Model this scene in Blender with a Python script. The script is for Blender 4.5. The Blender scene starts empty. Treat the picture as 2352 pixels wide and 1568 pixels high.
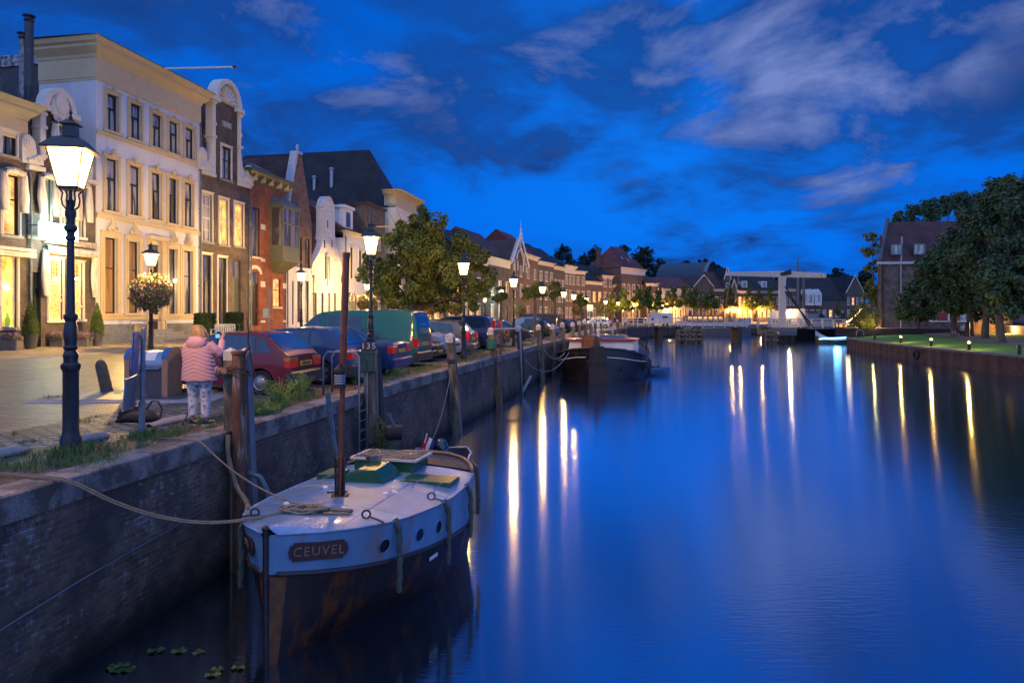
import bpy, math, random
from mathutils import Matrix, Vector
R = random.Random(7)
rad = math.radians
sc = bpy.context.scene
C = sc.collection
PI = math.pi
# ---------------------------------------------------------------- camera
cam = bpy.data.cameras.new('camera'); cam.lens = 24; cam.sensor_width = 36
cam.shift_y = -59 / 2352; cam.clip_end = 3000; cam.clip_start = 0.05
co = bpy.data.objects.new('camera', cam); C.objects.link(co)
co.location = (0, 0, 1.75); co.rotation_euler = (rad(90), 0, 0)
sc.camera = co
sc.view_settings.view_transform = 'Standard'; sc.view_settings.look = 'None'
sc.view_settings.exposure = 0.45; sc.view_settings.gamma = 1
sc.cycles.max_bounces = 6; sc.cycles.diffuse_bounces = 2; sc.cycles.glossy_bounces = 3
sc.cycles.transmission_bounces = 4; sc.cycles.transparent_max_bounces = 6
sc.cycles.sample_clamp_indirect = 4.0; sc.cycles.caustics_reflective = False; sc.cycles.caustics_refractive = False
# ---------------------------------------------------------------- world: dusk sky with torn lavender clouds
W0 = bpy.data.worlds.new('World'); sc.world = W0; W0.use_nodes = True
nt = W0.node_tree; N = nt.nodes; L = nt.links; N.clear()
def nd(tree, typ, **kw):
    n = tree.nodes.new(typ)
    for k, v in kw.items():
        if k.startswith('i_'):
            n.inputs[k[2:].replace('_', ' ')].default_value = v
        elif isinstance(k, str): setattr(n, k, v)
    return n
def ramp(tree, stops, interp='LINEAR'):
    r = tree.nodes.new('ShaderNodeValToRGB'); cr = r.color_ramp; cr.interpolation = interp
    while len(cr.elements) < len(stops): cr.elements.new(0.5)
    for e, (p, c) in zip(cr.elements, stops):
        e.position = p; e.color = (c, c, c, 1) if isinstance(c, (int, float)) else (*c[:3], 1)
    return r
def math_n(tree, op, a, b=None, c=None, clamp=False):
    m = tree.nodes.new('ShaderNodeMath'); m.operation = op; m.use_clamp = clamp
    for i, v in enumerate((a, b, c)):
        if v is None: continue
        if isinstance(v, (int, float)): m.inputs[i].default_value = v
        else: tree.links.new(v, m.inputs[i])
    return m.outputs[0]
def mixc(tree, fac, a, b, bt='MIX'):
    m = tree.nodes.new('ShaderNodeMix'); m.data_type = 'RGBA'; m.blend_type = bt
    for s, v in ((m.inputs[0], fac), (m.inputs[6], a), (m.inputs[7], b)):
        if isinstance(v, (int, float)): s.default_value = v
        elif isinstance(v, (tuple, list)): s.default_value = (*v[:3], 1)
        else: tree.links.new(v, s)
    return m.outputs[2]
tc = N.new('ShaderNodeTexCoord')
sep = N.new('ShaderNodeSeparateXYZ'); L.new(tc.outputs['Generated'], sep.inputs[0])
zc = math_n(nt, 'MAXIMUM', sep.outputs[2], 0.02)
# cloud layer seen in perspective: direction projected onto a high flat layer
px_ = math_n(nt, 'DIVIDE', sep.outputs[0], math_n(nt, 'ADD', zc, 0.22))
py_ = math_n(nt, 'DIVIDE', sep.outputs[1], math_n(nt, 'ADD', zc, 0.22))
cv = N.new('ShaderNodeCombineXYZ'); L.new(px_, cv.inputs[0]); L.new(py_, cv.inputs[1]); cv.inputs[2].default_value = 0.37
n1 = nd(nt, 'ShaderNodeTexNoise'); n1.inputs['Scale'].default_value = 2.1; n1.inputs['Detail'].default_value = 9; n1.inputs['Roughness'].default_value = 0.62; n1.inputs['Distortion'].default_value = 0.35
L.new(cv.outputs[0], n1.inputs['Vector'])
n2 = nd(nt, 'ShaderNodeTexNoise'); n2.inputs['Scale'].default_value = 1.1; n2.inputs['Detail'].default_value = 4; n2.inputs['Roughness'].default_value = 0.5
L.new(cv.outputs[0], n2.inputs['Vector'])
base = ramp(nt, [(0.0, (0.0, 0.09, 0.54)), (0.10, (0.0, 0.115, 0.63)), (0.22, (0.0, 0.11, 0.60)), (0.40, (0.0, 0.08, 0.46)), (1.0, (0.02, 0.07, 0.38))])
L.new(sep.outputs[2], base.inputs[0])
def blob(d, width):
    """soft region of the sky round a direction"""
    v = Vector(d).normalized()
    dp = nt.nodes.new('ShaderNodeVectorMath'); dp.operation = 'DISTANCE'
    L.new(tc.outputs['Generated'], dp.inputs[0]); dp.inputs[1].default_value = v
    return math_n(nt, 'SUBTRACT', 1.0, math_n(nt, 'DIVIDE', dp.outputs['Value'], width), clamp=True)
def skydir(px, py): return ((px - 1176) / 1568, 1.0, (725 - py) / 1568)
# lighter cyan opening, lower centre right
b0 = blob(skydir(1500, 330), 0.42)
skyc = mixc(nt, math_n(nt, 'MULTIPLY', b0, 0.6), base.outputs[0], (0.004, 0.155, 0.70))
# dark slate-blue cloud masses
nsoft = nd(nt, 'ShaderNodeTexNoise'); nsoft.inputs['Scale'].default_value = 3.0; nsoft.inputs['Detail'].default_value = 6; nsoft.inputs['Roughness'].default_value = 0.55; nsoft.inputs['Distortion'].default_value = 0.6
mp = N.new('ShaderNodeMapping'); mp.inputs['Scale'].default_value = (1, 1, 2.6); mp.inputs['Location'].default_value = (3.1, 0.4, 1.2); L.new(tc.outputs['Generated'], mp.inputs[0]); L.new(mp.outputs[0], nsoft.inputs['Vector'])
dk = None
for (px, py, w, a) in ((1010, 110, .26, 1.0), (760, 240, .30, .7), (1450, 195, .17, .95), (1900, 200, .26, .9), (2130, 110, .22, 1.0), (2230, 260, .3, .8), (200, 20, .3, .6), (620, 40, .2, .8), (1700, 500, .32, .5), (900, 300, .3, .5), (1250, 300, .2, .4), (2300, 420, .3, .6)):
    b = math_n(nt, 'MULTIPLY', blob(skydir(px, py), w), a)
    dk = b if dk is None else math_n(nt, 'MAXIMUM', dk, b)
dkm = math_n(nt, 'MULTIPLY', math_n(nt, 'ADD', dk, math_n(nt, 'ADD', math_n(nt, 'MULTIPLY', math_n(nt, 'SUBTRACT', nsoft.outputs[0], 0.5), 2.6), math_n(nt, 'MULTIPLY', math_n(nt, 'SUBTRACT', n1.outputs[0], 0.52), 2.4))), 1.7, clamp=True)
dkm = math_n(nt, 'MULTIPLY', dkm, math_n(nt, 'MULTIPLY', dk, 3.0, clamp=True))
skyc = mixc(nt, math_n(nt, 'MULTIPLY', dkm, math_n(nt, 'MULTIPLY_ADD', math_n(nt, 'MULTIPLY', math_n(nt, 'SUBTRACT', n1.outputs[0], .38), 3.2, clamp=True), .50, .55)), skyc, (0.006, 0.036, 0.17))
# pale lavender lit edges
lt = None
for (px, py, w, a) in ((740, 60, .16, .75), (880, 110, .13, .7), (1290, 60, .18, .75), (1120, 165, .14, .5), (1620, 150, .16, .95), (1760, 180, .14, .85), (1950, 235, .13, 1.0), (1500, 235, .12, .5), (1700, 30, .2, .4), (2100, 10, .16, .5), (2330, 20, .10, .3), (2200, 150, .08, .4), (640, 30, .16, .6), (1200, 60, .14, .5), (1930, 350, .10, .8), (2080, 370, .08, .5), (1760, 270, .14, .6), (1330, 45, .16, .5), (1650, 110, .12, .6)):
    b = math_n(nt, 'MULTIPLY', blob(skydir(px, py), w), a)
    lt = b if lt is None else math_n(nt, 'MAXIMUM', lt, b)
# unseen sky overhead and behind the viewer, made pale blue as added fill light
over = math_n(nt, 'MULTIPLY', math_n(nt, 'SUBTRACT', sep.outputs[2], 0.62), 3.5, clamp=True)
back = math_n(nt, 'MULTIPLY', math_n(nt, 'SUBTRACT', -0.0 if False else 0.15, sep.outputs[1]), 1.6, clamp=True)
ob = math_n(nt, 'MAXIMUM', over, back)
ltm = math_n(nt, 'ADD', math_n(nt, 'MULTIPLY', lt, .75), math_n(nt, 'MULTIPLY', math_n(nt, 'SUBTRACT', n1.outputs[0], 0.575), 4.4))
ltm = math_n(nt, 'MULTIPLY', math_n(nt, 'MULTIPLY', ltm, 1.25, clamp=True), math_n(nt, 'MULTIPLY', lt, 2.5, clamp=True))
skyc = mixc(nt, math_n(nt, 'MULTIPLY', ltm, 0.8), skyc, (0.15, 0.21, 0.48))
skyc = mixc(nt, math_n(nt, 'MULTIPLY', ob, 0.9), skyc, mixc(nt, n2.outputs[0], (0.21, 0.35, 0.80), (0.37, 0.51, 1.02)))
ns = N.new('ShaderNodeTexSky'); ns.sky_type = 'NISHITA'; ns.sun_disc = False; ns.sun_elevation = rad(-4); ns.sun_rotation = rad(150)
skyc = mixc(nt, 0.02, skyc, ns.outputs[0], 'ADD')
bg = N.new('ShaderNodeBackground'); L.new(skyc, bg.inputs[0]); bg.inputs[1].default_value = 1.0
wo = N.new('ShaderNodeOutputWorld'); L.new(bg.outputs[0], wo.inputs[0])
# ---------------------------------------------------------------- coordinates
F = 1568.0                    # focal length in pixels of the 2352 px wide view used for measuring
EYE = 1.75; WATER = -2.10
def at(px, py, Y): return Vector(((px - 1176) / F * Y, Y, EYE - (py - 725) / F * Y))
def yz(py, z): return (EYE - z) * F / (py - 725)          # distance of a point at height z seen at row py
def gp(px, py, z=0.0):
    Y = yz(py, z); return at(px, py, Y)
Q0 = Vector((-4.66, 7.98)); U = Vector((.19, .982)); NN = Vector((-.982, .19))
def Wd(s, t, z=0.0):
    p = Q0 + U * s + NN * t; return Vector((p.x, p.y, z))
def st(p):
    d = Vector((p[0], p[1])) - Q0; return d.dot(U), d.dot(NN)
def fs(px, T):
    """where the ray through column px meets the vertical plane t = T: (s, Y)"""
    k = (px - 1176) / F; Y = (T + 6.09) / (.19 - .982 * k)
    return st((k * Y, Y))[0], Y
ANG = math.atan2(.982, .19)
# ---------------------------------------------------------------- materials
MATS = {}
def newmat(name):
    m = bpy.data.materials.new(name); m.use_nodes = True; t = m.node_tree
    b = t.nodes['Principled BSDF']; MATS[name] = m
    return m, t, b
def coords(t, mode='Object', scale=None):
    tcn = t.nodes.new('ShaderNodeTexCoord')
    if mode == 'Object' or mode == 'Generated': v = tcn.outputs[mode]
    elif mode == 'wall':        # (x+y, z)
        s = t.nodes.new('ShaderNodeSeparateXYZ'); t.links.new(tcn.outputs['Object'], s.inputs[0])
        c = t.nodes.new('ShaderNodeCombineXYZ')
        t.links.new(math_n(t, 'ADD', s.outputs[0], s.outputs[1]), c.inputs[0]); t.links.new(s.outputs[2], c.inputs[1])
        v = c.outputs[0]
    return v
def M(name, col, rough=0.6, metal=0.0, var=0.25, nscale=6.0, bump=0.0, bscale=30.0, dirt=None, dscale=1.5, dcut=0.55, spec=0.5, coat=0.0, emis=None, es=0.0, streak=False, rvar=0.0):
    if name in MATS: return MATS[name]
    m, t, b = newmat(name); v = coords(t)
    n = t.nodes.new('ShaderNodeTexNoise'); n.inputs['Scale'].default_value = nscale; n.inputs['Detail'].default_value = 5; n.inputs['Roughness'].default_value = .65
    vv = v
    if streak:
        mp = t.nodes.new('ShaderNodeMapping'); mp.inputs['Scale'].default_value = (1, 1, .18); t.links.new(v, mp.inputs[0]); vv = mp.outputs[0]
    t.links.new(vv, n.inputs['Vector'])
    lo = tuple(c * (1 - var) for c in col); hi = tuple(min(1, c * (1 + var)) for c in col)
    r = ramp(t, [(.3, lo), (.7, hi)]); t.links.new(n.outputs[0], r.inputs[0]); out = r.outputs[0]
    if dirt:
        n2 = t.nodes.new('ShaderNodeTexNoise'); n2.inputs['Scale'].default_value = dscale; n2.inputs['Detail'].default_value = 8; n2.inputs['Roughness'].default_value = .7
        t.links.new(vv, n2.inputs['Vector'])
        r2 = ramp(t, [(dcut - .05, 0.0), (dcut + .07, 1.0)]); t.links.new(n2.outputs[0], r2.inputs[0])
        out = mixc(t, r2.outputs[0], out, dirt)
    t.links.new(out, b.inputs['Base Color'])
    b.inputs['Roughness'].default_value = rough; b.inputs['Metallic'].default_value = metal
    if rvar:
        t.links.new(math_n(t, 'ADD', rough - rvar / 2, math_n(t, 'MULTIPLY', n.outputs[0], rvar)), b.inputs['Roughness'])
    b.inputs['Specular IOR Level'].default_value = spec
    if coat: b.inputs['Coat Weight'].default_value = coat; b.inputs['Coat Roughness'].default_value = .06
    if bump:
        nb = t.nodes.new('ShaderNodeTexNoise'); nb.inputs['Scale'].default_value = bscale; nb.inputs['Detail'].default_value = 4
        t.links.new(v, nb.inputs['Vector']); bp = t.nodes.new('ShaderNodeBump'); bp.inputs['Strength'].default_value = bump; bp.inputs['Distance'].default_value = .02
        t.links.new(nb.outputs[0], bp.inputs['Height']); t.links.new(bp.outputs[0], b.inputs['Normal'])
    if emis: b.inputs['Emission Color'].default_value = (*emis, 1); b.inputs['Emission Strength'].default_value = es
    return m
def brickmat(name, c1, c2, mortar, w=.21, h=.065, mode='wall', ms=.012, rough=.85, bump=.5, stain=None, stcut=.6, spots=None, offs=.5, mapping=None, var=None, spec=.3, wet=None):
    if name in MATS: return MATS[name]
    m, t, b = newmat(name)
    v = coords(t, mode if mapping is None else 'Object')
    if mapping is not None:
        mp = t.nodes.new('ShaderNodeMapping'); mp.inputs['Rotation'].default_value = (0, 0, mapping); t.links.new(v, mp.inputs[0]); v = mp.outputs[0]
        nw = t.nodes.new('ShaderNodeTexNoise'); nw.inputs['Scale'].default_value = 1.3; t.links.new(v, nw.inputs['Vector'])
        ad = t.nodes.new('ShaderNodeVectorMath'); ad.operation = 'MULTIPLY_ADD'
        t.links.new(nw.outputs['Color'], ad.inputs[0]); ad.inputs[1].default_value = (.12, .12, 0); t.links.new(v, ad.inputs[2]); v = ad.outputs[0]
    br = t.nodes.new('ShaderNodeTexBrick'); br.offset = offs; br.inputs['Scale'].default_value = 1
    br.inputs['Brick Width'].default_value = w; br.inputs['Row Height'].default_value = h; br.inputs['Mortar Size'].default_value = ms; br.inputs['Mortar Smooth'].default_value = .25
    br.inputs['Color1'].default_value = (*c1, 1); br.inputs['Color2'].default_value = (*c2, 1); br.inputs['Mortar'].default_value = (*mortar, 1)
    t.links.new(v, br.inputs['Vector']); out = br.outputs['Color']
    n = t.nodes.new('ShaderNodeTexNoise'); n.inputs['Scale'].default_value = 1.7; n.inputs['Detail'].default_value = 7; n.inputs['Roughness'].default_value = .7
    t.links.new(v, n.inputs['Vector']); r = ramp(t, [(.3, .38 if mapping else .55), (.7, 1.5 if mapping else 1.25)] if c1[0] < .5 else [(.3, .86), (.7, 1.05)]); t.links.new(n.outputs[0], r.inputs[0])
    out = mixc(t, 1.0, out, r.outputs[0], 'MULTIPLY')
    if stain:
        n2 = t.nodes.new('ShaderNodeTexNoise'); n2.inputs['Scale'].default_value = .9; n2.inputs['Detail'].default_value = 8; t.links.new(v, n2.inputs['Vector'])
        r2 = ramp(t, [(stcut - .08, 0.), (stcut + .08, .85)]); t.links.new(n2.outputs[0], r2.inputs[0]); out = mixc(t, r2.outputs[0], out, stain)
    if spots:     # white lime blooms along the joints
        n3 = t.nodes.new('ShaderNodeTexNoise'); n3.inputs['Scale'].default_value = 5.5; n3.inputs['Detail'].default_value = 6; n3.inputs['Roughness'].default_value = .8; t.links.new(v, n3.inputs['Vector'])
        n4 = t.nodes.new('ShaderNodeTexNoise'); n4.inputs['Scale'].default_value = .7; t.links.new(v, n4.inputs['Vector'])
        s3 = math_n(t, 'MULTIPLY', math_n(t, 'SUBTRACT', math_n(t, 'ADD', n3.outputs[0], math_n(t, 'MULTIPLY', n4.outputs[0], .35)), .73), 9, clamp=True)
        s3 = math_n(t, 'MULTIPLY', s3, math_n(t, 'ADD', math_n(t, 'MULTIPLY', br.outputs['Fac'], .75), .3))
        out = mixc(t, s3, out, spots)
    if wet:       # below the tide line the wall is dark with slime
        s = t.nodes.new('ShaderNodeSeparateXYZ'); g = t.nodes.new('ShaderNodeNewGeometry'); t.links.new(g.outputs['Position'], s.inputs[0])
        k = math_n(t, 'ADD', s.outputs[2], math_n(t, 'MULTIPLY', n.outputs[0], .5))
        k = math_n(t, 'MULTIPLY', math_n(t, 'SUBTRACT', wet[0], k), 2.2, clamp=True)
        out = mixc(t, k, out, wet[1])
    t.links.new(out, b.inputs['Base Color']); b.inputs['Roughness'].default_value = rough; b.inputs['Specular IOR Level'].default_value = spec
    bp = t.nodes.new('ShaderNodeBump'); bp.inputs['Strength'].default_value = bump; bp.inputs['Distance'].default_value = .02; bp.invert = True
    hb = math_n(t, 'SUBTRACT', br.outputs['Fac'], math_n(t, 'MULTIPLY', n.outputs[0], .7))
    t.links.new(hb, bp.inputs['Height']); t.links.new(bp.outputs[0], b.inputs['Normal'])
    return m
def emat(name, col, strength):
    if name in MATS: return MATS[name]
    m, t, b = newmat(name); e = t.nodes.new('ShaderNodeEmission'); e.inputs[0].default_value = (*col, 1); e.inputs[1].default_value = strength
    t.links.new(e.outputs[0], t.nodes['Material Output'].inputs[0]); t.nodes.remove(b); return m
# ---------------------------------------------------------------- mesh builder
class MB:
    def __init__(s): s.v = []; s.f = []; s.mi = []; s.c = 0; s.T = None
    def use(s, i): s.c = i; return s
    def add(s, vs, fs_):
        o = len(s.v)
        for p in vs:
            p = Vector(p)
            s.v.append(s.T @ p if s.T is not None else p)
        for f in fs_: s.f.append([o + i for i in f]); s.mi.append(s.c)
        return s
    def bx(s, x0, x1, y0, y1, z0, z1):
        return s.add([(x0,y0,z0),(x1,y0,z0),(x1,y1,z0),(x0,y1,z0),(x0,y0,z1),(x1,y0,z1),(x1,y1,z1),(x0,y1,z1)],
                     [(0,3,2,1),(4,5,6,7),(0,1,5,4),(1,2,6,5),(2,3,7,6),(3,0,4,7)])
    def box(s, c, d, rz=0, rx=0, ry=0):
        m = Matrix.Translation(Vector(c)) @ Matrix.Rotation(rz, 4, 'Z') @ Matrix.Rotation(ry, 4, 'Y') @ Matrix.Rotation(rx, 4, 'X')
        h = [x / 2 for x in d]; vs = [m @ Vector(p) for p in ((-h[0],-h[1],-h[2]),(h[0],-h[1],-h[2]),(h[0],h[1],-h[2]),(-h[0],h[1],-h[2]),(-h[0],-h[1],h[2]),(h[0],-h[1],h[2]),(h[0],h[1],h[2]),(-h[0],h[1],h[2]))]
        return s.add(vs, [(0,3,2,1),(4,5,6,7),(0,1,5,4),(1,2,6,5),(2,3,7,6),(3,0,4,7)])
    def cbox(s, x0, x1, y0, y1, z0, z1, b=.02):
        """box with chamfered vertical and top edges"""
        a = [(x0+b,y0),(x1-b,y0),(x1,y0+b),(x1,y1-b),(x1-b,y1),(x0+b,y1),(x0,y1-b),(x0,y0+b)]
        i = [(x0+2*b,y0+b),(x1-2*b,y0+b),(x1-b,y0+2*b),(x1-b,y1-2*b),(x1-2*b,y1-b),(x0+2*b,y1-b),(x0+b,y1-2*b),(x0+b,y0+2*b)]
        vs = [(p[0],p[1],z0) for p in a] + [(p[0],p[1],z1-b) for p in a] + [(p[0],p[1],z1) for p in i]
        f = [tuple(range(7,-1,-1)), tuple(range(16,24))]
        for k in (0, 8):
            for j in range(8): f.append((k+j, k+(j+1)%8, k+8+(j+1)%8, k+8+j))
        return s.add(vs, f)
    def tube(s, pts, r, n=8, caps=True, closed=False):
        pts = [Vector(p) for p in pts]; k = len(pts); rs = r if isinstance(r, (list, tuple)) else [r] * k
        vs = []; prev = None
        for i, p in enumerate(pts):
            a = pts[i-1] if (i > 0 or closed) else p; b = pts[(i+1) % k] if (i < k-1 or closed) else p
            d = (b - a).normalized() if (b - a).length > 1e-9 else Vector((0,0,1))
            if prev is None:
                up = Vector((0,0,1)) if abs(d.z) < .9 else Vector((1,0,0)); x = d.cross(up).normalized()
            else: x = (prev - d * prev.dot(d)); x = x.normalized() if x.length > 1e-6 else d.orthogonal().normalized()
            prev = x; y = d.cross(x)
            for j in range(n):
                q = 2*PI*j/n; vs.append(p + (x*math.cos(q) + y*math.sin(q)) * rs[i])
        f = []
        for i in range(k if closed else k-1):
            for j in range(n):
                a = i*n+j; b = i*n+(j+1)%n; c = ((i+1)%k)*n+(j+1)%n; d = ((i+1)%k)*n+j
                f.append((a,b,c,d))
        if caps and not closed: f += [tuple(range(n-1,-1,-1)), tuple(range((k-1)*n, k*n))]
        return s.add(vs, f)
    def lathe(s, prof, n=12, c=(0,0,0), rot=0, caps=True):
        vs = []; f = []
        for (r, z) in prof:
            for j in range(n):
                q = 2*PI*j/n + rot; vs.append((c[0]+r*math.cos(q), c[1]+r*math.sin(q), c[2]+z))
        for i in range(len(prof)-1):
            for j in range(n): f.append((i*n+j, i*n+(j+1)%n, (i+1)*n+(j+1)%n, (i+1)*n+j))
        if caps: f += [tuple(range(n-1,-1,-1)), tuple(range((len(prof)-1)*n, len(prof)*n))]
        return s.add(vs, f)
    def prism(s, poly, d0, d1, plane='xz'):
        """poly extruded; plane xz: along y, xy: along z, yz: along x"""
        k = len(poly)
        def P(a, b, d): return (a, d, b) if plane == 'xz' else ((a, b, d) if plane == 'xy' else (d, a, b))
        vs = [P(a, b, d0) for a, b in poly] + [P(a, b, d1) for a, b in poly]
        f = [tuple(range(k)), tuple(range(2*k-1, k-1, -1))] + [(i, i+k, (i+1)%k+k, (i+1)%k) for i in range(k)]
        return s.add(vs, f)
    def ball(s, c, r, nu=10, nv=7, sz=(1,1,1), rz=0):
        prof = []; vs = []; f = []
        for i in range(nv+1):
            a = PI*i/nv
            for j in range(nu):
                b = 2*PI*j/nu + rz
                vs.append((c[0]+r*sz[0]*math.sin(a)*math.cos(b), c[1]+r*sz[1]*math.sin(a)*math.sin(b), c[2]-r*sz[2]*math.cos(a)))
        for i in range(nv):
            for j in range(nu): f.append((i*nu+j, i*nu+(j+1)%nu, (i+1)*nu+(j+1)%nu, (i+1)*nu+j))
        return s.add(vs, f)
    def grid(s, rows, closed=False):
        """rows: list of equal-length point rows"""
        n = len(rows[0]); vs = [p for r in rows for p in r]; f = []
        for i in range(len(rows)-1):
            for j in range(n if closed else n-1): f.append((i*n+j, i*n+(j+1)%n, (i+1)*n+(j+1)%n, (i+1)*n+j))
        return s.add(vs, f)
    def build(s, name, mats, parent=None, smooth=False, label=None, cat=None, group=None, kind=None, loc=None, rz=0):
        me = bpy.data.meshes.new(name); me.from_pydata([tuple(p) for p in s.v], [], s.f)
        if not isinstance(mats, (list, tuple)): mats = [mats]
        for m in mats: me.materials.append(m)
        if len(mats) > 1: me.polygons.foreach_set('material_index', s.mi)
        if smooth is True: me.polygons.foreach_set('use_smooth', [True] * len(me.polygons))
        me.update()
        if smooth == 'auto':
            me.polygons.foreach_set('use_smooth', [True] * len(me.polygons))
            try: me.set_sharp_from_angle(angle=rad(38))
            except Exception: pass
        o = bpy.data.objects.new(name, me); C.objects.link(o)
        if parent: o.parent = parent
        if loc is not None: o.location = loc
        if rz: o.rotation_euler[2] = rz
        return tag(o, label, cat, group, kind)
def tag(o, label=None, cat=None, group=None, kind=None):
    if label: o['label'] = label
    if cat: o['category'] = cat
    if group: o['group'] = group
    if kind: o['kind'] = kind
    return o
def thing(name, label, cat, loc=(0,0,0), rz=0, group=None):
    o = bpy.data.objects.new(name, None); C.objects.link(o); o.location = loc; o.rotation_euler = (0, 0, rz)
    o.empty_display_size = .2
    return tag(o, label, cat, group)
def kids(o): return [c for c in KIDS.get(o.name, [])] if False else list(o.children)
def copy_tree(o, loc=None, rz=None, label=None, scale=None, parent=None, group=None):
    c = o.copy(); C.objects.link(c); c.parent = parent
    if loc is not None: c.location = loc
    if rz is not None: c.rotation_euler = (0, 0, rz)
    if scale is not None: c.scale = (scale,)*3 if isinstance(scale, (int, float)) else scale
    if label: c['label'] = label
    if group: c['group'] = group
    for ch in list(o.children): copy_tree(ch, parent=c)
    return c
def textmesh(body, size, mat, parent, M4, name='lettering', ext=.004, align='CENTER', sx=1.0, space=1.0):
    cu = bpy.data.curves.new(name, 'FONT'); cu.body = body; cu.size = size; cu.extrude = ext; cu.align_x = align; cu.align_y = 'CENTER'; cu.resolution_u = 2; cu.space_character = space
    to = bpy.data.objects.new(name, cu); C.objects.link(to)
    dg = bpy.context.evaluated_depsgraph_get(); me = bpy.data.meshes.new_from_object(to.evaluated_get(dg))
    bpy.data.objects.remove(to); me.materials.clear(); me.materials.append(mat)
    me.transform(M4 @ Matrix.Diagonal((sx, 1, 1, 1)))
    o = bpy.data.objects.new(name, me); C.objects.link(o); o.parent = parent; return o
# front-facing text matrix: text x -> +x, text y -> +z, facing -y
TXF = Matrix.Rotation(rad(90), 4, 'X')
def light(name, loc, power, col, r=.08, parent=None):
    l = bpy.data.lights.new(name, 'POINT'); l.energy = power; l.color = col; l.shadow_soft_size = r
    o = bpy.data.objects.new(name, l); C.objects.link(o); o.location = loc
    if parent: o.parent = parent
    return o
# ---------------------------------------------------------------- common materials
IRON = M('black_iron', (.012,.013,.015), .35, .0, .3, bump=.1, spec=.6)
WHITE = M('white_paint', (.72,.70,.66), .5, var=.06, nscale=2)
CREAM = M('cream_stucco', (.66,.60,.48), .7, var=.07, nscale=1.5, bump=.05, dirt=(.5,.45,.36), dscale=.8, dcut=.62)
DKGREEN = M('dark_green_paint', (.012,.03,.02), .35, var=.2)
BLACKP = M('black_paint', (.012,.012,.013), .4, var=.2)
GALV = M('galvanised_steel', (.22,.26,.30), .45, .6, .2, nscale=14)
STONE = M('grey_stone', (.25,.24,.24), .85, var=.25, nscale=9, bump=.4)
GRANITE = M('granite', (.23,.205,.195), .8, var=.4, nscale=60, bump=.7, bscale=40, dirt=(.085,.078,.07), dscale=2.2, dcut=.50, spec=.4)
ROPE = M('hemp_rope', (.26,.20,.13), .95, var=.35, nscale=60, bump=.7, bscale=90)
ROPEG = M('grey_green_rope', (.10,.11,.085), .95, var=.5, nscale=40, bump=.8, bscale=70)
RUST = M('rusty_steel', (.15,.055,.022), .75, .2, .5, nscale=9, bump=.3, dirt=(.05,.03,.02), dscale=3, dcut=.5)
COPPER = M('rust_brown_mast', (.24,.065,.028), .38, .35, .35, nscale=10, dirt=(.10,.035,.02), dscale=5, dcut=.55)
WOODG = M('weathered_pile', (.20,.165,.125), .9, var=.45, nscale=14, bump=.5, bscale=25, dirt=(.06,.055,.045), dscale=4, dcut=.52, streak=True)
WOODB = M('brown_wood', (.16,.075,.03), .55, var=.35, nscale=8, streak=True)
SOIL = M('soil_ground', (.09,.075,.055), .95, var=.4, nscale=2, bump=.5)
LAWN = M('lawn_grass', (.07,.20,.018), .95, var=.35, nscale=1.2, bump=.6, bscale=60)
GRASSB = M('grass_blade', (.13,.19,.04), .8, var=.4, nscale=3)
WEED = M('weed_green', (.22,.30,.06), .8, var=.35, nscale=5)
RUBBER = M('black_rubber', (.012,.012,.013), .7, var=.2)
COBBLE = brickmat('cobbles', (.11,.098,.08), (.21,.185,.145), (.025,.022,.017), w=.20, h=.11, ms=.02, bump=1.3, rough=.42, mapping=rad(-12), stain=(.09,.10,.05), stcut=.66, spec=.5)
CLINK = brickmat('red_clinkers', (.13,.062,.048), (.17,.085,.06), (.04,.035,.03), w=.2, h=.075, ms=.012, bump=.8, rough=.7, mapping=rad(78), stain=(.055,.07,.03), stcut=.57)
SETTS = brickmat('old_setts', (.14,.13,.12), (.30,.28,.25), (.03,.03,.022), w=.26, h=.15, ms=.035, bump=1.2, rough=.55, mapping=rad(-8), stain=(.06,.075,.03), stcut=.6)
PAVE = brickmat('pavement_brick', (.30,.23,.13), (.37,.29,.17), (.09,.07,.045), w=.2, h=.1, ms=.012, bump=.5, rough=.75, mapping=rad(-12))
QUAYBR = brickmat('quay_brick', (.12,.072,.055), (.20,.125,.09), (.15,.14,.13), w=.215, h=.068, ms=.010, bump=.8, rough=.8, stain=(.05,.043,.043), stcut=.56, spots=(.30,.31,.33), wet=(-1.35, (.012,.012,.011)))
# ---------------------------------------------------------------- quay line
QP = [Vector(p) for p in ((-10.9,-22),(-7.4,-8),(-5.25,4.5),(-4.84,6.93),(-4.3,10.09),(-3.17,16.8),(-2.06,22.3),(-.92,27.7),(1.42,39.8),(4.2,52),(7.6,66),(12.5,85),(18.5,106),(24,119),(34,131),(52,139),(85,146),(160,154),(700,190))]
def offs(pl, i, d):
    """point i of polyline pl pushed d to the left of its direction"""
    a = pl[max(i-1, 0)]; b = pl[min(i+1, len(pl)-1)]; u = (b - a).normalized()
    return pl[i] + Vector((-u.y, u.x)) * d
def resample(pl, step, upto=None):
    out = [pl[0].copy()]; acc = 0; tot = 0
    for a, b in zip(pl, pl[1:]):
        l = (b - a).length; d = step - acc
        while d <= l:
            out.append(a.lerp(b, d / l)); d += step; tot += step
            if upto and tot > upto: return out
        acc = l - (d - step)
    return out
def zg(t):
    if t < 6: return 0.0
    if t < 13.3: return (t - 6) / 7.3 * .26
    return .38 + min(1, (t - 13.3) / 5.4) * .07
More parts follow.
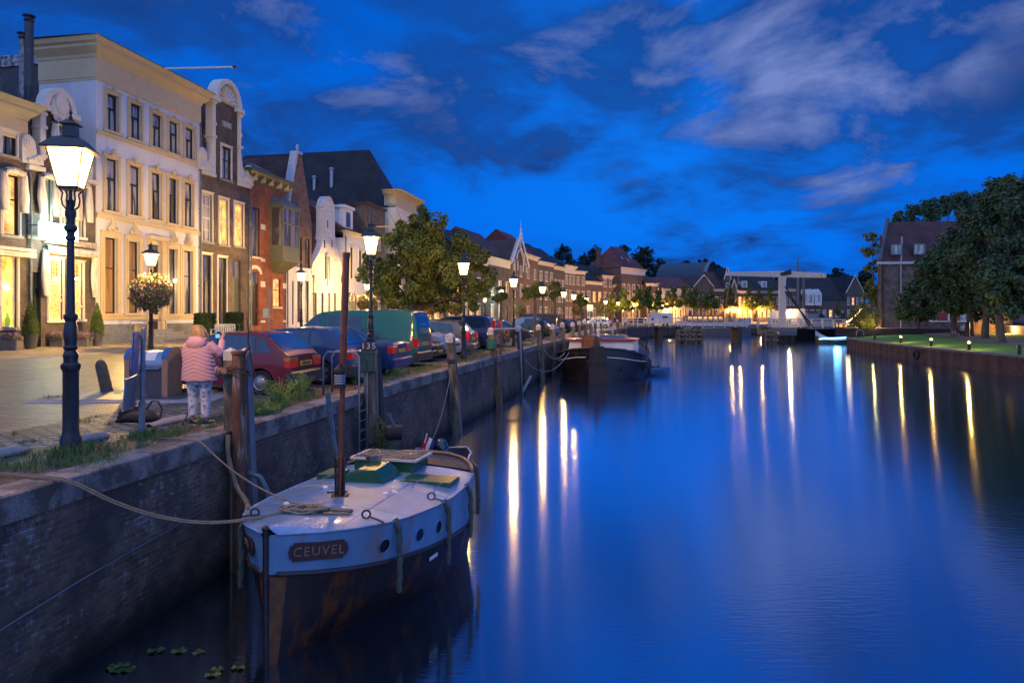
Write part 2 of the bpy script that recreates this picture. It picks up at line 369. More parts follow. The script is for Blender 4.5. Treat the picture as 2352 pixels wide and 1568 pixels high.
def strip(name, t0, t1, mat, n=2, dz=0.0, zf=zg, i0=0, i1=None, pl=QP, **kw):
    m = MB(); rows = []
    for i in range(i0, (i1 or len(pl))):
        r = []
        for j in range(n):
            t = t0 + (t1 - t0) * j / (n - 1); p = offs(pl, i, t); r.append((p.x, p.y, zf(t) + dz))
        rows.append(r)
    m.grid(rows); m.f = [f[::-1] for f in m.f]
    return m.build(name, mat, **kw)
# one ground sheet on the town side, cross-section rising gently to the houses
m = MB(); rows = []
ts = [.30, 2.2, 6, 13.3, 18.8, 40, 120, 700]
for i in range(len(QP)):
    rows.append([(*offs(QP, i, t), (zg(t) if t < 13.2 else .26) - .05) for t in ts])
m.grid(rows); m.f = [f[::-1] for f in m.f]
m.build('ground', SOIL, kind='structure')
IB = 12                       # strips run as far as the bend by the bridge
strip('quay_verge', .38, 1.15, CLINK, 2, .0, i1=IB, kind='structure')
strip('old_sett_strip', 1.15, 3.3, SETTS, 2, .002, i1=IB, kind='structure')
strip('road', 3.3, 13.3, COBBLE, 6, .0, i1=IB, kind='structure')
strip('far_road', .38, 13.3, M('far_paving', (.15,.13,.10), .8), 4, .0, i0=IB-1, kind='structure')
m = MB(); rows = []
for i in range(0, IB + 5):
    rows.append([(*offs(QP, i, t), z) for t, z in ((13.28, .2), (13.28, .385), (13.46, .387), (13.46, .3))])
m.grid(rows); m.f = [f[::-1] for f in m.f]; m.build('kerb', STONE, kind='structure')
strip('pavement', 13.46, 19.4, PAVE, 3, .0, i1=IB+5, kind='structure')
# quay wall: brick face, granite coping stones, a rusty plate
qw = thing('quay_wall', 'dark brick quay wall with granite coping stones along the left side of the canal', 'quay wall')
m = MB(); rows = []
for i in range(len(QP)):
    a = offs(QP, i, .035); b = offs(QP, i, .45)
    rows.append([(*a, -3.0), (*a, -1.4), (*a, -.25), (*b, -.25)])
m.grid(rows); m.build('brick_face', QUAYBR, qw)
m = MB(); ql = resample(QP, 1.12, 200)
for a, b in zip(ql, ql[1:]):
    u = (b - a); ln = u.length; u = u.normalized(); rz = math.atan2(u.y, u.x); mm = Matrix.Translation((a.x, a.y, 0)) @ Matrix.Rotation(rz, 4, 'Z')
    m.T = mm; dz = R.uniform(-.006, .006)
    m.cbox(.004, ln - .004, R.uniform(-.006, .006), .43, -.27, .012 + dz, .018)
m.T = None
m.build('coping', GRANITE, qw)
m = MB(); a = Vector((-5.25, 4.5)); b = Vector((-4.955, 6.25)); u = (b-a).normalized()
m.T = Matrix.Translation((a.x, a.y, 0)) @ Matrix.Rotation(math.atan2(u.y, u.x), 4, 'Z')
m.bx(0, 1.9, -.03, .05, -1.25, -.3); m.T = None
m.build('rusty_plate', M('plate_rust', (.075,.035,.03), .7, var=.4, dirt=(.11,.09,.09), dscale=6, dcut=.62), qw)
# ---------------------------------------------------------------- water
wm, t, b = newmat('canal_water'); t.nodes.remove(b)
out = t.nodes['Material Output']
tcn = t.nodes.new('ShaderNodeTexCoord')
mpw = t.nodes.new('ShaderNodeMapping'); mpw.inputs['Scale'].default_value = (.35, 1.6, 1); t.links.new(tcn.outputs['Object'], mpw.inputs[0])
nz = t.nodes.new('ShaderNodeTexNoise'); nz.inputs['Scale'].default_value = 9; nz.inputs['Detail'].default_value = 3; t.links.new(mpw.outputs[0], nz.inputs['Vector'])
nz2 = t.nodes.new('ShaderNodeTexNoise'); nz2.inputs['Scale'].default_value = .5; nz2.inputs['Detail'].default_value = 3; t.links.new(tcn.outputs['Object'], nz2.inputs['Vector'])
bp = t.nodes.new('ShaderNodeBump'); bp.inputs['Strength'].default_value = .15; bp.inputs['Distance'].default_value = .02
t.links.new(math_n(t, 'ADD', nz.outputs[0], math_n(t, 'MULTIPLY', nz2.outputs[0], 1.5)), bp.inputs['Height'])
gl = t.nodes.new('ShaderNodeBsdfGlossy'); gl.inputs['Roughness'].default_value = .10; gl.inputs['Anisotropy'].default_value = .5; tgv = t.nodes.new('ShaderNodeCombineXYZ'); tgv.inputs[0].default_value = 1; t.links.new(tgv.outputs[0], gl.inputs['Tangent']); gl.inputs['Color'].default_value = (.72,.84,1,1); t.links.new(bp.outputs[0], gl.inputs['Normal'])
df = t.nodes.new('ShaderNodeBsdfDiffuse'); df.inputs['Color'].default_value = (.003,.006,.008,1)
lw = t.nodes.new('ShaderNodeLayerWeight'); lw.inputs['Blend'].default_value = .5
rf = ramp(t, [(0.0, .18), (.35, .33), (.6, .66), (.8, .95), (1.0, 1.0)]); t.links.new(lw.outputs['Facing'], rf.inputs[0])
mx = t.nodes.new('ShaderNodeMixShader'); t.links.new(rf.outputs[0], mx.inputs[0]); t.links.new(df.outputs[0], mx.inputs[1]); t.links.new(gl.outputs[0], mx.inputs[2]); t.links.new(mx.outputs[0], out.inputs[0])
m = MB(); m.add([(-60,-60,WATER),(900,-60,WATER),(900,260,WATER),(-60,260,WATER)], [(0,1,2,3)]); m.build('water', wm, kind='structure')
# ---------------------------------------------------------------- right bank
RP = [Vector(p) for p in ((26,-40),(29.5,-5),(31,20),(31.8,36),(32.2,43),(32.8,52.3),(34.1,60.6),(35.9,69),(38.1,76.9),(38.9,79.6))]
def roff(i, d):
    return offs(RP, i, -d)
def zr(d): return -.80 if d < .3 else (-.72 if d < 2 else (-.45 if d < 12 else (-.12 if d < 30 else .0)))
m = MB(); rows = []
for i in range(len(RP)): rows.append([(*roff(i, d), zr(d)) for d in (.05, 1.5, 5, 16, 40, 500)])
m.grid(rows); m.build('lawn', LAWN, kind='structure')
def right_z(x, y):
    # height of the lawn at a world point (distance to bank line)
    best = 1e9
    for a, b in zip(RP, RP[1:]):
        ab = b - a; k = max(0, min(1, (Vector((x, y)) - a).dot(ab) / ab.length_squared)); d = (Vector((x, y)) - a - ab * k).length
        best = min(best, d)
    ds = (.05, 1.5, 5, 16, 40, 500)
    for p, q in zip(ds, ds[1:]):
        if best <= q: return zr(p) + (zr(q) - zr(p)) * max(0, (best - p) / (q - p))
    return 0
rb = thing('sheet_pile_wall', 'rust brown corrugated sheet pile wall with grey cap along the lawn', 'retaining wall')
m = MB(); rl = resample(RP, .42); rows = []
for i, p in enumerate(rl):
    q = offs(rl, i, (0, 0, -.14, -.14)[i % 4]) if i else p
    rows.append([(*q, -3), (*q, -.86)])
m.grid(rows); m.f = [f[::-1] for f in m.f]
m.build('corrugated_face', M('pile_steel', (.075,.045,.03), .7, .1, .5, nscale=3, bump=.3, dirt=(.03,.025,.02), dscale=2), rb)
m = MB(); rl2 = resample(RP, 2.4)
for a, b in zip(rl2, rl2[1:]):
    u = b - a; m.T = Matrix.Translation((a.x, a.y, 0)) @ Matrix.Rotation(math.atan2(u.y, u.x), 4, 'Z'); m.cbox(.004, u.length - .004, -.24, .07, -.90, -.74, .02)
m.T = None; m.build('cap', M('pile_cap', (.17,.17,.17), .8, var=.35, nscale=4, bump=.3), rb)
# ground behind the bridge on the right, with its own wall down to the water
BR = [Vector(p) for p in ((38.9,79.4),(47.6,97),(53,108),(66,119),(110,128),(500,150))]
m = MB(); rows = [[(*p, .22), (p.x + 700, max(79.4, p.y), .22)] for p in BR]
m.grid(rows); m.build('far_ground', SOIL, kind='structure')
m = MB()
for a, b in zip(BR, BR[1:]): m.add([(*a,-3),(*b,-3),(*b,.26),(*a,.26)], [(0,1,2,3)])
a = Vector((38.9,79.4)); b = Vector((60,79.4)); m.add([(*a,-3),(*b,-3),(*b,.26),(*a,.26)], [(3,2,1,0)])
m.add([(38.7,79.2,.262),(39.8,79.2,.262),(48.6,97,.262),(47.5,97,.262)],[(0,1,2,3)])
m.build('bridge_abutment', brickmat('abutment_brick', (.06,.05,.045), (.09,.07,.06), (.04,.04,.04), stain=(.03,.03,.03)), label='dark brick abutment and retaining wall carrying the right end of the drawbridge', cat='abutment')
# gravel path across the lawn
m = MB(); pts = [(2018,757.5,1.2),(2083,761,1.2),(2134,765,1.3),(2185,770.5,1.6),(2262,778,1.8),(2313,784,1.6),(2365,788,1.5),(2500,800,1.5)]
L_ = []; Rr = []
for px, py, w in pts:
    P = gp(px, py, -.33); L_.append(P); 
rows = []
for i, (p, (px, py, w)) in enumerate(zip(L_, pts)):
    a = L_[max(0, i-1)]; b2 = L_[min(len(L_)-1, i+1)]; u = (b2 - a).xy.normalized(); n_ = Vector((-u.y, u.x))
    q0 = p.xy - n_ * w; q1 = p.xy + n_ * w
    rows.append([(q.x, q.y, right_z(q.x, q.y) + .03) for q in (q0, p.xy, q1)])
m.grid(rows); m.build('path', M('path_gravel', (.17,.12,.09), .95, var=.25, nscale=4, bump=.4), kind='structure')
# ---------------------------------------------------------------- street lamps
gm, t, b = newmat('lamp_glass'); t.nodes.remove(b)
e = t.nodes.new('ShaderNodeEmission'); e.inputs[0].default_value = (1,.66,.17,1); e.inputs[1].default_value = 5
tr = t.nodes.new('ShaderNodeBsdfTransparent'); tr.inputs[0].default_value = (.95,.9,.8,1)
ad = t.nodes.new('ShaderNodeAddShader'); t.links.new(e.outputs[0], ad.inputs[0]); t.links.new(tr.outputs[0], ad.inputs[1]); t.links.new(ad.outputs[0], t.nodes['Material Output'].inputs[0])
BULB = emat('lamp_bulb', (1,.78,.42), 60)
def lantern(root, z0, k=1.0):
    """square tapering lantern with roof, four panes, bulb; z0 = bottom of glass"""
    m = MB(); b_, t_, h = .145*k, .262*k, .49*k
    for sx in (-1, 1):
        for sy in (-1, 1): m.tube([(sx*b_, sy*b_, z0), (sx*t_, sy*t_, z0+h)], .012*k, 4)
    for z, r in ((z0, b_), (z0+h, t_)):
        for sx in (-1, 1): m.box((sx*r, 0, z), (.026*k, 2*r+.02, .022*k)); m.box((0, sx*r, z), (2*r+.02, .026*k, .022*k))
    m.bx(-b_*.9, b_*.9, -b_*.9, b_*.9, z0-.03*k, z0-.005)
    m.build('lantern_frame', IRON, root)
    m = MB(); g = .008
    m.add([(-b_+g,-b_+g,z0),(b_-g,-b_+g,z0),(b_-g,b_-g,z0),(-b_+g,b_-g,z0),(-t_+g,-t_+g,z0+h),(t_-g,-t_+g,z0+h),(t_-g,t_-g,z0+h),(-t_+g,t_-g,z0+h)], [(0,1,5,4),(1,2,6,5),(2,3,7,6),(3,0,4,7)])
    m.build('lantern_glass', gm, root)
    m = MB(); m.ball((0,0,z0+h*.5), .055*k, 8, 6, (1,1,1.5)); m.build('bulb', BULB, root, smooth=True)
    m = MB(); q = PI/4; s2 = math.sqrt(2)
    m.lathe([(.335*k*s2, z0+h-.02*k), (.34*k*s2, z0+h+.0), (.20*k*s2, z0+h+.13*k), (.095*k*s2, z0+h+.17*k), (.09*k*s2, z0+h+.31*k), (.135*k*s2, z0+h+.32*k), (.13*k*s2, z0+h+.335*k), (.03*k, z0+h+.40*k)], 4, rot=q)
    m.lathe([(.02*k, z0+h+.39*k), (.035*k, z0+h+.42*k), (.012*k, z0+h+.45*k), (.03*k, z0+h+.48*k), (.004, z0+h+.52*k)], 8)
    m.build('lantern_roof', IRON, root)
def quay_lamp(label, loc, power=900, group='cast iron lamps along the quay', col=(1,.52,.12)):
    root = thing('street_lamp', label, 'street lamp', loc, .06, group)
    m = MB()
    m.lathe([(.155,0),(.155,.16),(.125,.22),(.118,.25),(.115,1.03),(.13,1.06)], 8, rot=PI/8)
    m.lathe([(.13,1.05),(.145,1.08),(.145,1.12),(.10,1.15),(.105,1.2),(.115,1.24),(.085,1.3),(.11,1.34),(.085,1.37),(.095,1.42),(.105,1.5),(.10,1.6),(.08,1.68),(.105,1.72),(.105,1.76),(.07,1.78)], 14)
    m.build('base', IRON, root, smooth='auto')
    m = MB()
    m.lathe([(.066,1.75),(.062,2.1),(.056,2.55),(.055,2.72),(.075,2.74),(.075,2.77),(.055,2.79),(.06,2.83),(.095,2.86),(.10,2.90),(.065,2.93),(.06,3.0),(.085,3.04),(.085,3.1),(.05,3.14),(.055,3.2),(.075,3.24)], 12)
    m.build('pole', IRON, root, smooth='auto')
    m = MB()
    for j in range(4):
        a = PI/4 + j*PI/2; c, s_ = math.cos(a), math.sin(a)
        m.tube([(c*.05,s_*.05,3.12),(c*.12,s_*.12,3.17),(c*.14,s_*.14,3.25),(c*.12,s_*.12,3.33),(c*.19,s_*.19,3.4)], .014, 5)
    m.lathe([(.03,3.15),(.05,3.22),(.02,3.28),(.02,3.4)], 8); m.build('bracket', IRON, root)
    lantern(root, 3.405)
    light('lamp_light', (0,0,3.66), power, col, .07, root)
    root.scale = (.79, .79, 1)
    return root
lamp_px = [('nearest tall black street lamp on the quay, with a thick octagonal base', 163, 8.85, -5.72),
 ('street lamp standing behind the post numbered 135, in front of the green van', 852, 18.6, None),
 ('street lamp on the quay verge in front of the leafy tree, beside the grey car', 1065, 27.8, None),
 ('street lamp on the quay verge beside the bent grey pipe', 1179.7, 39.6, None),
 ('street lamp on the verge by the dark green hatchback', 1246, 50.5, None),
 ('street lamp standing left of the closely set pair over the barge', 1295, 61.4, None),
 ('street lamp that is the right one of the closely set pair over the barge', 1317.6, 69.3, None),
 ('street lamp over the right end of the barge wheelhouse', 1347, 82.8, None),
 ('street lamp on the quay above the far mooring posts, near the parked white cars', 1391, 98, None),
 ('street lamp near the left end of the white bridge railing, by the first white car', 1420, 108, None)]
lamp0 = None
for lab, px, Y, X in lamp_px:
    X = (px - 1176) / F * Y if X is None else X
    if lamp0 is None: lamp0 = quay_lamp(lab, (X, Y, 0)); lamp0.rotation_euler[2] = .22
    else: copy_tree(lamp0, (X, Y, 0), label=lab)
FARL = bpy.data.lights.new('far_lamp_light', 'POINT'); FARL.energy = 3200; FARL.color = (1,.48,.10); FARL.shadow_soft_size = .25
far_l = [(1456.6,700.4,'above the left end of the bridge railing'),(1497,703.5,'above the white motorhome'),(1539,708,'just right of the white motorhome'),(1601,707.4,'seen behind the ship moored past the bridge, over its left end'),(1632.6,708.3,'behind the wheelhouse of the ship moored past the bridge'),(1680,711,'above the bow of the ship moored past the bridge'),(1700,710.6,'first to the right of the moored ship beyond the bridge'),(1750,712,'just left of the white drawbridge tower')]
for px, py, w in far_l:
    Y = 124 if px < 1460 else (138 if px < 1500 else (146 if px < 1545 else 153)); zz = EYE - (py - 725) / F * Y
    c_ = copy_tree(lamp0, (*at(px, 725, Y).xy, zg(3) ), label='far street lamp ' + w, scale=(zz/3.65*.85, zz/3.65*.85, zz/3.65))
    for ch in c_.children:
        if ch.type == 'LIGHT': ch.data = FARL
# lamps on the pavement in front of the houses
def mk_house_lamp(lab, px, Y, zb=.38, power=4700):
    X = (px - 1176) / F * Y
    r = quay_lamp(lab, (X, Y, zb), power, 'lamps on the pavement by the houses', (1,.62,.19)); return r
hl = mk_house_lamp('pavement lamp with a big hanging ball of flowers, before the white house', 347, 27.8)
copy_tree(hl, (*at(692, 0, 40.3).xy, .38), label='pavement lamp in front of the low white ground floor of the brown gabled house')
copy_tree(hl, (*at(843, 0, 54).xy, .38), label='pavement lamp behind the copper coloured mast, over the green van')
copy_tree(hl, (*at(1113.6, 0, 72).xy, .38), label='pavement lamp right of the leafy tree, left of the blue lit shop sign', scale=(.7,.7,.82))
copy_tree(hl, (*at(1330, 0, 96).xy, .3), label='low pavement lamp under the closely set pair of quay lamps', scale=(.7,.7,.85))
copy_tree(hl, (*at(1393, 0, 112).xy, .3), label='pavement lamp right behind another lamp near the white cars', scale=(.7,.7,.85))
# ---------------------------------------------------------------- houses: shared builders
def tilemat(name, c, c2, w=.24, h=.30):
    if name in MATS: return MATS[name]
    m, t, b = newmat(name); tcn = t.nodes.new('ShaderNodeTexCoord'); s = t.nodes.new('ShaderNodeSeparateXYZ'); t.links.new(tcn.outputs['Object'], s.inputs[0])
    cc = t.nodes.new('ShaderNodeCombineXYZ'); g = t.nodes.new('ShaderNodeNewGeometry')
    # along-roof axis: pick x or y by which way the object-space normal leans
    t.links.new(math_n(t, 'ADD', s.outputs[0], s.outputs[1]), cc.inputs[0]); t.links.new(math_n(t, 'MULTIPLY', s.outputs[2], 1.25), cc.inputs[1])
    br = t.nodes.new('ShaderNodeTexBrick'); br.offset = 0; br.inputs['Scale'].default_value = 1; br.inputs['Brick Width'].default_value = w; br.inputs['Row Height'].default_value = h; br.inputs['Mortar Size'].default_value = .025; br.inputs['Mortar Smooth'].default_value = 1
    br.inputs['Color1'].default_value = (*c, 1); br.inputs['Color2'].default_value = (*c2, 1); br.inputs['Mortar'].default_value = (*[x * .35 for x in c], 1)
    t.links.new(cc.outputs[0], br.inputs['Vector'])
    n = t.nodes.new('ShaderNodeTexNoise'); n.inputs['Scale'].default_value = .8; n.inputs['Detail'].default_value = 8; t.links.new(tcn.outputs['Object'], n.inputs['Vector']); r = ramp(t, [(.3, .6), (.7, 1.3)]); t.links.new(n.outputs[0], r.inputs[0])
    t.links.new(mixc(t, 1, br.outputs['Color'], r.outputs[0], 'MULTIPLY'), b.inputs['Base Color']); b.inputs['Roughness'].default_value = .6; b.inputs['Specular IOR Level'].default_value = .3
    bp = t.nodes.new('ShaderNodeBump'); bp.inputs['Strength'].default_value = .9; bp.inputs['Distance'].default_value = .04; bp.invert = True; t.links.new(br.outputs['Fac'], bp.inputs['Height']); t.links.new(bp.outputs[0], b.inputs['Normal'])
    return m
BR_DK = brickmat('dark_brick', (.085,.055,.045), (.13,.085,.065), (.17,.15,.13), stain=(.06,.045,.04))
BR_BR = brickmat('brown_brick', (.17,.085,.06), (.23,.12,.085), (.16,.14,.12))
BR_RED = brickmat('red_brick', (.33,.085,.035), (.40,.11,.05), (.22,.12,.08))
BR_GR = brickmat('grey_brown_brick', (.11,.095,.08), (.15,.13,.11), (.10,.09,.08))
STUCW = M('white_stucco', (.62,.62,.64), .75, var=.10, nscale=1.4, bump=.10, dirt=(.50,.49,.48), dscale=1.1, dcut=.60, streak=True)
STUCS = brickmat('scored_white_stucco', (.66,.63,.59), (.69,.66,.61), (.42,.40,.38), w=.75, h=.42, ms=.012, rough=.75, bump=.25)
TL_DK = tilemat('dark_roof_tiles', (.022,.024,.028), (.032,.033,.036))
TL_RD = tilemat('red_roof_tiles', (.15,.045,.035), (.20,.06,.045))
TL_BR = tilemat('brown_roof_tiles', (.08,.042,.036), (.11,.055,.045))
TL_MR = tilemat('mottled_red_tiles', (.19,.06,.045), (.11,.04,.045), .3, .34)
LEAD = M('grey_lead', (.14,.17,.19), .5, .3, .25, nscale=3)
SASH = M('dark_sash_paint', (.02,.017,.015), .4)
SASHW = M('white_sash_paint', (.66,.64,.58), .5, var=.05)
SASHR = M('dark_red_sash_paint', (.05,.008,.01), .4)
TRIMC = M('cream_trim', (.58,.45,.25), .6, var=.08, nscale=2)
TRIMW = M('pale_trim', (.66,.60,.50), .6, var=.08, nscale=2)
def glassmat(name, curtain, dark, scale=3.0, emis=None, es=0.0, split=.5, rough=.04):
    if name in MATS: return MATS[name]
    m, t, b = newmat(name); tcn = t.nodes.new('ShaderNodeTexCoord')
    mp = t.nodes.new('ShaderNodeMapping'); mp.inputs['Scale'].default_value = (scale, scale, .35); t.links.new(tcn.outputs['Object'], mp.inputs[0])
    n = t.nodes.new('ShaderNodeTexNoise'); n.inputs['Scale'].default_value = 1; n.inputs['Detail'].default_value = 3; t.links.new(mp.outputs[0], n.inputs['Vector'])
    r = ramp(t, [(split - .04, dark), (split + .04, curtain)]); t.links.new(n.outputs[0], r.inputs[0])
    t.links.new(r.outputs[0], b.inputs['Base Color']); b.inputs['Roughness'].default_value = .6; b.inputs['Specular IOR Level'].default_value = .3
    b.inputs['Coat Weight'].default_value = 1; b.inputs['Coat Roughness'].default_value = rough; b.inputs['Coat IOR'].default_value = 2.1
    if emis:
        n2 = t.nodes.new('ShaderNodeTexNoise'); n2.inputs['Scale'].default_value = 2.2; n2.inputs['Detail'].default_value = 4; t.links.new(tcn.outputs['Object'], n2.inputs['Vector'])
        r2 = ramp(t, [(.3, tuple(c * .25 for c in emis)), (.5, emis), (.68, tuple(min(1, c * 1.3 + .1) for c in emis))]); t.links.new(n2.outputs[0], r2.inputs[0])
        t.links.new(r2.outputs[0], b.inputs['Emission Color']); b.inputs['Emission Strength'].default_value = es
    return m
G_DARK = glassmat('dark_window_glass', (.16,.15,.15), (.03,.035,.045))
G_CURT = glassmat('curtained_window_glass', (.42,.40,.37), (.05,.055,.07), split=.47)
G_GOLD = glassmat('shuttered_gold_window', (.42,.24,.08), (.30,.16,.05), split=.5)
G_LIT = glassmat('lit_window_glass', (.3,.2,.1), (.1,.06,.03), emis=(1,.33,.03), es=1.9)
G_LITW = glassmat('softly_lit_window_glass', (.3,.2,.1), (.1,.06,.03), emis=(1,.46,.12), es=1.2)
G_SHOP = glassmat('bright_shop_window', (.4,.3,.1), (.2,.12,.04), emis=(1,.50,.09), es=1.6)
GL = {'d': G_DARK, 'c': G_CURT, 'g': G_GOLD, 'l': G_LIT, 'w': G_LITW, 's': G_SHOP}
def window(root, x0, x1, z0, z1, g='d', sash=None, sur=None, surw=.0, rec=.13, bars='T', sill=None, arch=0, y=0.0, name='window', simple=False):
    """window in an opening of the wall y=0: frame, sash bars, pane; optional surround proud of the wall"""
    sash = sash or SASH; m = MB(); fw = min(.07, (x1-x0)*.09)
    a, b = y + rec - .05, y + rec + .02
    m.bx(x0, x0+fw, a, b, z0, z1); m.bx(x1-fw, x1, a, b, z0, z1); m.bx(x0+fw, x1-fw, a, b, z0, z0+fw); m.bx(x0+fw, x1-fw, a, b, z1-fw, z1)
    w, h = x1-x0, z1-z0; c = (x0+x1)/2; e = .022
    if bars == 'T':      # upper light, two lower casements
        zt = z0 + h*.62; m.bx(x0+fw, x1-fw, a-.01, b-.01, zt-.045, zt+.045); m.bx(c-e, c+e, a+.005, b-.02, z0+fw, zt-.045)
    elif bars == 'X':    # small panes
        nx = 2 if w < 1.3 else 3; nz = 4 if h > 1.6 else 2
        for i in range(1, nx): m.bx(x0+w*i/nx-e*.7, x0+w*i/nx+e*.7, a+.01, b-.02, z0+fw, z1-fw)
        for i in range(1, nz):
            q = .035 if i*2 == nz else e*.7; m.bx(x0+fw, x1-fw, a+.012, b-.022, z0+h*i/nz-q, z0+h*i/nz+q)
    elif bars == '+':
        m.bx(c-e, c+e, a+.01, b-.02, z0+fw, z1-fw); m.bx(x0+fw, x1-fw, a, b-.01, z0+h*.6-.03, z0+h*.6+.03)
    elif bars == '|': m.bx(c-e, c+e, a+.01, b-.02, z0+fw, z1-fw)
    elif bars == '-': m.bx(x0+fw, x1-fw, a+.01, b-.02, z0+h*.6-.035, z0+h*.6+.035)
    f = m.build(name, sash, root)
    p = MB(); p.add([(x0+.01, y+rec, z0+.01), (x1-.01, y+rec, z0+.01), (x1-.01, y+rec, z1-.01), (x0+.01, y+rec, z1-.01)], [(0,1,2,3)])
    p.build('pane', GL[g] if isinstance(g, str) else g, f)
    if sur:
        s = MB(); q = surw; d = -.055
        s.bx(x0-q, x0, y+d, y+.03, z0-.0, z1+q); s.bx(x1, x1+q, y+d, y+.03, z0-.0, z1+q); s.bx(x0, x1, y+d, y+.03, z1, z1+q)
        s.bx(x0-q-.03, x1+q+.03, y+d-.05, y+.02, z1+q, z1+q+.05); 
        s.bx(x0-q*.45, x0-.01, y+d-.025, y+d, z0, z1+q*.45); s.bx(x1+.01, x1+q*.45, y+d-.025, y+d, z0, z1+q*.45)
        s.build('surround', sur, f)
    if sill is not None:
        s = MB(); s.bx(x0-surw-.06, x1+surw+.06, y-.11, y+.10, z0-.11, z0+.004); s.build('sill', sill, f)
    return f
def wall_grid(m, x0, x1, z0, z1, holes, y=0.0, rev=.16):
    xs = sorted({x0, x1, *[v for h in holes for v in h[:2] if x0 < v < x1]}); zs = sorted({z0, z1, *[v for h in holes for v in h[2:4] if z0 < v < z1]})
    for i in range(len(xs)-1):
        for j in range(len(zs)-1):
            a, b, c, d = xs[i], xs[i+1], zs[j], zs[j+1]; cx, cz = (a+b)/2, (c+d)/2
            if any(h[0] < cx < h[1] and h[2] < cz < h[3] for h in holes): continue
            m.add([(a,y,c),(b,y,c),(b,y,d),(a,y,d)], [(0,1,2,3)])
    for h in holes:
        a, b, c, d = h[:4]
        m.add([(a,y,c),(a,y+rev,c),(a,y+rev,d),(a,y,d)], [(0,1,2,3)]); m.add([(b,y,c),(b,y+rev,c),(b,y+rev,d),(b,y,d)], [(3,2,1,0)])
        m.add([(a,y,c),(b,y,c),(b,y+rev,c),(a,y+rev,c)], [(0,1,2,3)]); m.add([(a,y,d),(b,y,d),(b,y+rev,d),(a,y+rev,d)], [(3,2,1,0)])
def shell(m, w, d, z0, z1, y0=0.0):
    """two side walls and back wall"""
    m.add([(0,y0,z0),(0,d,z0),(0,d,z1),(0,y0,z1)], [(3,2,1,0)]); m.add([(w,y0,z0),(w,d,z0),(w,d,z1),(w,y0,z1)], [(0,1,2,3)]); m.add([(0,d,z0),(w,d,z0),(w,d,z1),(0,d,z1)], [(3,2,1,0)])
def cornice(root, w, z0, z1, out, mat, side=0.0, x0=0.0, prof=None, name='cornice'):
    """moulded cornice along the front between z0 and z1, growing outwards; returns round the left side for `side` metres"""
    h = z1-z0
    pr = prof or [(.0,0),(.04,0),(.04,.05),(.08,.07),(.08,.55),(.14,.58),(.18,.64),(.55,.78),(.60,.80),(.60,.86),(.80,.90),(.90,.97),(.94,1.0),(0,1.0)]
    pts = [(o*out, z0+q*h) for o, q in pr]; m = MB(); rows = []
    for o, z in pts:
        r = []
        if side: r.append((x0-o, side, z))
        r += [(x0-o, -o, z), (x0+w+o, -o, z)]
        if side: r.append((x0+w+o, side, z))
        else: r = [(x0-o*.6, .05, z)] + r + [(x0+w+o, .05, z)]
        rows.append(r)
    m.grid(rows)
    m.add([rows[0][i] for i in range(len(rows[0]))] , []); 
    zt = z1 + .003
    m.add([(x0-out, side or .05, zt), (x0-out, -out, zt), (x0+w+out, -out, zt), (x0+w+out, side or .05, zt)], [(0,1,2,3)])
    return m.build(name, mat, root)
def gable_roof(m, w, d, z, rh, y0=0.0, ov=.12, axis='y', hip0=0.0, hip1=0.0, th=.0):
    """ridge along axis; hip0/hip1 pull the ridge ends in"""
    if axis == 'y':
        a, b = -ov, w+ov; r0, r1 = (w/2, y0+hip0, z+rh), (w/2, d-hip1, z+rh); f0, f1 = y0-(ov if hip0 else 0), d+ov
        vs = [(a,f0,z),(b,f0,z),(b,f1,z),(a,f1,z), r0, r1]
        m.add(vs, [(1,2,5,4),(3,0,4,5),(0,1,4),(2,3,5)])
    else:
        a, b = -ov*(1 if hip0 else 0), w+ov*(1 if hip1 else 0); f0, f1 = y0-ov, d+ov; c = (f0+f1)/2
        vs = [(a,f0,z),(b,f0,z),(b,f1,z),(a,f1,z),(a+hip0,c,z+rh),(b-hip1,c,z+rh)]
        m.add(vs, [(0,1,5,4),(2,3,4,5),(3,0,4),(1,2,5)])
def chimney(root, x, y, z0, z1, s=.6, mat=None, parent=None, pots=1):
    m = MB(); m.bx(x-s/2, x+s/2, y-s/2, y+s/2, z0, z1); m.bx(x-s/2-.06, x+s/2+.06, y-s/2-.06, y+s/2+.06, z1-.2, z1-.08); m.bx(x-s/2+.05, x+s/2-.05, y-s/2+.05, y+s/2-.05, z1, z1+.08)
    for i in range(pots): m.lathe([(.10,0),(.08,.25),(.10,.28)], 8, (x + (i-(pots-1)/2)*.26, y, z1+.08))
    return m.build('chimney', mat or BR_DK, parent or root)
def door(root, x0, x1, z0, z1, mat, y=0.0, light_=True):
    m = MB(); r = y+.14; m.bx(x0, x1, r, r+.05, z0, z1); w = x1-x0; h = z1-z0
    zt = z0 + h*(.78 if light_ else 1)
    for i in range(2):
        for (a, b) in ((.08,.42), (.5,.92)): m.bx(x0+w*(.1+.45*i), x0+w*(.45+.45*i), r-.02, r, z0+(zt-z0)*a, z0+(zt-z0)*b)
    if light_: m.bx(x0, x1, r-.03, r, zt-.05, zt)
    o = m.build('door', mat, root)
    k = MB(); k.ball((x0+w*.86, r-.05, z0+1.0), .035, 6, 5); k.build('handle', M('brass', (.5,.35,.12), .3, .8), o)
    if light_:
        p = MB(); p.add([(x0+.05,r-.006,zt+.03),(x1-.05,r-.006,zt+.03),(x1-.05,r-.006,z1-.04),(x0+.05,r-.006,z1-.04)],[(0,1,2,3)]); p.build('pane', G_DARK, o)
    return o
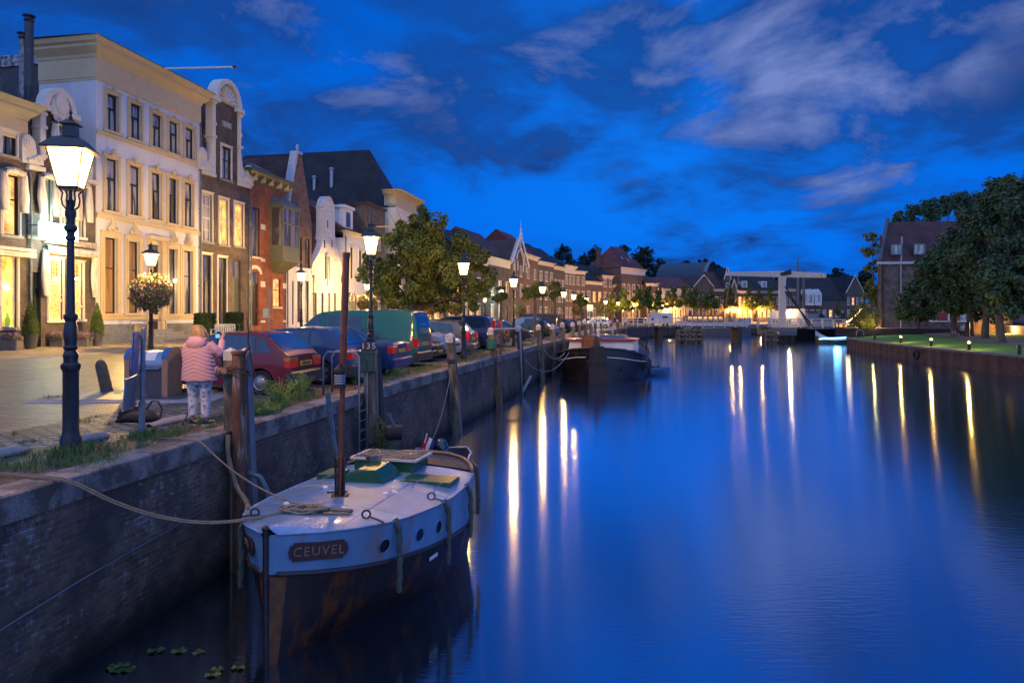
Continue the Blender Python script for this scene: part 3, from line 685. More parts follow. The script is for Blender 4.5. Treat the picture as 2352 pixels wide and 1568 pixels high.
def scroll(m, x, z, s, y0=-.16, y1=.12, flip=1):
    """baroque volute block lying on a gable shoulder: spiral disc plus leaf"""
    pts = [(0,0),(.9,0),(.95,.25),(.75,.35),(.7,.8),(.55,1.15),(.35,1.3),(.12,1.22),(0,1.0),(-.03,.5)]
    m.prism([(x + flip*a*s, z + b*s) for a, b in (pts if flip > 0 else pts[::-1])], y0, y1)
    for k, (r, d) in enumerate(((.30,.04),(.21,.07),(.11,.10))):
        c = (x+flip*.34*s, z+.88*s); n = 14; m.prism([(c[0]+r*s*math.cos(-2*PI*i/n), c[1]+r*s*math.sin(-2*PI*i/n)) for i in range(n)], y0-d, y0)
    for i in range(6):
        a = i*.5; m.ball((x+flip*(.55+.3*math.cos(a))*s, y0-.02, z+(.25+.14*math.sin(a*2))*s), .11*s, 6, 5)
def lump_relief(m, cx, cz, w, h, n, y, seed, r=.07):
    q = random.Random(seed)
    for i in range(n):
        a = q.uniform(0, 2*PI); k = math.sqrt(q.random()); m.ball((cx+w*k*math.cos(a), y, cz+h*k*math.sin(a)), r*q.uniform(.5,1.2), 6, 5, (1,.7,1))
def hz(px, py, T=18.7):
    """height of the point of the facade plane seen at (px, py)"""
    return EYE - (py - 725) / F * fs(px, T)[1]
ZB = .43
def local(px, s0, T=18.7): return fs(px, T)[0] - s0
def facade_root(name, label, px0, T=18.7, cat='house', group=None):
    s0 = fs(px0, T)[0]; r = thing(name, label, cat, Wd(s0, T, 0), ANG, group); return r, s0
# ---------------------------------------------------------------- house A: brick house at the left edge
r, s0 = facade_root('brick_house', 'brown brick house with heavy cream cornice, cut by the left edge of the photo', -330)
w = local(60, s0); zt = hz(40, 243); zc = hz(60, 315)
holes = []; wins = []
def W_(px0, px1, pyt, pyb, g, bars='T', pref=None, **k):
    """opening measured on the facade from pixels"""
    pc = (px0+px1)/2; a, b = local(px0, s0), local(px1, s0); return (a, b, hz(pc, pyb), hz(pc, pyt), g, bars, k)
spec = [W_(2,36,305,357,'c','|'), W_(6,42,402,540,'w','-'), W_(2,38,585,752,'s','-')]
x = [(q[0]-1.75, q[1]-1.75, *q[2:]) for q in spec]; spec += x
x = [(q[0]-3.7, q[1]-3.7, *q[2:]) for q in spec[:6]]; spec += x
m = MB(); wall_grid(m, 0, w, 0, zc+.3, spec); shell(m, w, 9, 0, zc+.3); m.build('wall', BR_DK, r)
for q in spec: window(r, *q[:4], q[4], SASHW if q[2] < 4 else SASH, bars=q[5], sur=TRIMW, surw=.10, sill=STONE)
cornice(r, w, zc-.2, zt+.15, .55, TRIMC)
m = MB(); gable_roof(m, w, 9, zt+.1, 2.6, axis='x', ov=.1); m.build('roof', TL_BR, r)
# draped cream awnings over its windows
FAB = M('awning_canvas', (.55,.50,.42), .85, var=.35, nscale=9, streak=True)
def drape(root, x0, x1, z, h, label=None, dep=.30, long=1.0):
    m = MB(); n = 14; w_ = x1-x0
    def leg(cx, sgn):
        rows = []
        for i in range(8):
            k = i/7; zz = z - h*k*long; wd = (.10 + .10*math.sin(k*PI*.9)) ; row = []
            for j in range(9):
                u = j/8*2*PI; rr = wd*(1+.22*math.sin(u*4+k*3)); row.append((cx + rr*math.cos(u)*1.0, -.16 + .13*math.sin(u)*(1+.2*math.sin(u*5)) - .06*k, zz))
            rows.append(row)
        m.grid(rows, closed=False); m.add(rows[-1], [tuple(range(8))])
    leg(x0, 1); leg(x1, -1); rows = []
    for i in range(13):
        k = i/12; xx = x0 + w_*k; arch = math.sin(k*PI); row = []
        for j in range(9):
            u = j/8*2*PI; rr = .13*(1+.18*math.sin(u*3+k*20)); row.append((xx, -.18 + rr*1.1*math.cos(u), z + .02 + arch*.10 + rr*math.sin(u)))
        rows.append(row)
    m.grid(rows); return m.build('awning', FAB, root, smooth=True)
for q in spec[:1*3:1]:
    if q[3] < 8 and q[2] > 3: drape(r, q[0]-.08, q[1]+.1, q[3]+.05, 1.5)
for q in spec[3:]:
    if 3 < q[2] < 7: drape(r, q[0]-.08, q[1]+.1, q[3]+.05, 1.5)
m = MB(); m.bx(w-3.5, w+.05, -.45, .0, hz(40,578), hz(40,571)); m.bx(w-3.5, w+.02, -.5, -.05, hz(40,592), hz(40,580)); m.build('awning_box', FAB, r)
# shop display seen in its window: flowers in a vase on the sill
m = MB(); c = local(30, s0); 
m.lathe([(.06,0),(.10,.1),(.10,.25),(.04,.4),(.05,.5)], 10, (c-.28, -.05, hz(30,748))); m.build('vase', M('lime_glass', (.35,.6,.05), .2, emis=(.4,.7,.05), es=.3), r)
# ---------------------------------------------------------------- house B: neck gable shop house
r, s0 = facade_root('gabled_shop_house', 'brick shop house with ornate white neck gable and draped awnings behind the nearest lamp', 61)
wB = local(219, s0); zs = hz(100, 385)      # shoulder height
spec = [W_(65,82,400,540,'c','T'), W_(103,127,410,540,'c','+'), W_(160,196,440,545,'c','T'),
        W_(110,143,597,735,'s','-'), W_(168,190,605,735,'s','-'), W_(72,94,620,790,'d','T')]
spec = [W_(93,115,410,532,'c','T'), W_(140,162,420,540,'c','T'), W_(176,192,430,545,'c','T'),
        W_(110,143,595,735,'s','-'), W_(168,190,603,733,'s','-')]
dr = W_(72,94,625,797,'d')
m = MB(); wall_grid(m, 0, wB, 0, zs, spec + [dr]); shell(m, wB, 10, 0, zs)
# neck
xn0, xn1 = local(93, s0), local(165, s0); zn = hz(120, 255); gw = (local(122, s0), local(147, s0), hz(135,352), hz(135,290))
wall_grid(m, xn0+.12, xn1-.12, zs, zn+.5, [gw], y=.0)
m.add([(xn0+.12,0,zs),(xn0+.12,.35,zs),(xn0+.12,.35,zn+.5),(xn0+.12,0,zn+.5)],[(0,1,2,3)]); m.add([(xn1-.12,0,zs),(xn1-.12,.35,zs),(xn1-.12,.35,zn+.5),(xn1-.12,0,zn+.5)],[(3,2,1,0)])
m.add([(0,.35,zs),(wB,.35,zs),((xn1+xn0)/2+.9,.35,zn+.4),((xn1+xn0)/2-.9,.35,zn+.4)],[(3,2,1,0)])
m.build('wall', BR_DK, r)
for q in spec: window(r, *q[:4], q[4], SASHW, bars=q[5], sill=TRIMW, sur=TRIMW, surw=.07)
window(r, *gw, 'c', SASHW, bars='T', sill=TRIMW, sur=TRIMW, surw=.05)
door(r, *dr[:4], M('green_black_door', (.01,.02,.018), .3))
m = MB(); xa = wB; 
cx = (xn0+xn1)/2; hw = (xn1-xn0)/2
m.cbox(xn0-.12, xn0+.16, -.14, .3, zn-2.2, zn-.12, .02); m.cbox(xn1-.16, xn1+.12, -.14, .3, zn-2.2, zn-.12, .02)
for zz in (zn-.35, zn-.9, zn-2.1): m.cbox(xn0-.17, xn0+.2, -.2, .3, zz, zz+.14, .03); m.cbox(xn1-.2, xn1+.17, -.2, .3, zz, zz+.14, .03)
# sweeping side pieces and scrolls
for fl, xb in ((-1, xn0+.05), (1, xn1-.05)):
    z0 = zs+.05; poly = []
    for i in range(9):
        k = i/8; poly.append((xb+fl*(.75*(1-k)**2.2), z0+(zn-2.1-z0)*k))
    poly.append((xb-fl*.02, zn-2.1)); poly.append((xb-fl*.02, z0)); m.prism(poly if fl > 0 else poly[::-1], -.10, .25)
    scroll(m, xb + fl*1.45*min(1, wB*.2), zs, .9, flip=-fl)
m.cbox(-.06, xn0+.1, -.2, .3, zs-.22, zs-.02, .03); m.cbox(xn1-.1, wB+.06, -.2, .3, zs-.22, zs-.02, .03)
# segmental pediment with arms
m.cbox(xn0-.25, xn0+.35, -.26, .3, zn-.1, zn+.12, .03); m.cbox(xn1-.35, xn1+.25, -.26, .3, zn-.1, zn+.12, .03)
n = 14; ro, ri = hw+.0, hw-.22; 
for i in range(n):
    a0, a1 = PI*i/n, PI*(i+1)/n
    m.prism([(cx+ro*math.cos(a0), zn+.1+1.15*ro*math.sin(a0)), (cx+ri*math.cos(a0), zn+.1+1.15*ri*math.sin(a0)), (cx+ri*math.cos(a1), zn+.1+1.15*ri*math.sin(a1)), (cx+ro*math.cos(a1), zn+.1+1.15*ro*math.sin(a1))], -.26, .25)
m.prism([(cx+ri*1.02*math.cos(PI*i/n), zn+.1+1.17*ri*math.sin(PI*i/n)) for i in range(n, -1, -1)], -.10, .1)
lump_relief(m, cx, zn+.25, .42, .72, 60, -.18, 3, .13); m.prism([(cx+.30*math.cos(-2*PI*i/16), zn+.35+.42*math.sin(-2*PI*i/16)) for i in range(16)], -.30, -.1)
m.build('gable_ornament', TRIMW, r)
m = MB(); gable_roof(m, wB, 10, zs, zn-zs+.5, y0=.36, ov=.0); m.build('roof', TL_BR, r)
for q in spec[:3]: drape(r, q[0]-.1, q[1]+.12, q[3]+.0, 1.55)
drape(r, gw[0]-.06, gw[1]+.08, gw[3], 1.0)
m = MB(); za = hz(140, 585); x0a, x1a = local(97, s0), local(212, s0)
rows = []
for i in range(25):
    k = i/24; xx = x0a+(x1a-x0a)*k; rows.append([(xx, -.02, za+.32), (xx, -.22-.03*math.sin(k*40), za+.34), (xx, -.42-.03*math.sin(k*55), za+.22+.02*math.sin(k*60)), (xx, -.44-.02*math.sin(k*70), za+.02+.03*math.sin(k*33)), (xx, -.02, za+.0)])
m.grid(rows); m.bx(x0a-.05, x1a+.05, -.3, .0, za+.42, za+.48); m.bx(0, wB, -.12, 0, za+.52, za+.68); m.build('awning', FAB, r, smooth=True)
drape(r, x0a+.0, x1a-.05, za+.1, 1.9)
# shop window contents
q = random.Random(5)
for (px, py, s) in ((124, 700, .30), (135, 690, .2), (180, 705, .22)):
    m = MB(); c = local(px, s0); z = hz(px, py)
    for i in range(26): m.ball((c+q.gauss(0,s*.5), .02+q.uniform(-.03,.06), z+q.gauss(0,s*.8)), q.uniform(.02,.06), 6, 4)
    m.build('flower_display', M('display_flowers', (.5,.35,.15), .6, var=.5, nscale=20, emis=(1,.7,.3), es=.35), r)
# stained upper lights
m = MB()
for q_ in spec[3:]:
    x0_, x1_, z1_ = q_[0]+.06, q_[1]-.06, q_[3]-.06; zb_ = q_[3]-(q_[3]-q_[2])*.36
    for i in range(1, 5): xx = x0_+(x1_-x0_)*i/5; m.bx(xx-.008, xx+.008, .105, .125, zb_, z1_)
    for i in range(1, 5): zz = zb_+(z1_-zb_)*i/5; m.bx(x0_, x1_, .105, .125, zz-.008, zz+.008)
m.build('leaded_bars', SASH, r)
light('shop_light', (local(130,s0), -.5, hz(130,600)), 60, (1,.72,.35), .3, r)
for (px, py) in ((128,640),(178,640)): m = MB(); m.ball((local(px,s0), .03, hz(px,py)), .07, 8, 6); m.build('shop_lamp', emat('shop_bulb', (1,.75,.35), 18), r)
# neon box sign (its face is blank white light)
sg = thing('light_box_sign', 'blank white glowing box sign sticking out over the shop door beside the lamp post', 'sign', Wd(s0+local(94, s0), 18.7-.35, 0), ANG)
za, zb = hz(94, 556), hz(94, 516); m = MB(); m.prism([(-.88,za+.1),(0,za-.03),(.88,za+.1),(.88,zb),(-.88,zb)], -.62, -.42); m.build('glowing_box', emat('sign_white', (.80,1,.95), 5), sg)
m = MB(); m.bx(-.9,.9,-.42,-.40, za+.08, zb+.02); m.tube([(-.6,-.41,zb-.1),(-.6,.35,zb-.1)], .02, 6); m.tube([(.6,-.41,zb-.1),(.6,.35,zb-.1)], .02, 6); m.build('bracket', IRON, sg)
light('sign_light', (0, -.3, za-.15), 70, (.65,1,.92), .25, sg)
light('sign_light', (0, -.25, zb+.25), 50, (.65,1,.92), .25, sg)
# ---------------------------------------------------------------- house C: tall white house
r, s0 = facade_root('white_house', 'tall white plastered house with five bays and a heavy gold-lit cornice', 221)
wC = local(459, s0); spec = []
b1 = [(244,271,218,302),(298,324,240,321),(348,372,263,339),(387,410,280,353),(424,446,295,366)]
b2 = [(242,270,365,485),(296,322,382,495),(347,370,398,505),(386,408,410,514),(422,443,420,521)]
b3 = [(239,268,546,720),(294,319,555,719),(346,368,562,718),(386,405,572,721),(420,441,576,721)]
for i, q in enumerate(b1): spec.append(W_(*q, 'c'))
for i, q in enumerate(b2): spec.append(W_(*q, 'c'))
for i, q in enumerate(b3):
    if i != 2: spec.append(W_(*q, 'g' if i < 2 else 'c', '-'))
drc = W_(346,368,562,776,'d'); drc = (drc[0], drc[1], 1.05, drc[3], 'd', 'T', {})
zk = hz(221, 183); zt = hz(221, 92); zpl = hz(221, 735)
m = MB(); wall_grid(m, 0, wC, 0, zk+.2, spec + [drc]); shell(m, wC, 3.1, 0, zk+.2)
m.build('wall', STUCW, r)
for i, q in enumerate(spec):
    f = window(r, *q[:4], q[4], SASH, bars=q[5], sur=TRIMC, surw=.16 if i < 10 else .24, sill=TRIMC, rec=.16)
door(r, *drc[:4], M('brown_door', (.06,.03,.015), .4))
m = MB()
for (py0, py1) in ((302,318),(485,500)):
    z1 = hz(221, py0+2); z0_ = hz(221, py1-2)
    if py0 == 302: z1, z0_ = hz(230,300), hz(230,308)
    else: z1, z0_ = hz(230,490), hz(230,500)
    m.bx(-.03, wC+.02, -.09, 0, z0_, z1)
m.bx(-.02, wC+.02, -.05, 0, hz(230,734), hz(230,722)); 
m.bx(drc[0]-.3, drc[0], -.16, 0, 1.0, drc[3]+.2); m.bx(drc[1], drc[1]+.3, -.16, 0, 1.0, drc[3]+.2); m.bx(drc[0]-.36, drc[1]+.36, -.3, 0, drc[3]+.2, drc[3]+.42)
m.build('string_course', TRIMC, r)
m = MB(); m.bx(-.03, drc[0]-.32, -.07, 0, 0, 1.35); m.bx(drc[1]+.32, wC+.02, -.07, 0, 0, 1.35); m.build('plinth', M('grey_blue_plinth', (.16,.175,.20), .7, dirt=(.11,.10,.08)), r)
q = random.Random(9)
for i, s_ in enumerate(spec):
    m = MB(); cx = (s_[0]+s_[1])/2; zz = s_[3] + (.20 if i < 10 else .28)
    if i < 5: m.box((cx, -.1, zz+.05), (.14,.1,.14), ry=PI/4)
    elif i < 10:
        m.ball((cx,-.12,zz+.12), .11, 8, 6, (1,.8,1.3)); m.ball((cx,-.16,zz+.2), .07, 6, 5); m.box((cx,-.1,zz-.02),(.18,.12,.1))
    else:
        lump_relief(m, cx, zz+.18, .32, .12, 16, -.1, i, .09); m.tube([(cx,-.1,zz+.1),(cx+.03,-.12,zz+.4),(cx-.02,-.1,zz+.7)], [.14,.10,.03], 6)
    m.build('keystone_ornament', TRIMC, r)
cornice(r, wC, zk, zt, .62, TRIMC, side=3.1)
m = MB(); m.add([(-.62,-.62,zt+.03),(wC+.62,-.62,zt+.03),(wC+.62,3.1,zt+.1),(-.62,3.1,zt+.1)],[(0,1,2,3)]); m.build('roof', LEAD, r)
light('porch_lamp_light', (local(389, s0), -.35, hz(389, 645)), 60, (1,.65,.3), .05, r)
m = MB(); m.ball((local(389, s0), -.35, hz(389,645)), .085, 8, 6); m.build('porch_lamp', BULB, r); 
# blue steps, railings, bench
st_ = thing('front_steps', 'grey stone steps up to the door of the white house', 'steps', Wd(s0+(drc[0]+drc[1])/2, 18.7, 0), ANG)
for i in range(4):
    m = MB(); m.cbox(-.75-.12*i, .75+.55*(i>0), -.45-.30*i, -.45-.30*i+.46 if i else -.02, ZB-.02, 1.05-.155*i, .015); m.build('step', STONE, st_)
def rail(name, label, x0, x1, base_t=17.9, s_=s0):
    g = thing(name, label, 'railing', Wd(s_+x0, base_t, ZB), ANG); m = MB(); ln = x1-x0
    m.tube([(0,0,0),(0,0,1.0),(.06,0,1.08),(ln-.06,0,1.08),(ln,0,1.0),(ln,0,0)], .022, 8); m.build('rail_tube', GALV, g)
    m = MB(); 
    m.tube([(0,0,.55),(ln,0,.55)], .012, 6) if False else m.lathe([(.05,0),(.05,.02)], 8); m.lathe([(.05,0),(.05,.02)], 8, (ln,0,0)); m.build('foot_plate', GALV, g)
rail('handrail', 'grey tube railing before the white house, left of its bench', local(252,s0), local(337,s0), 17.6)
rail('handrail', 'grey tube railing before the white house, right of its steps', local(415,s0)-.3, local(462,s0)-.1, 17.6)
# flag pole on its roof
fp = thing('flag_pole', 'white flag pole with dark red tip jutting out from the roof of the white house', 'flag pole', (0,0,0))
Yp = 40; a = at(368, 158, 35.5); b_ = at(537, 154, 30.5)
m = MB(); m.tube([a, b_], [.05,.04], 8); m.build('pole', WHITE, fp); m = MB(); m.T = None; m.tube([b_, b_+(b_-a).normalized()*.06, b_+(b_-a).normalized()*.13, b_+(b_-a).normalized()*.2], [.05,.10,.07,.0], 8); m.build('tip', M('dark_red_paint', (.12,.015,.03), .5), fp)
m = MB(); m.tube([a+Vector((.6,0,-.15)), a.lerp(b_,.5)+Vector((0,0,-.2)), b_+Vector((0,0,-.02))], .008, 4); m.build('halyard', IRON, fp)
# dark outbuilding and flue pipes behind house B
r2 = thing('rear_building', 'dark rendered rear building with peeling white edge behind the gabled shop house', 'building', Wd(s0+.15, 21.85, 0), ANG)
zr_ = zt-.35; m = MB(); wall_grid(m, 0, 7, 0, zr_, []); shell(m, 7, 12, 0, zr_); m.add([(0,0,zr_),(7,0,zr_),(7,12,zr_),(0,12,zr_)],[(0,1,2,3)]); m.build('wall', M('dark_render', (.06,.065,.07), .9, dirt=(.09,.09,.09)), r2)
m = MB(); m.bx(-.08, -.003, 0, 12.1, zr_-.5, zr_+.03); m.build('fascia', M('peeling_white', (.45,.47,.5), .8, dirt=(.05,.05,.05), dscale=6, dcut=.5), r2)
for px, pyt, rr, lab in ((53, 78, .15, 'short pale flue pipe on the roofs behind the gabled shop house'), (67, 38, .17, 'tall dark flue pipe on the roofs behind the gabled shop house')):
    p = at(px, 0, 29.6); g = thing('flue_pipe', lab, 'flue pipe', (p.x, p.y, 9.0), 0, 'flue pipes')
    h = EYE+(725-pyt)/F*29.6-9.0; m = MB(); m.lathe([(rr,0),(rr,h*.45),(rr*1.12,h*.46),(rr*1.12,h*.47),(rr,h*.48),(rr,h-.25)], 12); m.build('pipe', M('flue_%d' % px, (.25,.26,.28) if px < 60 else (.06,.07,.08), .6, .3, dirt=(.05,.05,.05), dscale=8), g, smooth='auto')
    m = MB(); m.lathe([(rr*.9,h-.25),(rr*1.25,h-.2),(rr*1.0,h-.12),(rr*1.0,h-.04),(rr*1.5,h-.02),(rr*1.45,h+.04),(.02,h+.1)], 12); m.build('cap', IRON, g, smooth='auto')
# ---------------------------------------------------------------- house D: dark brick neck gable with date stone
r, s0 = facade_root('dated_gable_house', 'dark brick house with a white scrolled neck gable dated 1742, right of the white house', 461)
wD = local(571, s0); zs = hz(500, 403)
spec = [W_(464,486,445,555,'c','X'), W_(503,523,458,562,'l','X'), W_(538,558,468,566,'l','X'),
        W_(463,484,585,740,'d','T'), W_(500,519,592,748,'d','T')]
dr = W_(534,553,598,775,'d')
xn0, xn1 = local(489, s0)+.1, local(547, s0)-.1; zn = hz(520, 250); gw = (local(508, s0), local(530, s0), hz(519,413), hz(519,338))
m = MB(); wall_grid(m, 0, wD, 0, zs, spec + [dr]); shell(m, wD, 10, 0, zs)
wall_grid(m, xn0, xn1, zs, zn+.6, [gw]); m.add([(xn0,0,zs),(xn0,.4,zs),(xn0,.4,zn+.6),(xn0,0,zn+.6)],[(0,1,2,3)]); m.add([(xn1,0,zs),(xn1,.4,zs),(xn1,.4,zn+.6),(xn1,0,zn+.6)],[(3,2,1,0)])
m.add([(0,.4,zs),(wD,.4,zs),((xn0+xn1)/2+.8,.4,zn+.5),((xn0+xn1)/2-.8,.4,zn+.5)],[(3,2,1,0)])
m.build('wall', BR_DK, r)
for q in spec: window(r, *q[:4], q[4], SASHW if q[2] > 3.5 else SASH, bars=q[5], sur=TRIMW, surw=.10, sill=STONE)
window(r, *gw, 'c', SASH, bars='+', sur=TRIMW, surw=.10, sill=STONE)
door(r, *dr[:4], M('grey_green_door', (.07,.08,.07), .5))
m = MB(); cx = (xn0+xn1)/2; hw = (xn1-xn0)/2
for fl, xb in ((-1, xn0), (1, xn1)):
    m.cbox(min(xb, xb+fl*.24), max(xb, xb+fl*.24), -.14, .4, zs+1.8, zn+.1, .02)
    z0 = zs; poly = []
    for i in range(11):
        k = i/10; poly.append((xb+fl*(.24+.95*(1-k)**2.4), z0+(zs+2.2-z0)*k))
    poly += [(xb, zs+2.2), (xb, z0)]; m.prism(poly if fl > 0 else poly[::-1], -.12, .3)
    scroll(m, xb + fl*1.55, zs, 1.0, flip=-fl)
    for zz in (zs+2.1, zn-.1): m.cbox(min(xb-fl*.03, xb+fl*.36), max(xb-fl*.03, xb+fl*.36), -.22, .42, zz, zz+.16, .03)
    lump_relief(m, xb+fl*.12, zs+2.8, .1, .4, 10, -.15, 11, .07)
m.cbox(-.08, xn0+.0, -.2, .3, zs-.2, zs-.01, .03); m.cbox(xn1-.0, wD+.08, -.2, .3, zs-.2, zs-.01, .03)
m.cbox(xn0-.42, xn0+.3, -.30, .42, zn+.08, zn+.34, .04); m.cbox(xn1-.3, xn1+.42, -.30, .42, zn+.08, zn+.34, .04)
n = 16; ro = hw+.12; ri = ro-.26
for i in range(n):
    a0, a1 = PI*i/n, PI*(i+1)/n
    m.prism([(cx+ro*math.cos(a0), zn+.3+1.1*ro*math.sin(a0)), (cx+ri*math.cos(a0), zn+.3+1.1*ri*math.sin(a0)), (cx+ri*math.cos(a1), zn+.3+1.1*ri*math.sin(a1)), (cx+ro*math.cos(a1), zn+.3+1.1*ro*math.sin(a1))], -.28, .4)
m.prism([(cx+ri*math.cos(PI*i/n), zn+.3+1.12*ri*math.sin(PI*i/n)) for i in range(n, -1, -1)], -.06, .3)
for i in range(9):
    a = PI*(i+.5)/9; m.tube([(cx, -.12, zn+.35), (cx+ri*.8*math.cos(a), -.12, zn+.35+ri*.85*math.sin(a))], [.03,.09], 6)
m.build('gable_ornament', TRIMW, r)
m = MB(); gable_roof(m, wD, 10, zs, zn-zs+.6, y0=.41, ov=0); m.build('roof', TL_BR, r)
pz = hz(522, 288); o = MB(); o.box((cx+.05, -.03, pz), (.95,.06,.35)); o = o.build('date_stone', STONE, r)
textmesh('1742', .36, TRIMW, o, Matrix.Translation((cx+.05, -.065, pz)) @ TXF)
# ---------------------------------------------------------------- house E: red brick with bay window
r, s0 = facade_root('red_brick_house', 'orange red brick house with white stone bands, arched doorway and wooden bay window', 572)
wE = local(656, s0); ze = hz(600, 425)
spec = [W_(578,598,478,590,'d','-'), W_(627,645,640,705,'w','-')]
dr = W_(575,596,625,748,'d'); z_b0, z_b1 = hz(640,598), hz(640,475)
m = MB(); wall_grid(m, 0, wE, 0, ze, spec + [dr]); shell(m, wE, 9, 0, ze); m.build('wall', BR_RED, r)
for q in spec: window(r, *q[:4], q[4], SASHR, bars=q[5], sill=TRIMW)
door(r, *dr[:4], M('dark_hall_door', (.02,.012,.01), .5))
m = MB()
for (py0, py1) in ((512,524),(592,599),(645,658),(736,741)):
    z1, z0_ = hz(590,py0), hz(590,py1)
    for a, b in ((-.02, spec[0][0]-.05), (spec[0][1]+.05, spec[0][1]+.55), (wE-.35, wE+.01)): m.bx(a, b, -.03, 0, z0_, z1)
for i in range(9):   # arched head over the doorway
    a0, a1 = PI*i/9, PI*(i+1)/9; c = (dr[0]+dr[1])/2; rr = (dr[1]-dr[0])/2+.03; zz = dr[3]-.1
    m.prism([(c+(rr+.22)*math.cos(a0), zz+(rr*.6+.22)*math.sin(a0)), (c+rr*math.cos(a0), zz+rr*.6*math.sin(a0)), (c+rr*math.cos(a1), zz+rr*.6*math.sin(a1)), (c+(rr+.22)*math.cos(a1), zz+(rr*.6+.22)*math.sin(a1))], -.05, .02)
m.build('stone_bands', TRIMW, r)
# bay window
bx0, bx1 = local(620, s0), local(658, s0)+.1; bw = MB(); OL = M('olive_grey_wood', (.10,.11,.075), .5, var=.15)
bw.bx(bx0, bx1, -.95, 0, z_b0, z_b0+.95); bw.bx(bx0-.08, bx1+.08, -1.05, 0, z_b0-.12, z_b0); bw.bx(bx0-.08, bx1+.08, -1.05, 0, z_b1-.25, z_b1)
for xx in (bx0, (bx0+bx1)/2-.05, bx1-.12): bw.bx(xx, xx+.12, -.95, -.83, z_b0+.95, z_b1-.25)
bw.bx(bx0, bx0+.1, -.12, 0, z_b0+.95, z_b1-.25); bw.bx(bx1-.1, bx1, -.12, 0, z_b0+.95, z_b1-.25)
bw.bx(bx0, bx1, -.94, -.86, z_b0+2.4, z_b0+2.5); bw.add([(bx0,-.95,z_b0-.12),(bx1,-.95,z_b0-.12),(bx1-.5,0,z_b0-.9),(bx0+.5,0,z_b0-.9)],[(3,2,1,0)]); bw.add([(bx0,-.95,z_b0-.12),(bx0,0,z_b0-.12),(bx0+.5,0,z_b0-.9)],[(0,1,2)])
bwo = bw.build('bay_window', OL, r)
m = MB(); m.add([(bx0+.01,-.9,z_b0+.95),(bx1-.01,-.9,z_b0+.95),(bx1-.01,-.9,z_b1-.25),(bx0+.01,-.9,z_b1-.25)],[(0,1,2,3)]); m.add([(bx0+.03,-.9,z_b0+.95),(bx0+.03,0,z_b0+.95),(bx0+.03,0,z_b1-.25),(bx0+.03,-.9,z_b1-.25)],[(3,2,1,0)]); m.add([(bx1-.03,-.9,z_b0+.95),(bx1-.03,0,z_b0+.95),(bx1-.03,0,z_b1-.25),(bx1-.03,-.9,z_b1-.25)],[(0,1,2,3)]); m.build('pane', G_DARK, bwo)
m = MB(); m.add([(bx0-.1,-1.07,z_b1),(bx1+.1,-1.07,z_b1),(bx1-.3,0,z_b1+.75),(bx0+.3,0,z_b1+.75),(bx0-.1,0,z_b1),(bx1+.1,0,z_b1)],[(0,1,2,3),(0,3,4),(1,5,2)]); m.build('lead_roof', LEAD, bwo)
cornice(r, wE, ze, ze+.75, .6, OL, prof=[(0,0),(.1,0),(.12,.3),(.2,.35),(.8,.7),(.85,.75),(1,.8),(1,1),(0,1)])
m = MB(); 
for i in range(5): xx = .3+i*(wE-.6)/4; m.bx(xx-.05, xx+.05, -.4, 0, ze+.1, ze+.5)
m.build('brackets', TRIMC, r)
zr_ = ze+.75; rh = hz(590,345)-zr_; m = MB(); m.add([(-.05,-.4,zr_),(wE+.1,-.4,zr_),(wE-.1,2.6,zr_+rh),(.3,2.6,zr_+rh),(wE+.1,9,zr_),(-.05,9,zr_),(wE-.1,7,zr_+rh),(.3,7,zr_+rh)],[(0,1,2,3),(1,4,6,2),(4,5,7,6),(5,0,3,7),(3,2,6,7)]); rf = m.build('roof', TL_RD, r)
m = MB(); nrm = Vector((0,-rh,3)).normalized()
def on_roof(u, v): return Vector((u*wE, -.4+3*v, zr_+rh*v)) + nrm*.05
m.add([on_roof(.45,.35),on_roof(.72,.35),on_roof(.72,.75),on_roof(.45,.75)],[(0,1,2,3)]); m.build('skylight', G_CURT, rf)
m = MB(); a_, b_, c_, d_ = on_roof(.42,.30),on_roof(.75,.30),on_roof(.75,.80),on_roof(.42,.80)
m.tube([a_,b_,c_,d_], .04, 4, closed=True); m.build('skylight_frame', LEAD, rf)
# ---------------------------------------------------------------- house F: brown gabled house on a white ground floor
r, s0 = facade_root('brown_gable_house', 'brown brick house with tall pointed gable above a white ground floor', 656)
wF = local(716, s0); ze = hz(686, 505); zp = hz(683, 352); zw = hz(686, 615)
up = [W_(681,694,450,506,'c','+'), W_(681,694,545,614,'c','+'), W_(701,712,549,618,'c','+')]
lo = [W_(670,675,645,745,'c','-'), W_(682,690,645,740,'c','-'), W_(700,709,645,740,'c','-')]
m = MB(); wall_grid(m, 0, wF, zw, ze, up); m.prism([(0,ze),(wF,ze),(wF*.60,zp),(wF*.42,zp)][::1], 0, .3); shell(m, wF, 11, 0, ze); m.build('wall', BR_BR, r)
m = MB(); wall_grid(m, 0, wF, 0, zw, lo, y=-.03); m.bx(0, wF, -.03, 0, zw-.001, zw+.05); m.build('ground_floor', STUCW, r)
for q in up[:1]+up[1:]: window(r, *q[:4], q[4], SASH, bars=q[5])
for q in lo: window(r, *q[:4], q[4], SASH, bars=q[5], y=-.03)
m = MB(); m.prism([(-.28,ze-.5),(.0,ze-.5),(wF*.42,zp),(wF*.60,zp),(wF*.58,zp+.15),(wF*.38,zp+.15)], -.10, .45); m.lathe([(.12,0),(.10,.1),(.05,.15),(.13,.35),(.10,.5),(.01,.58)], 10, (wF*.5,.15,zp+.15)); m.build('gable_coping', M('pale_blue_stone', (.42,.46,.50), .7), r, smooth='auto')
m = MB(); gable_roof(m, wF, 11, ze, zp-ze-.1, y0=.31, ov=0); m.build('roof', TL_BR, r)
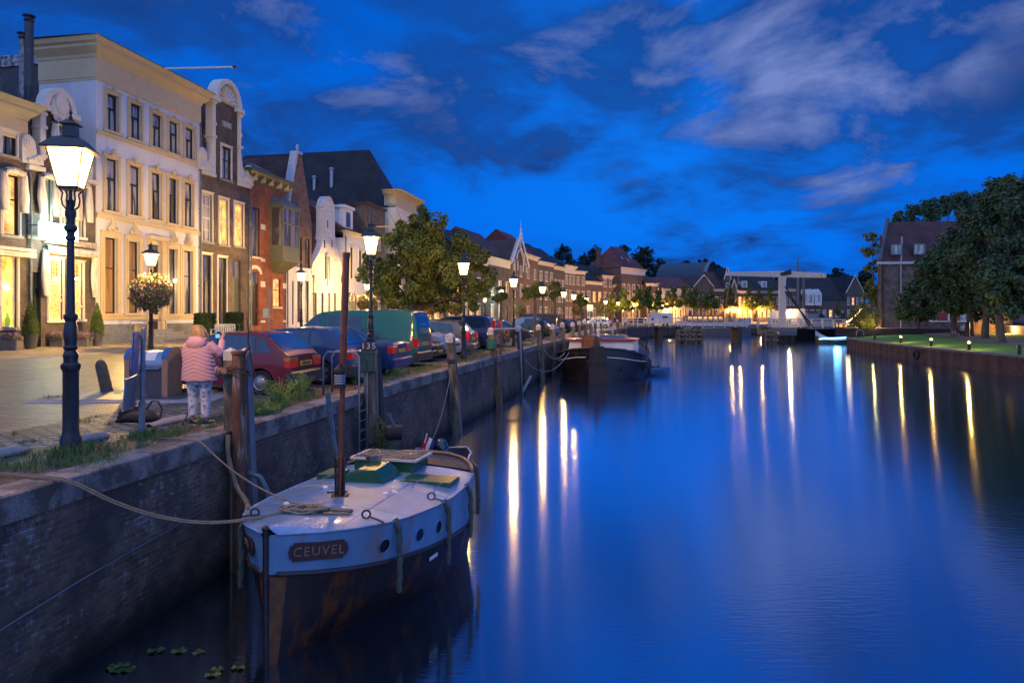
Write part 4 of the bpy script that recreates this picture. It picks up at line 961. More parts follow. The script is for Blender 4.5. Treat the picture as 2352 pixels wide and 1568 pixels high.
# ---------------------------------------------------------------- big hall with hipped dark roof, narrow front on the street
s0 = 58.9; r = thing('dark_roofed_hall', 'large hall with huge hipped dark tile roof and gold-lit white cornice, above the gables', 'building', Wd(s0, 18.7, 0), ANG)
wG = 6.6; ze = 12.6; zrg = 19.6
spec = [(.9+i*1.9, 1.9+i*1.9, z, z+1.8, 'd', 'T') for i in range(3) for z in (1.6, 4.9, 9.6)]
m = MB(); wall_grid(m, 0, wG, 0, ze+.8, spec); shell(m, wG, 22, 0, ze+.2); m.build('wall', CREAM, r)
for q in spec: window(r, *q[:4], q[4], SASH, bars=q[5], sur=TRIMW, surw=.08)
cornice(r, wG, ze+.3, ze+1.9, .8, TRIMC, side=1.2)
m = MB(); gable_roof(m, wG, 22, ze+.2, zrg-ze-.2, y0=.9, ov=.12, axis='y', hip0=3.3, hip1=3.0); m.build('roof', TL_DK, r)
for yy, zz, h, w_ in ((9.5, 15.0, 1.5, .16), (7.6, 15.3, 2.0, .18)):
    m = MB(); xx = wG/2*(zz-ze)/(zrg-ze); m.lathe([(w_,-.6),(w_,h-.14),(w_*1.7,h-.1),(w_*1.6,h),(.02,h+.1)], 10, (xx, yy, zz)); m.build('roof_vent', M('vent_grey', (.4,.42,.45), .5, .4), r, smooth='auto')
r = thing('brick_block', 'dark brick house with flat top and hoist beam, left of the dark roofed hall', 'house', Wd(51.9, 18.75, 0), ANG)
m = MB(); z1 = 11.9; spec = [(.7, 1.6, z, z+1.6, 'w', 'X') for z in (1.6, 4.8, 7.9)] + [(2.4, 3.3, z, z+1.6, 'd', 'X') for z in (1.6, 4.8, 7.9)]
wall_grid(m, 0, 4.3, 0, z1, spec); shell(m, 4.3, 9, 0, z1); m.build('wall', BR_GR, r)
for q in spec: window(r, *q[:4], q[4], SASHW, bars=q[5])
m = MB(); m.bx(-.12, 4.4, -.15, 9.1, z1, z1+.25); m.build('roof_edge', TL_BR, r)
m = MB(); m.bx(2.1, 2.22, -2.0, .1, 10.1, 10.22); m.tube([(2.16,-1.7,10.1),(2.16,-1.7,9.5)], .02, 5); m.ball((2.16,-1.7,9.35), .22, 8, 6, (1,1,.7)); m.build('hoist_beam', TRIMC, r)
r, s0 = facade_root('bell_gable_house', 'low white plastered house with a smooth bell-shaped gable', 716)
wH = local(789, s0); zsH = hz(752, 600); zt = hz(750, 478)
spec = [W_(747,753,589,641,'d','-')]
low = [W_(722,728,672,745,'c','+'), W_(738,744,672,745,'c','+'), W_(753,759,672,745,'c','+'), W_(767,773,672,745,'c','+')]
gz = 4.6
m = MB(); wall_grid(m, 0, wH, 0, hz(752,650), low); shell(m, wH, 10, 0, zsH-.4)
zl = hz(752,650); wall_grid(m, 0, wH, zl, zsH-1.2, [spec[0][:4]] if spec[0][3] < zsH-1.2 else [])
def bell(k):   # half width along the height
    if k < .12: return wH/2
    return wH/2*(.30 + .70*max(0, 1-(k-.12)/.60)**2.3) if k < .72 else wH/2*.30
poly = []; zb0 = zsH-1.2; N_ = 22
cxH = wH/2
for i in range(N_+1): k = i/N_; poly.append((cxH+bell(k), zb0+(zt-zb0)*k))
for i in range(1, 8): a = PI*i/8; poly.append((cxH+bell(1)*.92*math.cos(a), zt+bell(1)*1.0*math.sin(a)))
for i in range(N_, -1, -1): k = i/N_; poly.append((cxH-bell(k), zb0+(zt-zb0)*k))
m.prism(poly[::1], 0, .35); m.build('wall', STUCS, r)
for q in low: window(r, *q[:4], q[4], SASH, bars=q[5])
q = spec[0]; window(r, *q[:4], q[4], SASH, bars='-', y=-.14, sur=TRIMW, surw=.06)
m = MB(); pr = [p for p in poly]
for i in range(len(pr)-1):
    a, b = Vector(pr[i]), Vector(pr[i+1]); d = (b-a).normalized(); n_ = Vector((d.y, -d.x))*.16
    m.prism([(a.x,a.y),(a.x+n_.x,a.y+n_.y),(b.x+n_.x,b.y+n_.y),(b.x,b.y)], -.08, .55)
m.build('gable_edge', M('gable_edge_white', (.55,.56,.60), .7), r)
m = MB(); gable_roof(m, wH, 10, zsH-.6, (zt-zsH)*.75+.6, y0=.4, ov=.05); m.build('roof', TL_RD, r)
for (px, py) in ((752,515),(745,560),(762,560),(721,640),(752,648),(783,640)): m = MB(); c = local(px, s0); z = hz(px, py); m.bx(c-.03, c+.03, -.05, -.002, z-.3, z+.3); m.build('wall_anchor', IRON, r)
r, s0 = facade_root('white_fanlight_house', 'white plastered house with small dormer and fanlight door, half hidden by the leafy tree', 790)
wI = 51.85-s0; ze = hz(800, 548)
spec = [W_(803,811,568,640,'d','-'), W_(823,831,575,645,'d','-')]; dr = W_(801,822,672,745,'d')
m = MB(); wall_grid(m, 0, wI, 0, ze, spec+[dr]); shell(m, wI, 9, 0, ze); m.build('wall', STUCW, r)
for q in spec: window(r, *q[:4], q[4], SASH, bars=q[5], sur=TRIMW, surw=.07, sill=TRIMW)
door(r, *dr[:4], M('grey_green_door', (.07,.08,.07), .5))
m = MB(); c = (dr[0]+dr[1])/2; zz = dr[3]-.75
for i in range(7): a = PI*i/6; m.tube([(c,-.04,zz),(c+.8*math.cos(a),-.04,zz+.8*math.sin(a))], .03, 4)
m.tube([(c+.82*math.cos(PI*i/12),-.05,zz+.82*math.sin(PI*i/12)) for i in range(13)], .07, 5); m.build('fanlight', TRIMW, r)
cornice(r, wI, ze, ze+.6, .4, TRIMW)
m = MB(); gable_roof(m, wI, 9, ze+.6, 3.2, ov=.1, axis='x'); m.build('roof', TL_RD, r)
m = MB(); m.bx(1.0, 2.9, .5, 3, ze+.6, ze+2.7); m.bx(.85, 3.05, .35, 3, ze+2.7, ze+2.95); dm = m.build('dormer', WHITE, r); m = MB(); m.add([(1.5,.49,ze+1.1),(2.4,.49,ze+1.1),(2.4,.49,ze+2.4),(1.5,.49,ze+2.4)],[(0,1,2,3)]); m.build('pane', G_DARK, dm)
# more ordinary houses hidden behind the tree, up to the far row
def row_house(name, label, P, ang, w, h, d=9, wall=None, trim=None, roof='x', rh=3.0, roofm=None, nb=3, rows=None, base=.38, cor=.5, lit=(), chim=None, corn=True, sashm=None, doorm=None, hip=0.0, gwin=True, shop=False, yroof=0.0, g=None, group=None, glass='d'):
    wall = wall or BR_DK; trim = trim or TRIMW
    r = thing(name, label, 'house', (P[0], P[1], 0), ang, group)
    if rows is None: rows = [(base+1.1, base+2.7), (base+3.9, base+5.6)] if h < 8 else [(base+1.1, base+2.8), (base+4.1, base+6.0), (base+7.2, base+8.7)]
    rows = [q for q in rows if q[1] < h-.3]
    bay = w/nb; ww = min(1.0, bay*.48); spec = []
    for j, (a, b) in enumerate(rows):
        for i in range(nb):
            c = bay*(i+.5)
            if j == 0 and i == nb-1: continue
            spec.append((c-ww/2, c+ww/2, a, b, 'l' if (i, j) in lit else ('w' if (shop and j == 0) else glass)))
    dr = (w-bay*.5-.5, w-bay*.5+.5, base, base+2.6)
    m = MB(); wall_grid(m, 0, w, 0, h, spec+[dr]); shell(m, w, d, 0, h)
    if roof == 'g': m.prism([(0,h),(w,h),(w/2,h+rh)], 0, .3)
    m.build('wall', wall, r)
    for q in spec: window(r, *q[:4], q[4], sashm or SASHW, bars='T' if q[3]-q[2] > 1.3 else '+', sur=trim, surw=.06, sill=trim)
    door(r, *dr, doorm or BLACKP)
    if corn and roof != 'g': cornice(r, w, h-cor, h+.12, .42, trim)
    m = MB()
    if roof == 'x': gable_roof(m, w, d, h+.1, rh, ov=.08, axis='x', hip0=hip, hip1=hip)
    elif roof == 'y' : gable_roof(m, w, d, h+.1, rh, ov=.08, axis='y', hip0=hip, hip1=hip)
    elif roof == 'g': gable_roof(m, w, d, h+.02, rh, y0=.31, ov=.05, axis='y')
    rf = m.build('roof', roofm or TL_DK, r)
    if roof == 'g':
        m = MB()
        for a, b in (((-.1,h-.1),(w/2,h+rh+.1)), ((w/2,h+rh+.1),(w+.1,h-.1))):
            m.tube([(a[0],-.02,a[1]),(b[0],-.02,b[1])], .12, 4)
        m.build('verge_board', trim, r)
    if chim: chimney(r, chim[0], chim[1], h, h+rh*chim[2], .7, wall, rf)
    return r, rf

# downpipes on the nearer fronts
for nm, x, z in (('brick_house', 3.2, 7.2), ('gabled_shop_house', .12, 7.4), ('white_house', 7.45, 12.4), ('dated_gable_house', 4.75, 8.6), ('red_brick_house', .12, 9.0), ('brown_gable_house', .14, 8.0), ('bell_gable_house', .15, 4.6), ('white_fanlight_house', .2, 8.3), ('brick_block', .15, 11.5)):
    o = bpy.data.objects[nm]; m = MB(); m.tube([(x,-.09,.4),(x,-.09,z),(x,-.02,z+.25)], .05, 6)
    for i in range(int(z/2.2)): m.bx(x-.075, x+.075, -.10, .0, 1.2+2.2*i, 1.27+2.2*i)
    m.build('drain_pipe', LEAD, o)
# ---------------------------------------------------------------- the bending far row of houses
ROW = [Vector(p) for p in ((-11.6,62),(-8.9,73),(-2.3,89),(4.1,111.4),(11.3,127.5),(23,142),(45.4,152.8),(82,161),(140,170))]
def rowpt(px):
    k = (px-1176)/F
    for a, b in zip(ROW, ROW[1:]):
        fa, fb = a.x-k*a.y, b.x-k*b.y
        if fa <= 0 <= fb or fa >= 0 >= fb:
            q = fa/(fa-fb) if fa != fb else 0
            return a.lerp(b, q)
    return ROW[-1]
def seg(px0, px1):
    a, b = rowpt(px0), rowpt(px1); u = b-a; return a, math.atan2(u.y, u.x), u.length, (a+b)/2
def zpx(py, Y): return EYE-(py-725)/F*Y
def rh_(name, label, px0, px1, pyc, pyr, **k):
    a, ang, w, mid = seg(px0, px1); h = zpx(pyc, mid.y); d = k.pop('d', 9)
    rg = zpx(pyr, mid.y+d*.45)-h if pyr else 2.5
    return row_house(name, label, a, ang, w-.04, h, d=d, rh=rg, **k)
P_CR = M('cream_paint_wall', (.5,.42,.30), .8); 
rh_('tree_hidden_house', 'plain brick house with lit shopfront behind the trunk of the leafy tree', 972, 1030, 610, 570, roofm=TL_DK, shop=True, lit=((0,1),))
rh_('tree_hidden_house', 'cream house with amber windows behind the right side of the leafy tree', 1030, 1074, 600, 560, wall=P_CR, shop=True, lit=((1,1),))
r_, rf = rh_('big_dark_roof_house', 'house with big dark roof and tall square chimney right behind the leafy tree', 1074, 1121, 598, 534, wall=BR_GR, shop=True, chim=(1.2, 4.2, 1.15))
r_, rf = rh_('curved_cornice_house', 'brick house with broad white cornice and attic windows, behind the blue lit shop sign', 1121, 1172, 597, 536, wall=BR_DK, nb=3, lit=((0,2),(1,2),(2,2),(1,1)), cor=.9, roofm=TL_BR, glass='w')
sg = thing('shop_sign', 'small cyan white glowing shop sign with a heart shaped lamp below', 'sign', (*(rowpt(1141)+Vector((.6,-1.2))), 0), ANG)
Y_ = rowpt(1141).y-1.2; m = MB(); m.bx(-1.0, 1.0, -.1, .0, zpx(674, Y_), zpx(664, Y_)); m.build('glowing_panel', emat('sign_cyan', (.55,.95,1), 4), sg)
m = MB(); zz = zpx(680, Y_); m.prism([(0,zz-.55),(.5,zz-.05),(.42,zz+.22),(.18,zz+.26),(0,zz+.08),(-.18,zz+.26),(-.42,zz+.22),(-.5,zz-.05)], -.1, 0); m.build('heart', emat('sign_cyan', (.55,.95,1), 4), sg); light('sign_light', (0, -.8, zz-1), 150, (.5,.95,1), .3, sg)
# gothic gable
a, ang, w, mid = seg(1172, 1204); h = zpx(603, mid.y); zp = zpx(549, mid.y)
r_, rf = row_house('gothic_gable_house', 'narrow brick house whose white timber gothic gable ends in a spire', a, ang, w-.04, h, roof='g', rh=zp-h, nb=2, wall=BR_DK, roofm=TL_BR, lit=((0,1),))
m = MB(); ox = w/2
for sx in (-1, 1):
    m.tube([(ox+sx*w*.62,-.5,h-.3),(ox+sx*w*.3,-.5,(h+zp)/2+.2),(ox,-.5,zp+.6)], .17, 4); m.tube([(ox+sx*w*.3,-.5,h+.3),(ox+sx*w*.22,-.5,h+1.2),(ox,-.5,h+(zp-h)*.62)], .10, 4)
    for q in (.2,.42): m.bx(ox+sx*w*q-.1, ox+sx*w*q+.1, -.52,-.45, h-1.3, h+.2)
m.tube([(ox,-.5,h+1.7),(ox,-.5,zp+.6)], .08, 4); m.lathe([(.25,0),(.3,.25),(.12,.35),(.10,.8),(.18,.9),(.03,1.1),(.02,2.2)], 8, (ox,-.5,zp+.5)); m.build('gable_timber', WHITE, r_)
rh_('red_roof_dormer_house', 'brick house with white cornice, red brown roof and a white dormer', 1204, 1236, 589, 539, nb=2, wall=BR_BR, roofm=TL_RD, lit=())
m = None
rh_('twin_window_house', 'brick house with slate roof, right of the white dormer', 1236, 1272, 604, 561, nb=3, wall=BR_DK, roofm=TL_DK)
rh_('square_window_house', 'pale brick house with three small square windows under its cornice', 1272, 1297, 614, 573, nb=3, wall=BR_GR, roofm=TL_DK, rows=[(1.4,3.0),(4.2,5.6),(7.0,8.0)])
rh_('low_cornice_house', 'pale house with tiny attic openings in its white cornice', 1297, 1322, 612, 592, nb=3, wall=BR_BR, trim=TRIMW, cor=1.3)
rh_('dark_window_house', 'brown brick house with a dark window band left of the white loft house', 1322, 1345, 624, 606, nb=2, wall=BR_BR)
rh_('white_loft_house', 'brick house with white loft windows and two lit amber windows', 1345, 1384, 648, 609, nb=3, wall=BR_DK, lit=((1,1),(2,1)), roofm=TL_DK)
rh_('step_roof_house', 'small house with white cornice and bracket, left of the big red roof', 1384, 1408, 634, 612, nb=2, wall=BR_BR, hip=1)
rh_('low_link_house', 'low brick house under the left side of the big red hipped roof', 1408, 1428, 655, 640, nb=2, wall=BR_DK)
# big red hipped roof house
a = at(1427, 725, 139).xy; b = at(1482, 725, 147).xy; u = b-a; ang = math.atan2(u.y, u.x); h = zpx(617, 142)
r_, rf = row_house('red_hip_roof_house', 'stately brick house with big red hipped roof, arched white windows and skylights', a, ang, u.length, h, d=8.5, rh=4.8, roof='x', hip=3.2, nb=5, wall=BR_DK, roofm=TL_MR, cor=1.2, rows=[(1.4,3.4),(5.0,8.2)], trim=TRIMW, chim=(.2, 5.5, .85))
for i, (u_, v_) in enumerate(((.35,.5),(.55,.42),(.75,.55))):
    m = MB(); w_ = u.length; y_ = -.08+v_*4.2; z_ = h+.12+v_*4.7; m.box((w_*u_, y_, z_), (.6,.9,.06), rx=math.atan2(4.8,4.3)); m.build('skylight', G_CURT, rf)
rh_('low_red_roof_house', 'low house with red brown roof right of the stately hip roofed house', 1484, 1512, 652, 630, nb=2, wall=BR_DK, roofm=TL_BR)
rh_('long_red_roof_house', 'long low house with red tile roof in front of the dark arched roof', 1512, 1592, 664, 638, nb=7, wall=STUCW, roofm=TL_RD)
rh_('brick_gable_shop', 'red brick house with stepped gable in front of the arched roof opening', 1594, 1640, 658, 634, nb=3, wall=BR_BR, roof='g', roofm=TL_BR)
rh_('white_cornice_shop', 'low brick house with a bright white cornice beside the narrow neck gable', 1640, 1664, 664, 625, nb=2, wall=BR_DK, roofm=TL_BR)
rh_('narrow_gable_house', 'tall very narrow gabled house at the left tip of the drawbridge beam', 1664, 1679, 640, 618, nb=1, wall=BR_GR, roof='g', roofm=TL_DK, rows=[(4.2,6),(7.2,9)])
rh_('small_gable_house', 'small brick gabled house right of the narrow one', 1679, 1694, 668, 644, nb=1, wall=BR_BR, roof='g', roofm=TL_BR, rows=[(4.2,6)])
for i, (p0, p1, lab, nb) in enumerate(((1694,1740,'terraced house with dark roof, skylights and dormer left of the bridge tower',4),(1740,1792,'terraced house with dark roof and white cornice directly left of the bridge tower',5))):
    r_, rf = rh_('terraced_house', lab, p0, p1, 668, 634, nb=nb, wall=BR_DK if i else BR_BR, roofm=TL_DK, lit=((1,0),), glass='w' if i == 0 else 'd', shop=True)
    m = MB(); hh = zpx(668, 157); m.bx(1.6,2.9,.8,3,hh+.6,hh+2.2); dm = m.build('dormer', WHITE, rf); m = MB(); m.add([(1.8,.79,hh+.8),(2.7,.79,hh+.8),(2.7,.79,hh+2.0),(1.8,.79,hh+2.0)],[(0,1,2,3)]); m.build('pane', G_DARK, dm)
rh_('cornice_house', 'brick house with white cornice seen behind the bridge tower stays', 1794, 1828, 664, 645, nb=4, wall=BR_BR, lit=((0,0),), roofm=TL_DK)
r_, rf = rh_('modern_row_house', 'modern brick terrace with large dark roof and pointed white bays, right of the bridge tower', 1828, 1944, 690, 636, nb=8, wall=BR_GR, lit=((5,0),(4,1),(5,1)), roofm=TL_DK, corn=False, d=12)
for i in range(2):
    m = MB(); hh = zpx(690, 160); xx = 2.4+i*2.1; m.prism([(xx,hh-1.2),(xx+1.7,hh-1.2),(xx+1.7,hh+1.6),(xx+.85,hh+2.6),(xx,hh+1.6)], -.8, 3); bb = m.build('pointed_bay', WHITE, r_)
    m = MB(); m.add([(xx+.25,-.81,hh-.6),(xx+1.45,-.81,hh-.6),(xx+1.45,-.81,hh+1.3),(xx+.25,-.81,hh+1.3)],[(0,1,2,3)]); m.build('pane', G_CURT, bb)
rh_('modern_end_house', 'modern brick house with pale gable edges at the right end of the far row', 1944, 1985, 672, 636, nb=4, wall=BR_GR, lit=((1,1),(2,2)), roofm=TL_DK, roof='g', d=12)
# dark arched roof building
p0, p1 = at(1500, 725, 176), at(1600, 725, 172); u = (p1-p0).xy; ang = math.atan2(u.y, u.x)
r = thing('arched_roof_building', 'modern building with a dark blue barrel vault roof behind the red roofs', 'building', (*p0.xy, 0), ang-.25)
zt = zpx(603, 176); wL = 12.5; m = MB(); rows = []
for i in range(17):
    a_ = PI*i/16; rows.append([(0, 6.5-6.5*math.cos(a_), 4.5+(zt-4.5)*math.sin(a_)), (wL, 6.5-6.5*math.cos(a_), 4.5+(zt-4.5)*math.sin(a_))])
m.grid(rows); m.build('vault_roof', M('teal_dark_metal', (.03,.06,.08), .45, .3), r)
for x_, nm in ((wL, 'end_wall'),(0,'back_wall')):
    m = MB(); pl = [(6.5-6.5*math.cos(PI*i/16), 4.5+(zt-4.5)*math.sin(PI*i/16)) for i in range(17)]; m.prism([(0,0)]+pl+[(13,0)], x_-.05, x_+.02, 'yz'); m.build(nm, M('dark_wall', (.04,.03,.03), .8), r)
m = MB(); rows = []
for i in range(17):
    a_ = PI*i/16; rows.append([(wL-.02, 6.5-6.6*math.cos(a_), 4.5+(zt-4.4)*math.sin(a_)), (wL+1.0, 6.5-6.6*math.cos(a_), 4.5+(zt-4.4)*math.sin(a_))])
m.grid(rows); m.build('roof_rim', LEAD, r)
# ---------------------------------------------------------------- brick warehouse on the right bank
Yw = 88; x0_ = at(2019, 725, Yw).x; r = WH = thing('brick_warehouse', 'old brick warehouse with red tile roof, gold-lit edge and red shutters behind the dark trees', 'building', (x0_, Yw, 0), -.10)
zv = zpx(601, Yw); zrr = zpx(504, Yw+3.2); wW = 24
spec = [(x-x0_, x-x0_+2.2, zpx(737, Yw), zpx(716, Yw), 'c', 'X') for x in (at(2131,725,Yw).x, at(2166+4,725,Yw).x)]
m = MB(); wall_grid(m, 0, wW, -.3, zv, spec); shell(m, wW, 12, -.3, zv); m.prism([(0,zv),(12,zv),(3.2+2.8,zrr)], .0, .3, 'yz'); m.build('wall', brickmat('warehouse_brick', (.12,.10,.09), (.17,.13,.11), (.20,.18,.16), stain=(.07,.055,.05), stcut=.55), r)
m = MB(); gable_roof(m, wW, 12, zv, zrr-zv, y0=0, ov=.2, axis='x'); rf = m.build('roof', tilemat('old_purple_tiles', (.075,.028,.03), (.11,.04,.04)), r)
for q in spec:
    window(r, *q[:4], 'c', SASHW, bars='X', sur=WHITE, surw=.12, sill=WHITE)
    for sx in (-1, 1):
        m = MB(); c = q[0]-.75 if sx < 0 else q[1]+.75; m.bx(c-.55, c+.55, -.09, -.03, q[2], q[3]); m.build('red_shutter', M('shutter_red', (.22,.02,.02), .5), r)
for px in (2056, 2107):
    xx = at(px, 725, Yw).x-x0_; sl = (zrr-zv)/6; m = MB(); m.bx(xx-1.2*.6, xx+1.2*.6, .5, 2.6, zv+.9, zv+2.3); dm = m.build('roof_window', LEAD, rf); m = MB(); m.add([(xx-.55,.49,zv+1.05),(xx+.55,.49,zv+1.05),(xx+.55,.49,zv+2.15),(xx-.55,.49,zv+2.15)],[(0,1,2,3)]); m.build('pane', G_CURT, dm)
m = MB(); m.bx(-.1, .35, -.25, -.02, -.3, zrr*.0+zv+.1); m.build('corner_pier', BR_BR, r)
m = MB(); m.bx(-.25, wW, -.35, -.02, zv-.35, zv-.02); m.build('gutter', M('gutter_blue_white', (.4,.45,.5), .5), r)
xx = at(2067,725,Yw).x-x0_; m = MB(); m.tube([(xx,-.12,-.2),(xx,-.12,zv-.1)], .10, 6); m.tube([(xx,-.1,zv),(xx,.8,zv+.9),(xx,1.2,zv+3.3)], .12, 6); m.build('drain_pipe', M('grey_pipe', (.3,.33,.38), .5), r)
m = MB(); m.tube([(.55,-.12,-.2),(.55,-.12,zv-.3)], .07, 6); m.build('drain_pipe', IRON, r)
m = MB(); m.prism([(-.1,zv-.3),(5.9,zrr-.1),(5.9,zrr+.5),(5.4,zrr+.5),(-.1,zv+.4)], -.12, .35, 'yz'); m.build('gable_coping', M('blue_grey_coping', (.07,.09,.11), .7), r)
# narrow lit side face and red shutters on the gable end
for i in range(5):
    m = MB(); zz = 1.2+i*2.4; m.bx(-.16, -.02, 1.0, 2.2, zz, zz+1.5); m.build('red_shutter', M('shutter_red', (.22,.02,.02), .5), r)
def skew(o):
    if o.type == 'MESH':
        for v in o.data.vertices: v.co.x += .60*v.co.y*(1 - min(1, v.co.x/24))
    for c_ in list(o.children): skew(c_)
skew(WH)
light('wall_light', (-.7, -.2, .5), 700, (1,.55,.15), .2, r)
# lit ruin wall under the trees
rw = thing('old_brick_wall', 'crumbling old brick wall lit orange behind the tree trunks on the lawn', 'wall', (*at(2230, 725, 74).xy, -.3), .05)
m = MB(); q = random.Random(4); n = 40; wd = (2330-2230)/F*74
rows = [[(wd*i/n, 0, 0), (wd*i/n, q.uniform(-.03,.03), 2.2), (wd*i/n, 0, 4.6+q.uniform(-.25,.25))] for i in range(n+1)]
m.grid(rows); m.grid([[(p[0], .6, p[2]) for p in rw_] for rw_ in rows]); m.add([(0,0,0),(0,.6,0),(0,.6,4.5),(0,0,4.5)],[(0,1,2,3)]); m.build('masonry', brickmat('old_masonry', (.30,.16,.08), (.36,.21,.11), (.10,.07,.05), w=.5, h=.18, ms=.03, bump=1.5, stain=(.10,.07,.05)), rw)
light('wall_light', (2.2, -2.6, .6), 700, (1,.55,.18), .15, rw)
light('wall_light', (9, -4.5, 2.2), 400, (1,.75,.35), .15, rw)
# ---------------------------------------------------------------- trees
def leafmat(name, c, var=.5):
    if name in MATS: return MATS[name]
    m, t, b = newmat(name); tcn = t.nodes.new('ShaderNodeTexCoord'); n = t.nodes.new('ShaderNodeTexNoise'); n.inputs['Scale'].default_value = 1.1; n.inputs['Detail'].default_value = 6; t.links.new(tcn.outputs['Object'], n.inputs['Vector'])
    r = ramp(t, [(.3, tuple(x*(1-var) for x in c)), (.55, c), (.72, (c[0]*2.0, c[1]*1.6, c[2]*1.1))]); t.links.new(n.outputs[0], r.inputs[0]); t.links.new(r.outputs[0], b.inputs['Base Color'])
    b.inputs['Roughness'].default_value = .6; b.inputs['Specular IOR Level'].default_value = .35
    return m
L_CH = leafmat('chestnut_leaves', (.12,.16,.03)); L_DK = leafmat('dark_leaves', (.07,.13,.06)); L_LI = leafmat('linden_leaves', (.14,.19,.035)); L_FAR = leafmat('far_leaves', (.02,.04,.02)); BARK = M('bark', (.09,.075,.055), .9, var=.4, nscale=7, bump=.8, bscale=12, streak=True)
def crown_mb(clumps, n, size, seed, thick=.35, fl=.75, twig=True, solid=False):
    q = random.Random(seed); m = MB(); tot = sum(c[1]**2 for c in clumps)
    for c, rr, *sq in clumps:
        c = Vector(c); sx, sy, sz = sq[0] if sq else (1,1,.8)
        # sub-clumps give an uneven edge
        subs = []
        ns = max(5, int(10*rr/2.2)+4)
        for i in range(ns):
            d = Vector((q.gauss(0,1), q.gauss(0,1), q.gauss(0,1))).normalized(); k = q.uniform(.45, .92)
            subs.append((c + Vector((d.x*sx, d.y*sy, d.z*sz))*rr*k, rr*q.uniform(.28,.46)))
        cnt = int(n*rr*rr/tot)
        for i in range(cnt):
            sc_, sr = q.choice(subs); d = Vector((q.gauss(0,1), q.gauss(0,1), q.gauss(0,1))).normalized()
            p = sc_ + Vector((d.x, d.y, d.z*.8))*sr*(q.random()**thick)
            if solid: p = c + Vector((d.x*sx, d.y*sy, d.z*sz))*rr*q.uniform(.78, 1.04)*(1+.10*math.sin(d.x*9+d.z*7+seed))
            s = size*q.uniform(.6,1.35); nrm = (d + Vector((q.gauss(0,.5), q.gauss(0,.5), q.gauss(.4,.5)))).normalized(); a = nrm.orthogonal().normalized(); a = Matrix.Rotation(q.uniform(0,2*PI), 3, nrm) @ a; b = nrm.cross(a)
            dr = nrm*s*.18
            m.add([p-a*s*.5-dr, p-b*s*.32, p+a*s*.5-dr, p+b*s*.32], [(0,1,2,3)])
    return m
def tree(name, label, base, clumps, n, size, mat, trunk_r=.18, trunk_top=None, seed=1, group=None, lean=(0,0), cat='tree', thick=.35):
    """clumps are relative to the base"""
    t = thing(name, label, cat, base, 0, group)
    tz = trunk_top or min(c[0][2]-c[1]*.6 for c in clumps)+.4; q = random.Random(seed)
    m = MB(); top = Vector((lean[0], lean[1], tz)); pts = [Vector((0,0,-.15)), Vector((lean[0]*.1,lean[1]*.1,.25)), Vector((lean[0]*.35,lean[1]*.35,tz*.4)), Vector((lean[0]*.7+.05,lean[1]*.7,tz*.75)), top]
    m.tube(pts, [trunk_r*1.5, trunk_r*1.12, trunk_r, trunk_r*.9, trunk_r*.75], 9)
    for c, rr, *_ in clumps[:10]:
        c = Vector(c); mid = top.lerp(c, .5) + Vector((q.uniform(-.2,.2)*rr, q.uniform(-.2,.2)*rr, .1)); m.tube([top+Vector((0,0,-.2)), mid, c+Vector((0,0,rr*.3))], [trunk_r*.55, trunk_r*.33, trunk_r*.1], 6)
        for j in range(3):
            e = c + Vector((q.uniform(-1,1), q.uniform(-1,1), q.uniform(-.3,.8)))*rr*.8; m.tube([mid.lerp(c, .4), e], [trunk_r*.2, trunk_r*.04], 4)
    m.build('trunk', BARK, t, smooth=True)
    crown_mb(clumps, n, size, seed, thick).build('crown', mat, t)
    return t
# the leafy chestnut on the quay
Yt = 33; B = at(960, 725, Yt); B = Vector((B.x, B.y, 0))
def CL(px, py, r, dy=0.0): p = at(px, py, Yt+dy); return (tuple(p-B), r)
tree('chestnut_tree', 'big leafy chestnut tree on the quay behind the green van, lit by street lamps', B, [CL(940,525,1.1), CL(900,570,1.25), CL(985,530,1.2), CL(1045,570,1.2), CL(885,640,1.2), CL(960,590,1.5,-.5), CL(1010,620,1.5,-.6), CL(1080,640,1.15), CL(930,655,1.35,-.4), CL(1065,690,.9), CL(895,690,.8), CL(1000,675,1.3,.3), CL(960,505,.8), CL(1105,670,.6), CL(853,598,.5), CL(862,655,.6), CL(1095,600,.8), CL(960,560,1.4,.6)], 26000, .17, L_CH, .16, 2.2, 3, thick=.3)
# smaller trees along the parking strip behind the lamps
for i, (px, Y, top, bot, w, lab) in enumerate(((1228,56,640,705,60,'round dark tree between the fourth and fifth quay lamps'),(1275,68,640,705,42,'round dark tree behind the fifth quay lamp'),(1335,80,672,715,30,'small tree under the closely set pair of lamps'),(1150,64,655,705,36,'small tree below the blue lit shop sign'))):
    B = at(px, 725, Y); B.z = .1; r_ = w/F*Y/2; zc_ = zpx((top+bot)/2, Y); hh = (bot-top)/F*Y/2
    tree('street_tree', lab, B, [((0,0,zc_), r_*.9, (1,1,.7)), ((-r_*.45,0,zc_-.3*hh), r_*.6, (1,1,.8)), ((r_*.45,.2,zc_-.1), r_*.6, (1,1,.8)), ((0,0,zc_+.5*hh), r_*.55, (1,1,.8))], 3500, .26, L_CH, .14, None, 20+i, 'street trees in the parking strip')
